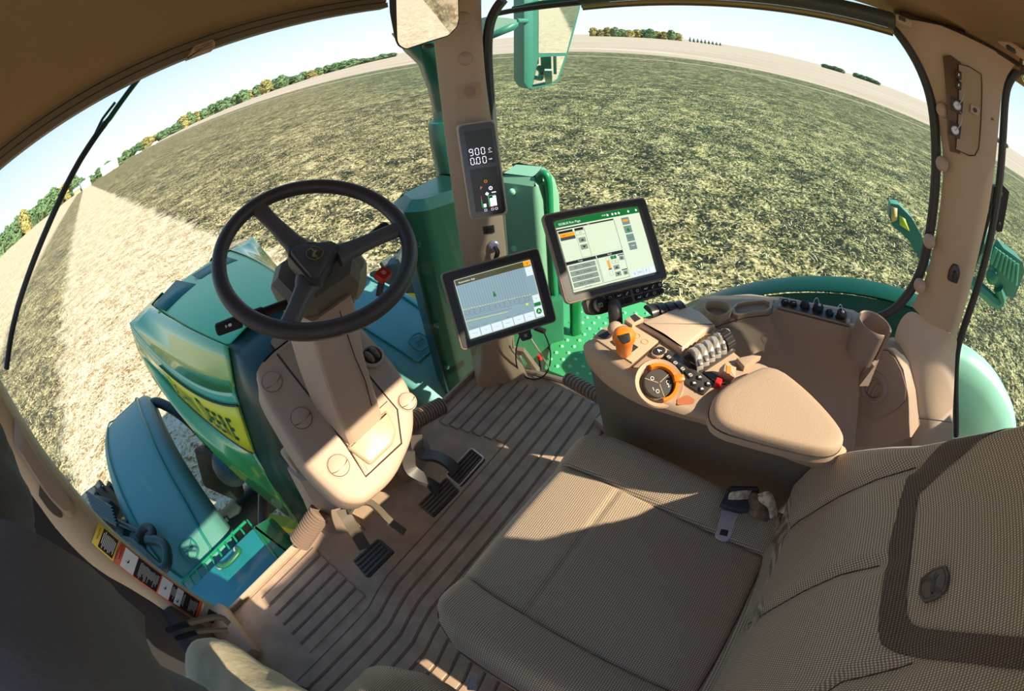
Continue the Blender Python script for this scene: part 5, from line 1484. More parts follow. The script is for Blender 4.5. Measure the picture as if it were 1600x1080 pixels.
for a in range(-104, 100, 4):
    rib = .0009 if (a // 4) % 2 and a > 10 else 0
    rings.append([FD @ V(((r_) * math.cos(R(a)), (r_) * math.sin(R(a)), z)) for r_, z in ((.026, -.012), (.026, .004), (.028, .0125 + rib), (.033 + rib, .0125 + rib), (.0355 + rib, .005), (.0355, -.012))])
g.loft(rings); k = part(g, 'orange_wheel', ORANGE, t, 'orange ridged speed wheel', angle=50)
g = G(); a = R(-12); F2 = FD @ Matrix.Rotation(a, 4, 'Z'); g.box(F2 @ V((.034, 0, .012)), (.020, .012, .012), F2.to_3x3().to_4x4(), bev=.003); part(g, 'wheel_lug', ORANGE, k)
g = G(); g.prism(roundpoly(ft2([(900, 830), (990, 790), (1060, 830), (1050, 870), (900, 880)]), .004), -.006, .0004, 0, FT); part(g, 'speed_legend', mat('legend_rust', (176, 104, 70), .5), t, 'rust-coloured legend strip')
# rear little controls
F = frame(cs(1355, 590, .675), (.8, .3, 0), (-.3, -.3, .9)); g = G(); g.prism(roundpoly([(-.012, -.010), (.010, -.012), (.012, .012), (-.004, .014)], .002), -.012, .012, .002, F); k = part(g, 'flip_lever', PAD, t, 'tan flip lever with orange inlay')
g = G(); g.box(F @ V((.0, .004, .0125)), (.014, .008, .001), F.to_3x3().to_4x4()); part(g, 'lever_inlay', ORANGE, k)
g = G(); g.box(cs(1270, 675, .668), (.016, .012, .012), bev=.003); part(g, 'stop_switch', RED, t, 'small red switch')
g = G(); g.prism(ft2([(1130, 600), (1200, 590), (1300, 650), (1330, 700), (1240, 690)]), -.001, .003, 0, FT); part(g, 'switch_well', BLACK, t)
g = G(); g.prism(ft2([(1420, 500), (1560, 470), (1640, 480), (1490, 580)]), 0, .012, .003, FT); part(g, 'rear_latch', CONS, t)
# padded armrest
pad_px = [(1108, 640), (1118, 612), (1160, 585), (1205, 567), (1262, 610), (1318, 672), (1321, 694), (1300, 708), (1250, 700), (1180, 682), (1120, 664)]
p3 = [at(x, y, pz=.682) for x, y in pad_px]; pr_ = closedsmooth(p3, 2); cc = sum(pr_, V((0, 0, 0))) / len(pr_)
g = G(); g.loft([[p + V((0, 0, -.030)) for p in pr_], [p + V((0, 0, -.008)) for p in pr_]] + [[p.lerp(cc, k_) + V((0, 0, h)) for p in pr_] for k_, h in ((.015, -.002), (.05, .003), (.11, .0055), (.25, .007), (.6, .008))]); part(g, 'armrest_pad', PAD, t, 'padded armrest top', angle=60)
g = G(); g.tube([p + V((0, 0, -.014)) for p in pr_], .0016, 5, closed=True); part(g, 'pad_gap', GP, t)

# ------------------------------------------------------------------ moulded side console under the right window
zr_ = lambda X: float(np.interp(X, [1095, 1206, 1345], [.509, .545, .600]))
rl = lambda x, y, dz=0: (lambda X, Y: at(X, Y, pz=zr_(X) + dz))(1080 + x / 4.706, 440 + y / 4.706)
t = thing('side_console', (.66, -.1, .3), 'curved brown side console with cup holders and power outlets under the right window', 'side console')
far_ = [(45, 250), (75, 170), (110, 142), (200, 138), (300, 140), (450, 128), (600, 130), (650, 110), (800, 140), (1000, 190), (1180, 232), (1260, 250)]
near_ = [(60, 270), (150, 300), (190, 305), (290, 278), (380, 250), (470, 242), (585, 248), (620, 205), (760, 240), (960, 290), (1170, 342), (1230, 370)]
A_ = resample([rl(*p) for p in far_], 36); B_ = resample([rl(*p) for p in near_], 36)
outr = [p + V((.05, .02, -.02)) for p in A_]; outr = [V((min(p.x, .80), p.y, p.z)) for p in outr]
lipc = [p + V((-.006, -.002, -.016)) for p in B_]
w2 = resample([at(x, y, px=q) for x, y, q in ((1096, 512, .52), (1120, 530, .55), (1165, 550, .60), (1200, 562, .64), (1255, 583, .66), (1292, 602, .66), (1312, 632, .65), (1328, 668, .63), (1335, 700, .62))], 36)
wm = [a.lerp(b_, .5) + V((.010, 0, .01)) for a, b_ in zip(lipc, w2)]
g = G(); g.grid([outr, A_, [a.lerp(b_, .5) + V((0, 0, .001)) for a, b_ in zip(A_, B_)], B_, lipc, wm, w2, [p + V((-.05, .02, -.10)) for p in w2], [p + V((-.12, .03, -.2)) for p in w2]]); part(g, 'console_wall', WALLC, t, angle=50)
g = G(); g.tube(smoothline([rl(*p) for p in ((160, 345), (250, 310), (360, 275), (470, 256), (590, 252), (598, 190), (612, 135))], 1), .0012, 5); part(g, 'panel_gap', GP, t)
# raised front tray piece with cup holder
FRc = frame(rl(195, 205), (1, 0, 0), (.0, 0, 1)); c_ = rl(195, 205, .012)
ring = closedsmooth([rl(*p, .018) for p in ((90, 155), (150, 142), (230, 148), (290, 172), (310, 205), (275, 240), (195, 272), (120, 235), (82, 200))], 2)
cc = sum(ring, V((0, 0, 0))) / len(ring)
g = G(); g.loft([[p + V((0, 0, -.06)) for p in ring], [p for p in ring], [p.lerp(cc, .10) + V((0, 0, .003)) for p in ring], [p.lerp(cc, .2) for p in ring], [p.lerp(cc, .25) + V((0, 0, -.055)) for p in ring]], cap0=False); part(g, 'cup_holder', mat('cup_tan', (176, 154, 128), .45), t, 'open round cup holder', angle=60)
tr = closedsmooth([rl(*p, .010) for p in ((295, 170), (420, 140), (600, 130), (588, 215), (450, 222), (310, 258))], 1); ct = sum(tr, V((0, 0, 0))) / len(tr)
g = G(); g.loft([[p + V((0, 0, -.05)) for p in tr], tr, [p.lerp(ct, .13) + V((0, 0, .001)) for p in tr], [p.lerp(ct, .16) + V((0, 0, -.04)) for p in tr]], cap0=False); part(g, 'storage_tray', mat('cup_tan', (176, 154, 128), .45), t, 'oblong storage tray', angle=40)
# outlet plate with fittings
pl_ = [rl(*p, .004) for p in ((645, 128), (1175, 243), (1160, 328), (632, 195))]
g = G(); g.loft([pl_, [p + V((0, 0, .006)) for p in pl_]]); pk = part(g, 'outlet_plate', mat('plate_taupe', (140, 124, 108), .45), t)
pi_ = [rl(*p, .0105) for p in ((668, 145), (1150, 250), (1138, 308), (660, 182))]
g = G(); g.add(pi_, [(0, 1, 2, 3)]); part(g, 'outlet_inset', DARKP, pk)
for i, (x, y) in enumerate(((690, 152), (750, 165), (835, 180), (930, 200), (1018, 232), (1100, 250))):
    p = rl(x, y, .014); F = frame(p, (.5, -.86, 0), (-.25, -.1, 1)); g = G()
    if i < 2: g.prism(rr(.020, .016, .003), -.006, .006, .002, F); k = part(g, 'rocker_switch', BTN, pk); g = G(); g.flat(rr(.008, .002, .0005, 1), .0063, F); part(g, 'switch_mark', WHITE, k)
    elif i == 2: g.prism(rr(.024, .024, .006), -.006, .010, .003, F); part(g, 'socket_cover', BTN, pk)
    elif i == 4: g.prism(rr(.018, .020, .003), -.006, .006, .002, F); part(g, 'usb_socket', BTN, pk)
    else:
        g.lathe([(.0155, -.006), (.0155, .010), (.013, .013), (0, .013)], F, 22); k = part(g, 'capped_outlet', BTN, pk); g = G(); g.ball(F @ V((0, 0, .015)), (.005, .005, .004), 10, 6); part(g, 'cap_stud', CHROME, k)
        g = G(); g.tube([F @ V(q) for q in ((0, 0, .015), (-.01, .012, .034), (-.022, .006, .03), (-.024, -.004, .008))], .0011, 5, smooth=2); part(g, 'cap_chain', CHROME, k)
# rear slotted cup holder
cq = rl(1352, 305, .05); g = G(); rings = []
for i in range(41):
    a = R(252 + 318 * i / 40)
    co, si = math.cos(a), math.sin(a)
    rings.append([cq + V((r_ * co, r_ * si, z)) for r_, z in ((.050, -.10), (.052, -.01), (.0515, .0), (.049, .002), (.0455, .0), (.044, -.01), (.043, -.10))])
g.loft(rings, closed=True); part(g, 'slotted_cup_holder', mat('cup_taupe', (140, 122, 110), .45), t, 'deep slotted cup holder', angle=50)
g = G(); g.prism(ell(.044, .044), -.10, -.095, 0, Matrix.Translation(cq)); part(g, 'cup_floor', DARKP, t)
g = G(); q = [rl(1225, 480), rl(1205, 545), rl(1260, 470), rl(1345, 385)]; g.loft([[cq + V((-.045, -.035, -.09)), cq + V((-.05, -.02, -.16)), cq + V((-.035, -.05, -.16)), cq + V((-.01, -.052, -.09))], [cq + V((-.035, -.028, -.09)), cq + V((-.04, -.015, -.16)), cq + V((-.028, -.042, -.16)), cq + V((-.005, -.045, -.09))]]); part(g, 'cup_slot_lip', MATS['cup_taupe'], t)
# rear end face with round vent
z6p = lambda x, y: (880 + x * .375, 400 + y * .375)
en = V((-.86, .50, .12)).normalized(); e0 = (.70, -.43, .42)
ep = [on(*z6p(x, y), e0, en) for x, y in ((1330, 372), (1375, 390), (1420, 470), (1442, 590), (1445, 700), (1448, 760), (1340, 800), (1200, 800), (1150, 640), (1190, 470), (1250, 400))]
g = G(); g.loft([[p - en * .10 for p in ep], [p - en * .006 for p in ep], [p.lerp(sum(ep, V()) / len(ep), .03) for p in ep]]); part(g, 'end_face', WALLC, t, angle=40)
pp = closedsmooth([on(*z6p(x, y), e0, en) + en * .001 for x, y in ((1335, 378), (1400, 440), (1440, 585), (1390, 640), (1290, 682), (1225, 640), (1222, 540), (1270, 440))], 1)
g = G(); g.loft([pp, [p + en * .005 for p in pp], [p.lerp(sum(pp, V()) / len(pp), .04) + en * .007 for p in pp]]); vk = part(g, 'vent_panel', mat('vent_panel_brown', (150, 130, 116), .5), t, angle=30)
g = G(); g.tube([p + en * .001 for p in pp], .0013, 5, closed=True); part(g, 'panel_gap', GP, t)
F = frame(on(*z6p(1297, 545), e0, en) + en * .006, (.5, .86, 0), en)
g = G(); g.lathe([(.052, 0), (.050, .006), (.044, .010), (.036, .011), (.034, .009), (.033, .011), (.030, .011), (.029, -.003)], F, 36, cap=False); k = part(g, 'air_vent', mat('vent_ring', (144, 124, 112), .45), vk, 'round air vent', angle=25)
g = G(); g.prism(ell(.0292, .0292), -.004, -.002, 0, F); part(g, 'vent_throat', BLACK, vk)
for x in (-.012, .003, .015):
    g = G(); g.tube([F @ V((x + .005 * math.cos(R(a)), .027 * math.sin(R(a)) * (1 if abs(x) < .01 else .85), .005)) for a in range(-80, 81, 20)], .0022, 6); part(g, 'vent_blade', mat('vane_light', (170, 150, 138), .4), vk)
# console foot by the seat (floor hump and bolt)
g = G(); g.loft([[V((x, y, z)) for x, y in ((.55, .42), (.62, .40), (.66, .10), (.60, -.2), (.45, -.2), (.47, .2))] for z in (-.01, .03)]); o = part(g, 'floor_hump', TRIM, t)
g = G(); g.cyl(at(928, 625, pz=.05), at(928, 631, pz=.045), .012, n=12); part(g, 'hex_bolt', CHROME, t)
# ------------------------------------------------------------------ driver seat
t = thing('driver_seat', (-.07, 0, 0), 'brown woven fabric driver seat with dark band and badge on its backrest', 'seat')
Rz = Matrix.Rotation(R(-2.5), 4, 'Z')
sc = V((-.075, .0, 0))


def cush(u, v_):
    """u -1..1 across, v 0..1 back to front -> point on the cushion top"""
    hw = .262 - .010 * (1 - v_) - .03 * max(0, v_ - .85) / .15 * abs(u) ** 2
    x = u * hw; y = -.235 + v_ * .525
    au = abs(u)
    b_ = max(0, (au - .56) / .44)
    z = .470 + .030 * math.sin(min(1, b_ * 1.15) * PI * .62) ** 1.2 - .0 * v_
    z -= .055 * max(0, (au - .86) / .14) ** 2.2
    f_ = max(0, (v_ - .70) / .30); z -= .020 * f_ ** 1.5 + .05 * max(0, (v_ - .93) / .07) ** 2
    y += .014 * math.cos(u * PI / 2) * v_
    z += .012 * math.cos(min(1, au / .5) * PI / 2) * math.sin(PI * v_) * .4
    # seams
    for s_, wd, dp in ((abs(au - .575), .020, .010), (abs(v_ - .715) if au < .575 else 1, .012, .007), (abs(u - .03) if v_ < .715 and v_ > .12 else 1, .016, .006), (abs(v_ - .12) if au < .575 else 1, .014, .009)):
        if s_ < wd: z -= dp * (1 - (s_ / wd)) ** 1.3
    if v_ < .12 and au < .575: z += .018 * math.sin(PI * v_ / .12)
    return Rz @ V((x, y, 0)) + sc + V((0, 0, z))


us = sorted(set([round(-1 + 2 * i / 90, 4) for i in range(91)])); vs_ = [i / 100 for i in range(101)]
P = [[cush(u, v_) for u in us] for v_ in vs_]
g = G(); g.grid(P)
# skirts down the sides and front
edge = [P[i][0] for i in range(len(vs_))] + P[-1][1:] + [P[i][-1] for i in range(len(vs_) - 2, -1, -1)]
cenx = sum(edge, V()) / len(edge)
rings = [edge]
for k_, dz in ((1.012, -.015), (1.018, -.035), (1.012, -.060), (.985, -.085), (.95, -.10)):
    rings.append([V((cenx.x + (p.x - cenx.x) * k_, cenx.y + (p.y - cenx.y) * k_, p.z + dz - (p.z - .46) * .6 * min(1, -dz / .06))) for p in edge])
g.loft(rings, closed=False, cap0=False, cap1=False)
part(g, 'seat_cushion', FAB, t, angle=70, recalc=False)
g = G(); g.tube([V((p.x, p.y, p.z)) + V((0, 0, .0012)) for p in smoothline(rings[2][::6], 1)], .0016, 5); part(g, 'cushion_piping', mat('piping_dark', (78, 66, 54), .8), t)
SEAMC = mat('seam_dark', (62, 52, 42), .9)
for pts in ([cush(-.575, v_) for v_ in vs_[14:97]], [cush(.575, v_) for v_ in vs_[14:97]], [cush(u, .715) for u in us if abs(u) < .57], [cush(.03, v_) for v_ in vs_[14:70]], [cush(u, .12) for u in us if abs(u) < .57]):
    g = G(); g.tube([p + V((0, 0, .0006)) for p in pts], .0011, 5); part(g, 'seam', SEAMC, t)
# pan and suspension
g = G(); g.box((-.075, .0, .35), (.44, .46, .07), bev=.02); part(g, 'seat_pan', mat('pan_slate', (70, 78, 84), .5), t, 'slate plastic seat pan')
g = G(); g.loft([[V((x, y, z)) for x, y in rr(w_, d_, .05, 4, -.075, -.02)] for w_, d_, z in ((.40, .44, 0), (.36, .40, .16), (.42, .44, .33))]); part(g, 'suspension_bellows', BLACK, t)
g = G(); g.box((-.30, .17, .20), (.06, .16, .22), bev=.02); k = part(g, 'control_box', mat('seat_box_taupe', (104, 90, 80), .5), t)
Fl = frame(at(738, 1068, pz=.335), (.8, .5, 0), (-.1, .1, 1)); g = G(); g.prism(rr(.030, .018, .002), -.002, .001, 0, Fl); part(g, 'rating_label', mat('label_pale', (206, 204, 214), .5, col2=(150, 150, 160), vscale=400), t)

# backrest ------------------------------------------------------------------
Bp0 = V((-.075, -.175, .46)); bu = V((0, -.42, .907)).normalized(); bn = V((0, .907, .42)).normalized()
bon = lambda x, y: on(x, y, Bp0, bn)
loc = lambda p: ((p - Bp0).x, (p - Bp0).dot(bu))
ol = [loc(bon(x, y)) for x, y in ((1222, 850), (1238, 790), (1258, 745), (1292, 716), (1340, 701), (1400, 689), (1500, 671), (1599, 652))]
ol = sorted(ol, key=lambda p: p[1])
sR = [0.0] + [max(.02, p[1]) for p in ol] + [.75]; xR = [ol[0][0]] + [p[0] for p in ol] + [max(.12, ol[-1][0] - .03)]
halfw = lambda s: float(np.interp(s, sR, xR))


def back(u, s):
    hw = halfw(s)
    xl = -.27 + .05 * max(0, s - .35)
    x = (hw + xl) / 2 + u * (hw - xl) / 2
    au = abs(u); d = .028 * max(0, (au - .45) / .55) ** 1.2 - .07 * max(0, (au - .82) / .18) ** 2.0
    d += .020 * math.sin(PI * min(1, s / .35)) - .03 * max(0, (s - .62) / .13) ** 2
    for s0, s1_ in SEAMS:
        e_ = abs(x - s0(s))
        if e_ < .020 and s < s1_ + .05: d -= .0075 * (1 - (e_ / .020) ** 2) ** 2 * (1 - max(0, s - s1_) / .05)
    return Bp0 + V((x, 0, 0)) + bu * s + bn * d


def seamline(px):
    q = sorted([loc(bon(x, y)) for x, y in px], key=lambda p: p[1])
    return (lambda s, a=[p[1] for p in q], b_=[p[0] for p in q]: float(np.interp(s, a, b_)), q[-1][1])


SEAMS = [seamline(p) for p in (((1205, 850), (1255, 818), (1320, 785), (1380, 757), (1435, 735)), ((1157, 980), (1205, 957), (1265, 928), (1320, 903), (1376, 886)), ((1250, 1120), (1319, 1067), (1370, 1052), (1423, 1034)))]
us2 = [-1 + 2 * i / 130 for i in range(131)]; ss = [.78 * i / 150 for i in range(151)]
P = [[back(u, s) for u in us2] for s in ss]
g = G(); g.grid(P)
edge = [P[i][0] for i in range(len(ss))] + P[-1][1:] + [P[i][-1] for i in range(len(ss) - 2, -1, -1)]
g.loft([edge, [p - bn * .03 + V((.0, 0, 0)) for p in edge], [p - bn * .09 for p in edge]], closed=False, cap0=False, cap1=False)
brest = part(g, 'backrest', FABB, t, angle=75, recalc=False)
def bsurf(a, s, h):
    hw = halfw(s); xl = -.27 + .05 * max(0, s - .35); u = (a - (hw + xl) / 2) / ((hw - xl) / 2)
    return back(max(-1, min(1, u)), s) + bn * h


for s0, s1_ in SEAMS:
    g = G(); g.tube([bsurf(s0(s), s, .0004) for s in [.004 + (s1_ - .004) * i / 60 for i in range(61)]], .0010, 5); part(g, 'seam', SEAMC, t)


# dark woven band: an L-shaped strip, sewn on
outer = [loc(bon(x, y)) for x, y in ((1545, 660), (1500, 690), (1455, 725), (1425, 752), (1410, 790), (1395, 850), (1382, 930), (1376, 985), (1380, 1010), (1402, 1022), (1450, 1030), (1520, 1038), (1600, 1048), (1700, 1060))]
innr = [loc(bon(x, y)) for x, y in ((1600, 660), (1540, 698), (1475, 745), (1438, 775), (1432, 800), (1425, 860), (1418, 925), (1417, 960), (1424, 975), (1440, 982), (1480, 987), (1540, 992), (1600, 997), (1700, 1004))]


def rs2(pts, n_):
    return [(p.x, p.y) for p in resample([V((a, b_, 0)) for a, b_ in pts], n_)]


def corr(A2, B2, n_, m_, h):
    rows = []
    idx = lambda L2, t_: V((*L2[int(t_)], 0)).lerp(V((*L2[min(int(t_) + 1, len(L2) - 1)], 0)), t_ - int(t_))
    for i in range(n_ + 1):
        t_ = (len(A2) - 1) * i / n_; a, b_ = idx(A2, t_), idx(B2, t_)
        rows.append([bsurf(*(a.lerp(b_, j / m_)).to_2d(), h) for j in range(m_ + 1)])
    return rows


g = G(); g.grid(corr(outer, innr, 90, 8, .0022)); part(g, 'dark_band', FABD, t, 'dark brown woven band', angle=70)
# maker badge on the backrest
ba, bs = loc(bon(1460, 916)); Fb = frame(bsurf(ba, bs, .003), (1, 0, 0), bn) @ Matrix.Rotation(R(8), 4, 'Z')
g = G(); g.prism([(a * .030, b_ * .030) for a, b_ in BADGE], -.002, .004, .002, Fb); k = part(g, 'maker_badge', mat('badge_brown', (92, 78, 70), .5), t, 'brown leather badge')
g = G(); g.tube([Fb @ V((a * .025, b_ * .025, .004)) for a, b_ in BADGE], .0007, 5, closed=True); stag(g, Fb, .034, .0046); part(g, 'badge_emblem', mat('badge_dark', (62, 52, 48), .5), k)

# seat belt -------------------------------------------------------------------
t = thing('seat_belt_tongue', at(1160, 790, pz=.50), 'seat belt with bright metal tongue lying on the rear right of the seat cushion', 'seat belt')
nb = V((-.25, .25, .93)).normalized(); z0 = .512
bp_ = lambda x, y, z=z0: at(1090 + x / 9, 740 + y / 9, pz=z)
c_ = bp_(400, 740); F = frame(c_, (bp_(500, 740) - bp_(300, 740)), (0, .05, 1)); iv = F.inverted()
tg = [(iv @ bp_(x, y)) for x, y in ((345, 520), (580, 580), (520, 700), (450, 900), (400, 965), (330, 955), (245, 900), (250, 850), (300, 690))]
tg = roundpoly([(p.x, p.y) for p in tg], .003)
hl = [(iv @ bp_(x, y)) for x, y in ((325, 790), (430, 815), (405, 900), (300, 870))]
g = G(); g.prism(tg, 0, .003, .0008, F); part(g, 'metal_tongue', CHROME, t, 'bright metal tongue')
g = G(); g.prism([(p.x, p.y) for p in hl], .003, .0034, 0, F); part(g, 'tongue_slot', BLACK, t)
hd = [(iv @ bp_(x, y)) for x, y in ((300, 460), (390, 320), (430, 320), (420, 380), (700, 400), (710, 560), (620, 575), (360, 500))]
g = G(); g.prism(roundpoly([(p.x, p.y) for p in hd], .003), .0, .012, .003, F); part(g, 'tongue_housing', mat('housing_slate', (52, 58, 66), .45), t)
g = G(); g.cyl(bp_(440, 220, .53), bp_(840, 225, .53), .006, n=14, bev=.001); g.cyl(bp_(400, 320, .525), bp_(435, 220, .53), .004); g.cyl(bp_(850, 225, .53), bp_(830, 400, .52), .003); part(g, 'guide_bar', BLACK, t)


def webbing(name, left, right, m, lab=None):
    g = G(); A2 = smoothline(left, 2); B2 = smoothline(right, 2); g.grid([A2, [a.lerp(b_, .5) + V((0, 0, .001)) for a, b_ in zip(A2, B2)], B2]); part(g, name, m, t, lab, solid=.0015, angle=70)


WB = mat('webbing_brown', (120, 98, 78), .8, var=.25, vscale=60)
webbing('webbing', [bp_(430, 370, .523), bp_(440, 260, .533), bp_(600, 250, .535)], [bp_(700, 385, .523), bp_(750, 260, .533), bp_(760, 245, .535)], mat('webbing_pale', (176, 160, 134), .8, var=.25, vscale=90))
webbing('webbing', [bp_(700, 560, .515), bp_(860, 640, .51), bp_(950, 700, .50), bp_(1060, 640, .49)], [bp_(720, 300, .53), bp_(860, 290, .54), bp_(1000, 470, .52), bp_(1130, 590, .50)], WB)
webbing('webbing', [bp_(840, 290, .535), bp_(860, 400, .535), bp_(1000, 480, .53), bp_(1020, 640, .51)], [bp_(1000, 245, .545), bp_(1060, 290, .54), bp_(1110, 450, .53), bp_(1130, 600, .51)], mat('webbing_pale2', (196, 180, 152), .8, var=.2, vscale=90))

# ------------------------------------------------------------------ instructor seat, mostly hidden
t = thing('instructor_seat', (-.60, .02, 0), 'small brown woven instructor seat, left of the driver seat beside the person', 'seat')


def cush2(u, v_):
    x = -.565 + u * .165; y = -.16 + v_ * .475
    au = abs(u); z = .470 + .012 * math.cos(au * PI / 2) - .04 * max(0, (au - .80) / .20) ** 2 - .05 * max(0, (v_ - .84) / .16) ** 2
    r_ = max(0, au - .6) / .4 * max(0, v_ - .75) / .25; y -= .05 * r_ ** 1.4; x -= math.copysign(.02, u) * r_
    if abs(u - .45) < .03: z -= .006 * (1 - abs(u - .45) / .03)
    return V((x, y, z))


us3 = [-1 + 2 * i / 60 for i in range(61)]; vs3 = [i / 60 for i in range(61)]
P = [[cush2(u, v_) for u in us3] for v_ in vs3]
g = G(); g.grid(P); edge = [P[i][0] for i in range(61)] + P[-1][1:] + [P[i][-1] for i in range(59, -1, -1)]; ce = sum(edge, V()) / len(edge)
g.loft([edge] + [[V((ce.x + (p.x - ce.x) * k_, ce.y + (p.y - ce.y) * k_, p.z + dz)) for p in edge] for k_, dz in ((1.03, -.02), (1.03, -.045), (.97, -.07))], closed=False, cap0=False, cap1=False)
part(g, 'seat_cushion', FAB, t, angle=70, recalc=False)
g = G(); g.box((-.565, .05, .20), (.26, .34, .38), bev=.02); part(g, 'seat_base', mat('seat_base_dark', (80, 66, 56), .6), t)
# ------------------------------------------------------------------ bonnet
zb = lambda x, y: (100 + x / 2.25, 480 + y / 2.25)
t = thing('bonnet', (0, 2.0, -.3), 'green tractor bonnet with dark vents and yellow lettered side panel ahead of the windscreen', 'tractor bonnet')
# profile stations from rear (y=1.33) to nose; columns: centre, top edge, crease, stripe, decal top, decal bottom, lower edge
rear = [V((.01, 1.33, .515)), at(*zb(578, 140), py=1.33), at(*zb(604, 300), py=1.33), at(*zb(618, 345), py=1.33), at(*zb(670, 510), py=1.33), at(*zb(722, 610), py=1.33), at(*zb(830, 765), py=1.33)]
NY = 2.5
nose = [V((.02, NY, .40)), at(236, 476, py=NY), at(203, 505, py=NY), at(207, 520, py=NY), at(216, 548, py=NY), at(221, 560, py=NY), at(228, 572, py=NY)]
mid = []
for i, (a, b_) in enumerate(zip(rear, nose)):
    mid.append(a.lerp(b_, .5))
# bulge of the flanks so that the outline follows the curved lower edge
MY = 1.85
mid[6] = at(*zb(480, 462), py=MY); mid[5] = at(*zb(500, 420), py=MY); mid[4] = at(*zb(505, 395), py=MY); mid[3] = at(*zb(420, 270), py=MY); mid[2] = at(*zb(408, 232), py=MY); mid[1] = at(*zb(400, 55), py=MY); mid[0] = V((.01, MY, .475))


def qi(a, m_, b_, t_):
    return a * (1 - t_) * (1 - 2 * t_) + m_ * 4 * t_ * (1 - t_) + b_ * t_ * (2 * t_ - 1)


NS = 24; T_ = [i / NS for i in range(NS + 1)]
st = [[qi(rear[c_], mid[c_], nose[c_], s) for c_ in range(7)] for s in T_]
mir = lambda p: V((.02 - p.x, p.y, p.z)) if True else p
def strip(name, c0, c1, m, lab=None, sides=(0, 1), lift=0, sub=3, a0=0, a1=NS):
    for sd in sides:
        g = G(); rows = []
        for i in range(a0, a1 + 1):
            a, b_ = st[i][c0], st[i][c1]; r_ = [a.lerp(b_, j / sub) for j in range(sub + 1)]
            r_ = [p + V((-lift, 0, lift * .3)) for p in r_]
            rows.append([mir(p) for p in r_] if sd else r_)
        g.grid(rows); part(g, name, m, t, lab, solid=.006, off=0, angle=60)


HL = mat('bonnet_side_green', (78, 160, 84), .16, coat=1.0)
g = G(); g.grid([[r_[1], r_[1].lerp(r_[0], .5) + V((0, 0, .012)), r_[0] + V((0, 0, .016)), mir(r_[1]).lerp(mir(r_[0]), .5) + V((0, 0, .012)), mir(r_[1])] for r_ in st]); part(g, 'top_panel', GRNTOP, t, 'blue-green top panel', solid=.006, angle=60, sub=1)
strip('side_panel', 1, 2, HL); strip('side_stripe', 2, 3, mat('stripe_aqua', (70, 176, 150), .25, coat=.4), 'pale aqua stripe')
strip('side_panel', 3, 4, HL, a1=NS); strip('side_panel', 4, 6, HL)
# yellow lettered panel between crease and lower line
strip('yellow_panel', 3, 4, YEL, 'yellow panel with dark lettering', sides=(0,), lift=.006, a1=17)
strip('yellow_panel', 3, 4, YEL, 'yellow panel with dark lettering', sides=(1,), lift=-.006, a1=17)
def sidept(s, v_, h=.012):
    i = min(int(s * NS), NS - 1); f_ = s * NS - i
    a = st[i][3].lerp(st[i + 1][3], f_); b_ = st[i][4].lerp(st[i + 1][4], f_); return a.lerp(b_, v_) + V((-h, 0, h * .3))
g = G()
def imx(p):
    v = MC.T @ (np.array(p) - CAM); v = v / np.linalg.norm(v); r_ = 2 * FPX * math.sin(math.acos(-v[2]) / 2)
    return 800 + v[0] * r_ / math.hypot(v[0], v[1])


tab_s = [i / 60 * .85 for i in range(61)]; tab_x = [imx(sidept(s, .5, 0)) for s in tab_s]
word = 'JOHN DEERE'
gaps = [0, .085, .2, .315, .43, .5, .6, .69, .78, .875]; wds = [.06, .085, .09, .09, 0, .10, .075, .075, .085, .075]
for ch, gp_, wd in zip(word, gaps, wds):
    if ch == ' ': continue
    vs4, fs4 = text_geo(ch, 1.0, 0, .008)
    x0 = min(v.x for v in vs4); x1 = max(v.x for v in vs4); y0 = min(v.y for v in vs4); y1 = max(v.y for v in vs4)
    pts4 = []
    for v in vs4:
        a = gp_ + (v.x - x0) / (x1 - x0) * wd * .78; big_ = ch in 'JD' and gp_ in (0, .5)
        b_ = .80 - (v.y - y0) / (y1 - y0) * (.64 if big_ else .50)
        pts4.append(sidept(float(np.interp(272 + 100 * (a / .95) * (.82 + .18 * a), tab_x[::-1], tab_s[::-1])), b_, .013))
    g.add(pts4, fs4)
part(g, 'side_lettering', mat('lettering_green', (20, 60, 44), .4), t, recalc=False)
g = G(); g.tube([sidept(i / 24, 1.0, .009) for i in range(0, 18)], .004, 5); g.tube([sidept(i / 24, .0, .009) for i in range(0, 18)], .004, 5); part(g, 'panel_outline', CHASS, t)
# top vents across the front of the top panel, seams
for q in (((270, 655), (325, 678), (470, 555), (378, 535)), ((450, 510), (512, 536), (670, 442), (600, 418))):
    pz_ = .452; P4 = [at(150 + x / 3, 260 + y / 3, pz=pz_) for x, y in q]; g = G(); g.add(P4, [(0, 1, 2, 3)]); part(g, 'air_vent', mat('vent_teal', (10, 92, 84), .5), t, 'dark top air vent', solid=.004)
# nose shell
g = G(); n0 = [r_ for r_ in st[-1]]
outline = n0 + [mir(p) for p in n0[:0:-1]]
cN2 = V((.01, 2.95, .05)); g.loft([outline[1:] , [p.lerp(V((cN2.x, p.y + .18, p.z - .05)), .35) + V((0, .06, 0)) for p in outline[1:]], [p.lerp(cN2, .8) + V((0, .1, 0)) for p in outline[1:]]], closed=False, cap0=False); part(g, 'nose', GRN, t, angle=60)
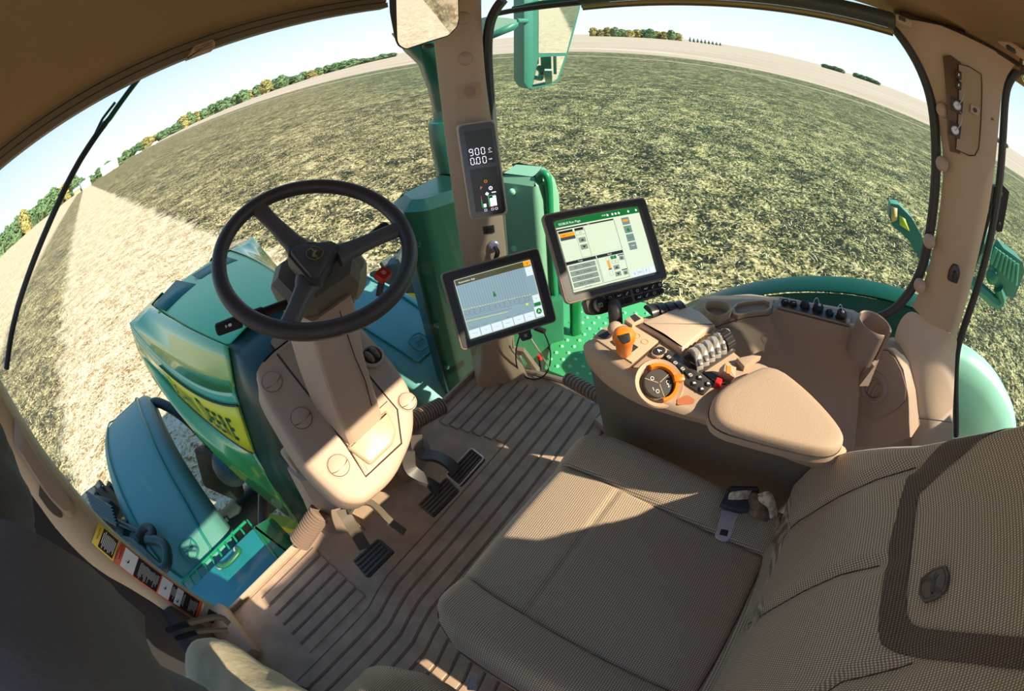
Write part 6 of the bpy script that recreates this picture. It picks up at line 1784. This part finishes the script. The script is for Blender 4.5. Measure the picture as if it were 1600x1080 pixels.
# rear seal band between bonnet and cab
g = G(); rb = [V((p.x, p.y, p.z)) for p in rear]; arc = rb[:0:-1] + [rb[0]] + [mir(p) for p in rb[1:]]
g.loft([[p + V((0, .01, .0)) for p in arc], [p.lerp(V((0, 1.33, .1)), .10) + V((0, -.10, 0)) for p in arc], [p.lerp(V((0, 1.33, .1)), .22) + V((0, -.22, -.02)) for p in arc]], closed=False, cap0=False, cap1=False)
part(g, 'rear_seal', mat('seal_green_black', (16, 52, 46), .35), t, 'dark seal towards the cab', solid=.02, angle=60)
g = G(); g.box((0, 1.13, -.25), (.40, .12, .95), bev=.03); part(g, 'firewall', CHASS, t)

# chassis under the bonnet
t = thing('front_axle_assembly', (0, 2.2, GZ), 'dark chassis, axle and steering gear under the bonnet', 'chassis')
g = G(); g.box((0, 1.95, -.42), (.50, 1.8, 1.15), bev=.08); part(g, 'engine_block', CHASS, t)
g = G(); g.cyl((-1.3, 2.2, -.96), (1.3, 2.2, -.96), .12, n=18); part(g, 'axle_tube', CHASS, t)
g = G(); g.cyl((-.62, 1.75, -.85), (-.25, 2.15, -.75), .035, n=12); g.cyl((-.5, 1.55, -.8), (-.2, 1.5, -.7), .03); part(g, 'steering_cylinder', STEEL, t)
g = G(); g.box((-.50, 2.25, -.60), (.10, .35, .28), (0, .5, .4), bev=.03); g.tube([V((-.66, 2.95, -.32)), V((-.58, 2.85, -.26)), V((-.46, 2.55, -.34)), V((-.42, 2.35, -.55))], .035, 10, smooth=2); part(g, 'fender_bracket', CHASS, t)
g = G(); g.ball((-.42, 2.12, -.52), (.10, .16, .10)); part(g, 'hub_cover', mat('hub_bluegrey', (84, 112, 112), .5), t)
g = G(); g.box((-.36, 1.55, -.62), (.06, .30, .06), (0, 0, .5)); part(g, 'yellow_rod', YEL, t)


# front fenders (long rounded plates over the wheels)
def fender(cx, wd, label, sgn):
    t = thing('front_fender', (cx, 2.3, -.3), label, 'fender', 'front wheel fenders'); prof_ = []
    ycs = [3.42, 3.30, 3.12, 2.9, 2.6, 2.3, 2.0, 1.75, 1.55, 1.40, 1.28]
    zcs = [-.56, -.40, -.28, -.20, -.135, -.115, -.135, -.19, -.27, -.37, -.50]
    if sgn > 0: zcs = [z - .0 for z in zcs]
    rows = []; ins = []; nrm = []
    for i, (y, z) in enumerate(zip(ycs, zcs)):
        hw = wd / 2 * (.70 if i == 0 else .86 if i == 1 else .96 if i == 2 else 1.0 if i < 9 else .94)
        r_ = []
        for u in (-1, -.97, -.86, -.6, -.3, 0, .3, .6, .86, .97, 1):
            drop = .07 * max(0, (abs(u) - .80) / .20) ** 1.5
            r_.append(V((cx + u * hw, y, z - drop)))
        r_ = [r_[0] + V((0, 0, -.10))] + r_ + [r_[-1] + V((0, 0, -.10))]
        rows.append(r_); ins.append((hw, y, z))
    g = G(); g.grid(rows); part(g, 'fender_shell', GRNF, t, solid=.008, sub=2, angle=60)
    g = G(); z3 = lambda y: float(np.interp(y, ycs[::-1], zcs[::-1]))
    lp = []
    pts_ = [(-.72, 3.12), (-.6, 3.20), (.45, 3.20), (.66, 3.05), (.72, 2.4), (.66, 1.75), (.50, 1.50), (-.50, 1.50), (-.70, 1.62), (-.78, 2.4)]
    g.tube(closedsmooth([V((cx + sgn * -u * wd / 2 * .92, y, z3(y) + .004)) for u, y in sum([[((a[0] * (1 - k) + b_[0] * k), (a[1] * (1 - k) + b_[1] * k)) for k in (0, .25, .5, .75)] for a, b_ in zip(pts_, pts_[1:] + pts_[:1])], [])], 1), .007, 6, closed=True); part(g, 'raised_bead', mat('fender_bead', (28, 120, 110), .35), t)
    y = 1.56; F = frame(V((cx + sgn * -.02, y, z3(y) + .012)), (1, 0, 0), V((0, -.45, .9))); F = F @ Matrix.Rotation(R(180), 4, 'Z')
    g = G(); g.tube([F @ V((a * .07, b_ * .07, 0)) for a, b_ in BADGE], .005, 6, closed=True); k = part(g, 'badge_ring', MATS['fender_bead'], t); g = G(); stag(g, F, .075, .002); part(g, 'badge_emblem', mat('fender_emblem', (14, 84, 76), .4), k)
    return t


fender(-.86, .50, 'green front fender, sky sheen put in its colour, over the left wheel, right way round badge near the cab', -1)
fender(.80, .50, 'green front fender, sky sheen put in its colour, between the cowl and the right front post', 1)


# front wheels
def wheel(cx, cy, cz, r_, wd, label, name='tractor_wheel', lugs=22):
    t = thing(name, (cx, cy, GZ), label, 'wheel'); F = frame((cx, cy, cz), (0, 1, 0), (1, 0, 0))
    g = G(); g.lathe([(r_ * .62, -wd * .42), (r_ * .80, -wd * .5), (r_ * .93, -wd * .46), (r_ * .955, -wd * .25), (r_ * .96, 0), (r_ * .955, wd * .25), (r_ * .93, wd * .46), (r_ * .80, wd * .5), (r_ * .62, wd * .42)], F, 56, cap=False); part(g, 'tyre', TYRE, t, angle=50)
    for i in range(lugs):
        for sd in (-1, 1):
            a0 = 2 * PI * (i + (.5 if sd > 0 else 0)) / lugs; g = G(); rings = []
            for q in range(5):
                a = a0 + q * .055; x = sd * (wd * .02 + q * wd * .115)
                rings.append([F @ V((rad_ * math.cos(a + da), rad_ * math.sin(a + da), x + sd * dx)) for rad_, da, dx in ((r_ * .94, -.035, 0), (r_ * 1.0 - q * .003, -.025, 0), (r_ * 1.0 - q * .003, .025, 0), (r_ * .94, .035, 0))])
            a = a0 + 4 * .055 + .03
            rings.append([F @ V((rad_ * math.cos(a + da), rad_ * math.sin(a + da), sd * wd * .505)) for rad_, da in ((r_ * .86, -.035), (r_ * .93, -.03), (r_ * .93, .03), (r_ * .86, .035))])
            g.loft(rings); part(g, 'tread_lug', TYRE, t, angle=30)
    g = G(); g.lathe([(r_ * .64, -wd * .42), (r_ * .60, -wd * .40), (r_ * .55, -wd * .1), (r_ * .20, .02), (.0, .02)], F, 40); g.lathe([(r_ * .64, wd * .42), (r_ * .60, wd * .40), (r_ * .55, wd * .1), (r_ * .20, .0), (.0, .0)], F, 40); part(g, 'yellow_rim', YEL, t)
    return t


wheel(-1.52, 2.30, -.97, .78, .46, 'ridged black left front tyre with yellow rim under the fender beside the door post')
wheel(1.52, 2.12, -.95, .80, .46, 'right front tyre with pale worn lugs and yellow rim beyond the steering wheel')

# ---- toolbox step ahead of the left door
t = thing('toolbox', (-.70, 1.22, -.5), 'blue-green metal toolbox with pull handle below the windscreen, left', 'toolbox')
g = G(); g.prism(roundpoly([(-.93, 1.335), (-.50, 1.335), (-.46, 1.20), (-.55, 1.05), (-.86, 1.06)], .015), -.75, -.20, .006); part(g, 'box_body', mat('toolbox_green', (34, 128, 136), .4), t)
g = G(); g.prism(roundpoly([(-.50, 1.33), (-.40, 1.30), (-.42, 1.02), (-.52, 1.03)], .015), -.75, -.18, .02); part(g, 'box_side', GRN, t)
hb = [at(346, 888, pz=-.19), at(372, 862, pz=-.19)]
g = G(); g.tube([hb[1], hb[1] + V((.01, -.01, .03)), hb[1] + V((.02, -.04, .035)), hb[0] + V((.03, -.045, .035)), hb[0] + V((.0, .0, .03)), hb[0]], .011, 10, smooth=2); part(g, 'pull_handle', GRNL, t)
for p in hb: g = G(); g.ball(p + V((0, 0, .015)), .014, 12, 8); part(g, 'bolt_head', CHROME, t)
t = thing('grip_step', (-.68, 1.38, -.24), 'bright green perforated grip step beside the toolbox', 'step')
c0, c1, c2, c3 = at(283, 913, pz=-.24), at(384, 815, pz=-.24), at(404, 823, pz=-.24), at(300, 926, pz=-.24)
c2 = c1 + V((.02, -.07, 0)); c3 = c0 + V((.02, -.07, 0)); g = G()
for a, b_ in ((c0, c1), (c3, c2)): g.cyl(a, b_, .007, n=8)
part(g, 'side_rail', mat('step_green', (16, 140, 96), .4), t)
for i in range(10):
    a = c0.lerp(c1, i / 9); b_ = c3.lerp(c2, i / 9); g = G(); g.box((a + b_) / 2, (.010, .07, .012), bev=.003); part(g, 'step_rung', MATS['step_green'], t)
# hydraulic couplers / lamp cluster by the left door post
t = thing('hose_coupler_cluster', (-1.15, 1.75, -.3), 'dark hoses and couplers behind the stickers of the left door post', 'hose cluster')
pc = lambda x, y, z=-.15: at(120 + x / 6.354, 800 + y / 6.354, pz=z)
g = G(); g.tube([pc(610, 250), pc(640, 180), pc(700, 140), pc(760, 180), pc(750, 250), pc(700, 310)], .022, 10, smooth=2); part(g, 'coupler_ring', BLACK, t)
g = G(); g.tube([pc(700, 280), pc(840, 290), pc(900, 370), pc(900, 520), pc(850, 580), pc(760, 500), pc(640, 380)], .026, 10, smooth=2); part(g, 'hose_loop', mat('hose_green_black', (22, 52, 50), .5), t)
g = G(); g.tube([pc(280, 60), pc(430, 110), pc(620, 200)], .016, 8); g.tube([pc(420, 260), pc(560, 300), pc(640, 380)], .02, 8); part(g, 'hose', MATS['hose_green_black'], t)
g = G(); g.box(pc(480, 190, -.2), (.10, .08, .08), (0, 0, .8), bev=.01); g.box(pc(620, 330, -.2), (.12, .10, .1), (0, 0, .8), bev=.02); part(g, 'coupler_block', MATS['hose_green_black'], t)
g = G(); g.box(pc(330, 70, -.15), (.03, .025, .02)); part(g, 'blue_clip', mat('clip_blue', (20, 120, 210), .5), t)
t = thing('work_lamp', at(150, 790, pz=-.1), 'dark finned work lamp beyond the left door post', 'lamp')
for i in range(6):
    a = at(140 + i * 2.2 - 4, 770 + i * 6, pz=-.1); b_ = at(176 + i * 1.5, 795 + i * 5, pz=-.1); g = G(); g.cyl(a, b_, .012, n=8); part(g, 'cooling_fin', MATS['hose_green_black'], t)
g = G(); g.box(at(160, 806, pz=-.18), (.20, .18, .10), (0, 0, .6), bev=.02); part(g, 'lamp_body', BLACK, t)

# ---- right side: intake / exhaust stack, shields, rails
t = thing('exhaust_stack', (.95, 1.32, -.2), 'tall dark green exhaust stack behind the right front post', 'exhaust stack')
GD = mat('stack_green', (12, 70, 52), .35, coat=.3)
ex = lambda x, y, py=1.38: at(x, y, py=py)
rings = []
for (xl, yl), w_ in (((641, 78), .20), ((662, 100), .17), ((676, 140), .145), ((684, 175), .14), ((685, 190), .15), ((679, 194), .17), ((678, 205), .17), ((681, 230), .17), ((690, 270), .17), ((696, 300), .17)):
    p = ex(xl, yl); rings.append([V((p.x + w_ / 2 + w_ / 2 * math.cos(2 * PI * i / 28), p.y + w_ / 2 * math.sin(2 * PI * i / 28), p.z)) for i in range(28)])
rings.insert(0, [q + V((-.035, .02, .09)) for q in rings[0]])
g = G(); g.loft(rings[:5]); part(g, 'upper_pipe', GD, t, 'flared upper pipe', angle=50)
g = G(); g.loft(rings[4:]); part(g, 'canister', mat('canister_green', (20, 76, 58), .4, coat=.1), t, angle=50)
g = G(); g.tube(rings[5], .006, 6, closed=True); part(g, 'clamp_band', GD, t)
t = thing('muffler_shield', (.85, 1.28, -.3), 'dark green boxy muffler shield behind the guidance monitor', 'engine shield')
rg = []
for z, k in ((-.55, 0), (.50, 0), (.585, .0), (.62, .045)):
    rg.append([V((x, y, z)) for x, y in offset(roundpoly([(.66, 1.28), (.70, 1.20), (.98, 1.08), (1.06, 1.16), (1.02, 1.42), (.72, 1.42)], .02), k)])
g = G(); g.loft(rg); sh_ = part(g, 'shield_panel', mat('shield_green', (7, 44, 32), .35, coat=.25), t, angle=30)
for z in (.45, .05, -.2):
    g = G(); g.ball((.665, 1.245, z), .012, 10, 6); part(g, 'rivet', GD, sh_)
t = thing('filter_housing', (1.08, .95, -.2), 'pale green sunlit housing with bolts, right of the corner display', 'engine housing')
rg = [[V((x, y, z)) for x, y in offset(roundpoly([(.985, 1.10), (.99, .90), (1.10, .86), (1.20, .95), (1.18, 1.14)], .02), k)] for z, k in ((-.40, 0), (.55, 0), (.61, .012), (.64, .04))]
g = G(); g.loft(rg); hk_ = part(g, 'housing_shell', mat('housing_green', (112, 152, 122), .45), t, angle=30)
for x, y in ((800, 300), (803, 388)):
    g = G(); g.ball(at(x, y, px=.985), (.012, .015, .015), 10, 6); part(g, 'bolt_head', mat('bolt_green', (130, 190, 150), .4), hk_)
t = thing('grab_rail', (1.02, .86, 0), 'looped green grab rail standing beside the pale housing', 'grab rail')
g = G(); g.tube([at(x, y, px=1.04) for x, y in ((852, 500), (846, 400), (843, 330), (841, 290), (843, 274), (850, 270), (856, 276), (858, 300), (860, 360), (868, 480), (876, 540))], .016, 10, smooth=2); part(g, 'rail_tube', mat('rail_green', (22, 118, 72), .35), t)
t = thing('side_access_panel', (.92, .95, -.3), 'green access panel behind the cable, at floor height', 'panel')
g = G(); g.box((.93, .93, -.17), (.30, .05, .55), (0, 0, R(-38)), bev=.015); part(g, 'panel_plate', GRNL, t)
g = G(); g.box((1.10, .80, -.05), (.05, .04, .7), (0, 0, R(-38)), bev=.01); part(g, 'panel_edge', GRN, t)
t = thing('boarding_platform', (1.1, .72, -.1), 'bright green dimpled boarding platform outside the right window', 'platform')
g = G(); g.prism([(.82, .48), (.82, .80), (1.36, 1.02), (1.50, .60), (1.2, .35)], -.17, -.13, .004); pk = part(g, 'platform_plate', mat('platform_green', (64, 150, 92), .4), t)
rn3 = 0; cand = []
for i in range(13):
    for j in range(9):
        x = .86 + i * .05 + (j % 2) * .025; y = .46 + j * .05
        if y < .80 + (x - .84) * .35 and y > .42 - (x - .84) * .05: cand.append((x, y))
for x, y in cand[:98]:
    g = G(); g.lathe([(.010, 0), (.008, .004), (.004, .006), (0, .0065)], Matrix.Translation((x, y, -.13)), 10); part(g, 'dimple', mat('dimple_pale', (120, 200, 140), .35), pk)

# rear wheel arch beyond the side console
t = thing('rear_fender', (1.0, -.5, 0), 'green curved rear fender seen through the right window above the side console', 'fender')
ac = V((1.0, -.60, -.72)); aR = 1.295
arc = [(ac.y + aR * math.sin(R(a)), ac.z + aR * math.cos(R(a))) for a in range(-3, 71, 3)]
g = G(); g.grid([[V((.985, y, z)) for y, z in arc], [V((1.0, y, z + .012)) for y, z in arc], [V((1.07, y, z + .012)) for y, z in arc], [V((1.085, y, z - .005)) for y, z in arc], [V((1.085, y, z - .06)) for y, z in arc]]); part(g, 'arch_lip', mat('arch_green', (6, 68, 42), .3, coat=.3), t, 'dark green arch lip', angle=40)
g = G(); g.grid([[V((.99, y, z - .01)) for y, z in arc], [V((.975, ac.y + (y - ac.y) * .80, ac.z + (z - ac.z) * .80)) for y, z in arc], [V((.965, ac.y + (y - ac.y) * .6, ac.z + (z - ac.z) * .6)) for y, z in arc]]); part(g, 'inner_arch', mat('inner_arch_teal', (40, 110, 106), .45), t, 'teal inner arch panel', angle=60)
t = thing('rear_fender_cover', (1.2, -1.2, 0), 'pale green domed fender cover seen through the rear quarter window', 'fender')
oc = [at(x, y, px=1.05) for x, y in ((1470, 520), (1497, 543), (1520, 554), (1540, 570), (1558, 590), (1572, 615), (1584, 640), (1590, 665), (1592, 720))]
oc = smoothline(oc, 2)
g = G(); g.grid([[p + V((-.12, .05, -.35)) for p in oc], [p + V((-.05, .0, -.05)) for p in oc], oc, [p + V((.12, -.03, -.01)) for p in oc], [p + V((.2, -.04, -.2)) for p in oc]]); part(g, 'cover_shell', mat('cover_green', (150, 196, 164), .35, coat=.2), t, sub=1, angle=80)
t = thing('side_marker_lamp', at(1410, 350, px=1.55), 'green side marker with yellow reflector outside the right window, rear', 'lamp')
mk = [at(x, y, px=1.5) for x, y in ((1392, 318), (1404, 320), (1424, 340), (1440, 368), (1446, 400), (1440, 410), (1420, 376), (1394, 352), (1389, 338))]
g = G(); g.loft([mk, [p + V((.06, 0, 0)) for p in mk]]); part(g, 'marker_arm', mat('marker_teal', (64, 124, 106), .45), t)
g = G(); q = [at(x, y, px=1.496) for x, y in ((1405, 336), (1414, 342), (1422, 362), (1406, 352))]; g.add(q, [(0, 1, 2, 3)]); part(g, 'yellow_reflector', mat('reflector_yellow', (206, 210, 70), .3), t, solid=.004)
g = G(); q = [at(x, y, px=1.496) for x, y in ((1392, 322), (1402, 326), (1402, 344), (1393, 348))]; g.add(q, [(0, 1, 2, 3)]); part(g, 'orange_reflector', mat('reflector_tan', (206, 170, 110), .3), t, solid=.004)
g = G(); g.tube([at(1440, 395, px=1.53), at(1462, 440, px=1.4), V((1.12, -.72, .40))], .022, 8); part(g, 'support_arm', MATS['marker_teal'], t)
t = thing('rear_work_lamp', at(1570, 420, px=1.45), 'finned green rear work lamp seen through the rear quarter window', 'lamp')
bdy = [at(x, y, px=1.45) for x, y in ((1562, 400), (1568, 388), (1598, 410), (1601, 425), (1585, 466), (1568, 462), (1552, 445))]
LG = mat('lamp_green', (44, 112, 84), .45)
g = G(); g.loft([bdy, [p + V((.10, 0, 0)) for p in bdy]]); k = part(g, 'lamp_body', LG, t)
for i in range(7):
    a = at(1557 + i * 5.5, 388 + i * 4.0, px=1.42); b_ = at(1548 + i * 6.5, 412 + i * 5.5, px=1.42); g = G(); g.cyl(a, b_, .010, n=8); part(g, 'cooling_fin', mat('fin_green', (80, 140, 110), .45), k)
g = G(); g.tube([at(x, y, px=1.45) for x, y in ((1500, 430), (1530, 450), (1556, 474), (1566, 470), (1560, 450))], .03, 8, smooth=1); part(g, 'lamp_bracket', LG, t)
g = G(); g.ball(at(1550, 432, px=1.44), .035, 12, 8); part(g, 'lamp_pivot', LG, t)
g = G(); g.tube([at(1500, 430, px=1.45), at(1488, 425, px=1.2)], .03, 8); part(g, 'support_arm', LG, t)
t = thing('rear_lamp_shield', at(1545, 375, px=1.6), 'rounded green panel edge beside the rear work lamp', 'panel')
g = G(); q = smoothline([at(x, y, px=1.6) for x, y in ((1540, 350), (1549, 368), (1547, 395), (1535, 412))], 2); g.grid([q, [p + V((0, .25, 0)) for p in q]]); part(g, 'shield_plate', MATS['marker_teal'], t, solid=.03)

# outside mirror
t = thing('outside_mirror', (1.55, 1.25, 1.2), 'tall green-backed outside mirror with two panes, beyond the right side window', 'mirror')
z2p = lambda x, y: (530 + x / 3, y / 3)
mc = V((1.55, 1.15, 1.2)); mn = V((-.50, -.86, -.05)).normalized(); Fm = frame(mc, (.86, -.5, 0), mn); ivm = Fm.inverted()
ml = lambda pts: [(lambda p: (p.x, p.y))(ivm @ on(*z2p(x, y), mc, mn)) for x, y in pts]
MG = mat('mirror_back_green', (52, 116, 98), .45)
o1 = ml([(905, -60), (1138, -60), (1128, 40), (1100, 150), (1060, 290), (1030, 375), (985, 402), (895, 418), (880, 405), (900, 250)])
g = G(); g.loft([[Fm @ V((*p, z)) for p in offset(o1, k)] for z, k in ((-.09, .03), (-.04, .006), (0, 0), (.004, .002))]); part(g, 'mirror_shell', MG, t, angle=40)
side_ = ml([(862, -60), (905, -60), (905, 395), (885, 418), (862, 385)]); g = G(); g.prism(side_, -.10, .008, .003, Fm); part(g, 'shell_flank', MG, t)
g = G(); g.flat(ml([(932, -50), (1125, -50), (1115, 50), (1088, 150), (1062, 248), (932, 250)]), .0055, Fm); part(g, 'main_pane', MIRRORM, t)
g = G(); g.flat(roundpoly(ml([(934, 268), (1056, 262), (1020, 368), (985, 392), (904, 406)]), .006), .0055, Fm); part(g, 'lower_pane', MIRRORM, t)
# number-plate style lamp housing and arm
t = thing('mirror_arm', (1.25, 1.3, 1.2), 'pale green mirror bracket beside the right front post', 'bracket')
p_ = [on(*z2p(x, y), (1.2, 1.12, 1.2), (-.5, -.86, 0)) for x, y in ((695, 78), (790, 84), (832, 92), (835, 120), (815, 140), (690, 192))]
g = G(); g.loft([p_, [p + V((.05, .09, 0)) for p in p_]]); part(g, 'bracket_body', mat('bracket_pale_green', (112, 140, 122), .45), t, angle=30)
p_ = [on(*z2p(x, y), (1.2, 1.12, 1.2), (-.5, -.86, 0)) + V((-.004, -.008, 0)) for x, y in ((692, 160), (800, 110), (834, 105), (834, 122), (815, 142), (690, 193))]
g = G(); g.add(p_, [tuple(range(6))]); part(g, 'bracket_underside', MG, t, solid=.003)
g = G(); g.cyl(on(*z2p(830, 98), (1.25, 1.15, 1.2), (-.5, -.86, 0)), on(*z2p(885, 98), (1.5, 1.2, 1.2), (-.5, -.86, 0)), .012); part(g, 'arm_tube', MG, t)

# wipers
t = thing('windscreen_wiper', at(90, 320, py=1.10), 'long black windscreen wiper hanging across the left of the windscreen', 'wiper')
wp = lambda x, y, d=1.10: at(x, y, py=d)
bl = [wp(x, y) for x, y in ((10, 576), (22, 500), (48, 420), (82, 338), (118, 262), (150, 212), (165, 192))]
g = G(); g.tube(bl, .0085, 8, smooth=1); part(g, 'blade', BLACK, t)
g = G(); g.tube([wp(x, y, 1.115) for x, y in ((62, 385), (100, 298), (135, 235), (152, 208))], .006, 6, smooth=1); part(g, 'blade_bridge', BLACK, t)
AG = mat('wiper_arm_green', (28, 78, 56), .4)
g = G(); g.tube([wp(x, y, 1.12) for x, y in ((152, 208), (172, 184), (196, 150), (222, 116), (250, 84))], .0075, 8); g.tube([wp(x, y, 1.12) for x, y in ((147, 213), (160, 186), (180, 160))], .004, 6); part(g, 'wiper_arm', AG, t)
t = thing('side_window_wiper', at(880, 10, px=.85), 'dark wiper lying along the top of the right side window', 'wiper')
ww = lambda x, y, d=.84: at(*z2p(x, y), px=d)
g = G(); g.tube([ww(705, 72), (ww(800, 52)), ww(930, 34), ww(1110, 14), ww(1260, -2)], .009, 8); part(g, 'blade', BLACK, t)
g = G(); g.tube([ww(820, 46, .855), ww(950, 20, .855), ww(1130, 0, .855)], .014, 8); part(g, 'wiper_arm', AG, t)
# ------------------------------------------------------------------ person on the instructor seat (only jacket, sleeve and trousers show)
t = thing('person', (-.66, .05, 0), 'person in dark jacket and khaki trousers seated at the left, reaching towards the door post', 'person')


def skinned(name, joints, edges, m, parent, sub=2, root=0):
    me = bpy.data.meshes.new(name); me.from_pydata([tuple(V(p) - BASE[parent.name]) for p, r_ in joints], edges, [])
    o = bpy.data.objects.new(name, me); COL.objects.link(o); o.parent = parent; BASE[o.name] = BASE[parent.name]
    o.modifiers.new('skin', 'SKIN'); d = me.skin_vertices[0].data
    for i, (p, r_) in enumerate(joints): d[i].radius = (r_, r_) if isinstance(r_, (int, float)) else r_
    d[root].use_root = True
    k = o.modifiers.new('sub', 'SUBSURF'); k.levels = sub; k.render_levels = sub; o.modifiers['skin'].use_smooth_shade = True
    me.materials.append(m)
    if name in ('jacket', 'trousers'):
        tx_ = bpy.data.textures.new(name + '_folds', 'CLOUDS'); tx_.noise_scale = .11; tx_.noise_depth = 2
        k = o.modifiers.new('sub2', 'SUBSURF'); k.levels = 1; k.render_levels = 1
        k = o.modifiers.new('folds', 'DISPLACE'); k.texture = tx_; k.strength = .045; k.mid_level = .5
    return o


SKIN = mat('skin', (214, 164, 134), .5); JACK = mat('jacket_charcoal', (92, 90, 90), .9, bump=.5, bscale=160); KHAKI = mat('khaki_cloth', (172, 162, 136), .9, bump=.6, bscale=90, var=.06, vscale=20); HAIR = mat('hair_brown', (60, 44, 34), .8)
P0 = V((-.68, .02, .57))
# body: pelvis, spine, neck, head; both arms with hands; both legs to the feet
J = [((-.67, .06, .56), .115), ((-.70, .18, .70), .12), ((-.74, .29, .86), .13), ((-.79, .35, .97), .10), ((-.84, .37, 1.06), .05), ((-.88, .38, 1.12), .052), ((-.90, .39, 1.20), (.075, .09)), ((-.90, .39, 1.27), .06),
     ((-.91, .42, .94), .06), ((-.83, .57, .86), .046), ((-.79, .76, 1.0), .036), ((-.80, .83, 1.05), .028),
     ((-.60, .26, .98), .06), ((-.66, .04, .78), .046), ((-.62, -.14, .62), .034), ((-.61, -.18, .59), .026),
     ((-.60, .18, .55), .082), ((-.70, .50, .52), .060), ((-.74, .50, .30), .052), ((-.76, .42, .08), .036), ((-.76, .52, .04), .036),
     ((-.76, .20, .55), .082), ((-.86, .50, .53), .060), ((-.86, .50, .30), .052), ((-.88, .42, .08), .036), ((-.88, .52, .04), .036)]
E_ = [(0, 1), (1, 2), (2, 3), (3, 4), (4, 5), (5, 6), (6, 7), (3, 8), (8, 9), (9, 10), (10, 11), (3, 12), (12, 13), (13, 14), (14, 15), (0, 16), (16, 17), (17, 18), (18, 19), (19, 20), (0, 21), (21, 22), (22, 23), (23, 24), (24, 25)]
# hands: palm block then five separate fingers
def hand(J, E_, wrist, fwd, side, up_, curl):
    fwd, side, up_ = V(fwd).normalized(), V(side).normalized(), V(up_).normalized(); w_ = V(J[wrist][0])
    J.append((tuple(w_ + fwd * .04), (.030, .016))); pm = len(J) - 1; E_.append((wrist, pm))
    for k, (s_, ln) in enumerate(((-.027, .068), (-.009, .078), (.009, .074), (.026, .060))):
        prev = pm; d = fwd
        b0 = w_ + fwd * .075 + side * s_
        for q in range(4):
            J.append((tuple(b0), .0085 - q * .0007)); E_.append((prev, len(J) - 1)); prev = len(J) - 1
            b0 = b0 + d.normalized() * ln / 3; d = d * math.cos(curl) + -up_ * math.sin(curl)
    b0 = w_ + fwd * .025 - side * .03; prev = pm
    for q in range(3):
        J.append((tuple(b0), .0095 - q * .001)); E_.append((prev, len(J) - 1)); prev = len(J) - 1; b0 = b0 + (fwd * .75 - side * .55 - up_ * .25) * .028
hand(J, E_, 11, (.1, .85, .25), (.9, -.1, .0), (-.2, -.3, .9), .5)
hand(J, E_, 15, (.1, -.9, -.25), (-.9, .0, 0), (.0, .0, .9), .25)
body = skinned('body', J, E_, SKIN, t)
# face and hair (never in the picture, but the figure is whole)
hc = V((-.90, .395, 1.225))
for s_ in (-1, 1):
    g = G(); g.ball(hc + V((s_ * .028, .080, .005)), (.012, .008, .008), 12, 8); part(g, 'eye', WHITE, t)
    g = G(); g.ball(hc + V((s_ * .072, .0, -.005)), (.010, .020, .030), 12, 8); part(g, 'ear', SKIN, t)
g = G(); g.ball(hc + V((0, .092, -.02)), (.012, .018, .022), 12, 8); part(g, 'nose', SKIN, t)
g = G(); g.ball(hc + V((0, .080, -.052)), (.022, .008, .006), 12, 8); part(g, 'mouth', mat('lips', (180, 110, 96), .5), t)
g = G(); g.ball(hc + V((0, -.018, .022)), (.085, .098, .085), 20, 14); part(g, 'hair', HAIR, t)
# clothing over the body
Jj = [((-.71, .06, .60), (.135, .125)), ((-.725, .20, .70), (.145, .140)), ((-.735, .31, .85), (.160, .145)), ((-.79, .35, .97), (.13, .11)), ((-.83, .37, 1.04), .075),
      ((-.92, .42, .93), .085), ((-.82, .57, .86), .088), ((-.775, .74, .98), .080), ((-.78, .80, 1.02), .060),
      ((-.60, .25, .97), .085), ((-.66, .04, .78), .070), ((-.63, -.11, .65), .052)]
jk_ = skinned('jacket', Jj, [(0, 1), (1, 2), (2, 3), (3, 4), (3, 5), (5, 6), (6, 7), (7, 8), (3, 9), (9, 10), (10, 11)], JACK, t)
Jt = [((-.67, .06, .55), (.15, .12)), ((-.60, .20, .545), .095), ((-.70, .50, .53), .076), ((-.74, .50, .30), .066), ((-.76, .43, .10), .056), ((-.77, .20, .545), .095), ((-.86, .50, .53), .076), ((-.87, .50, .30), .066), ((-.88, .43, .10), .056)]
skinned('trousers', Jt, [(0, 1), (1, 2), (2, 3), (3, 4), (0, 5), (5, 6), (6, 7), (7, 8)], KHAKI, t)
for x in (-.755, -.88):
    g = G(); g.loft([[V((x + a, .46 + b_, z)) for a, b_ in rr(w_, d_, min(w_, d_) * .45, 4)] for w_, d_, z in ((.10, .27, 0), (.105, .28, .03), (.09, .24, .07))] + [[V((x + a, .42 + b_, z)) for a, b_ in rr(.09, .11, .04, 4)] for z in (.09, .12)]); part(g, 'boot', BLACK, t)
# strap on the thigh
g = G(); g.tube(smoothline([at(x, y, pz=z) for x, y, z in ((262, 985, .60), (300, 972, .62), (345, 962, .60), (358, 975, .59))], 2), .006, 6); g.tube(smoothline([at(x, y, pz=z) for x, y, z in ((276, 998, .60), (315, 985, .615), (356, 985, .59))], 2), .005, 6); part(g, 'belt_strap', mat('strap_black', (30, 30, 30), .9, spec=.1), t)
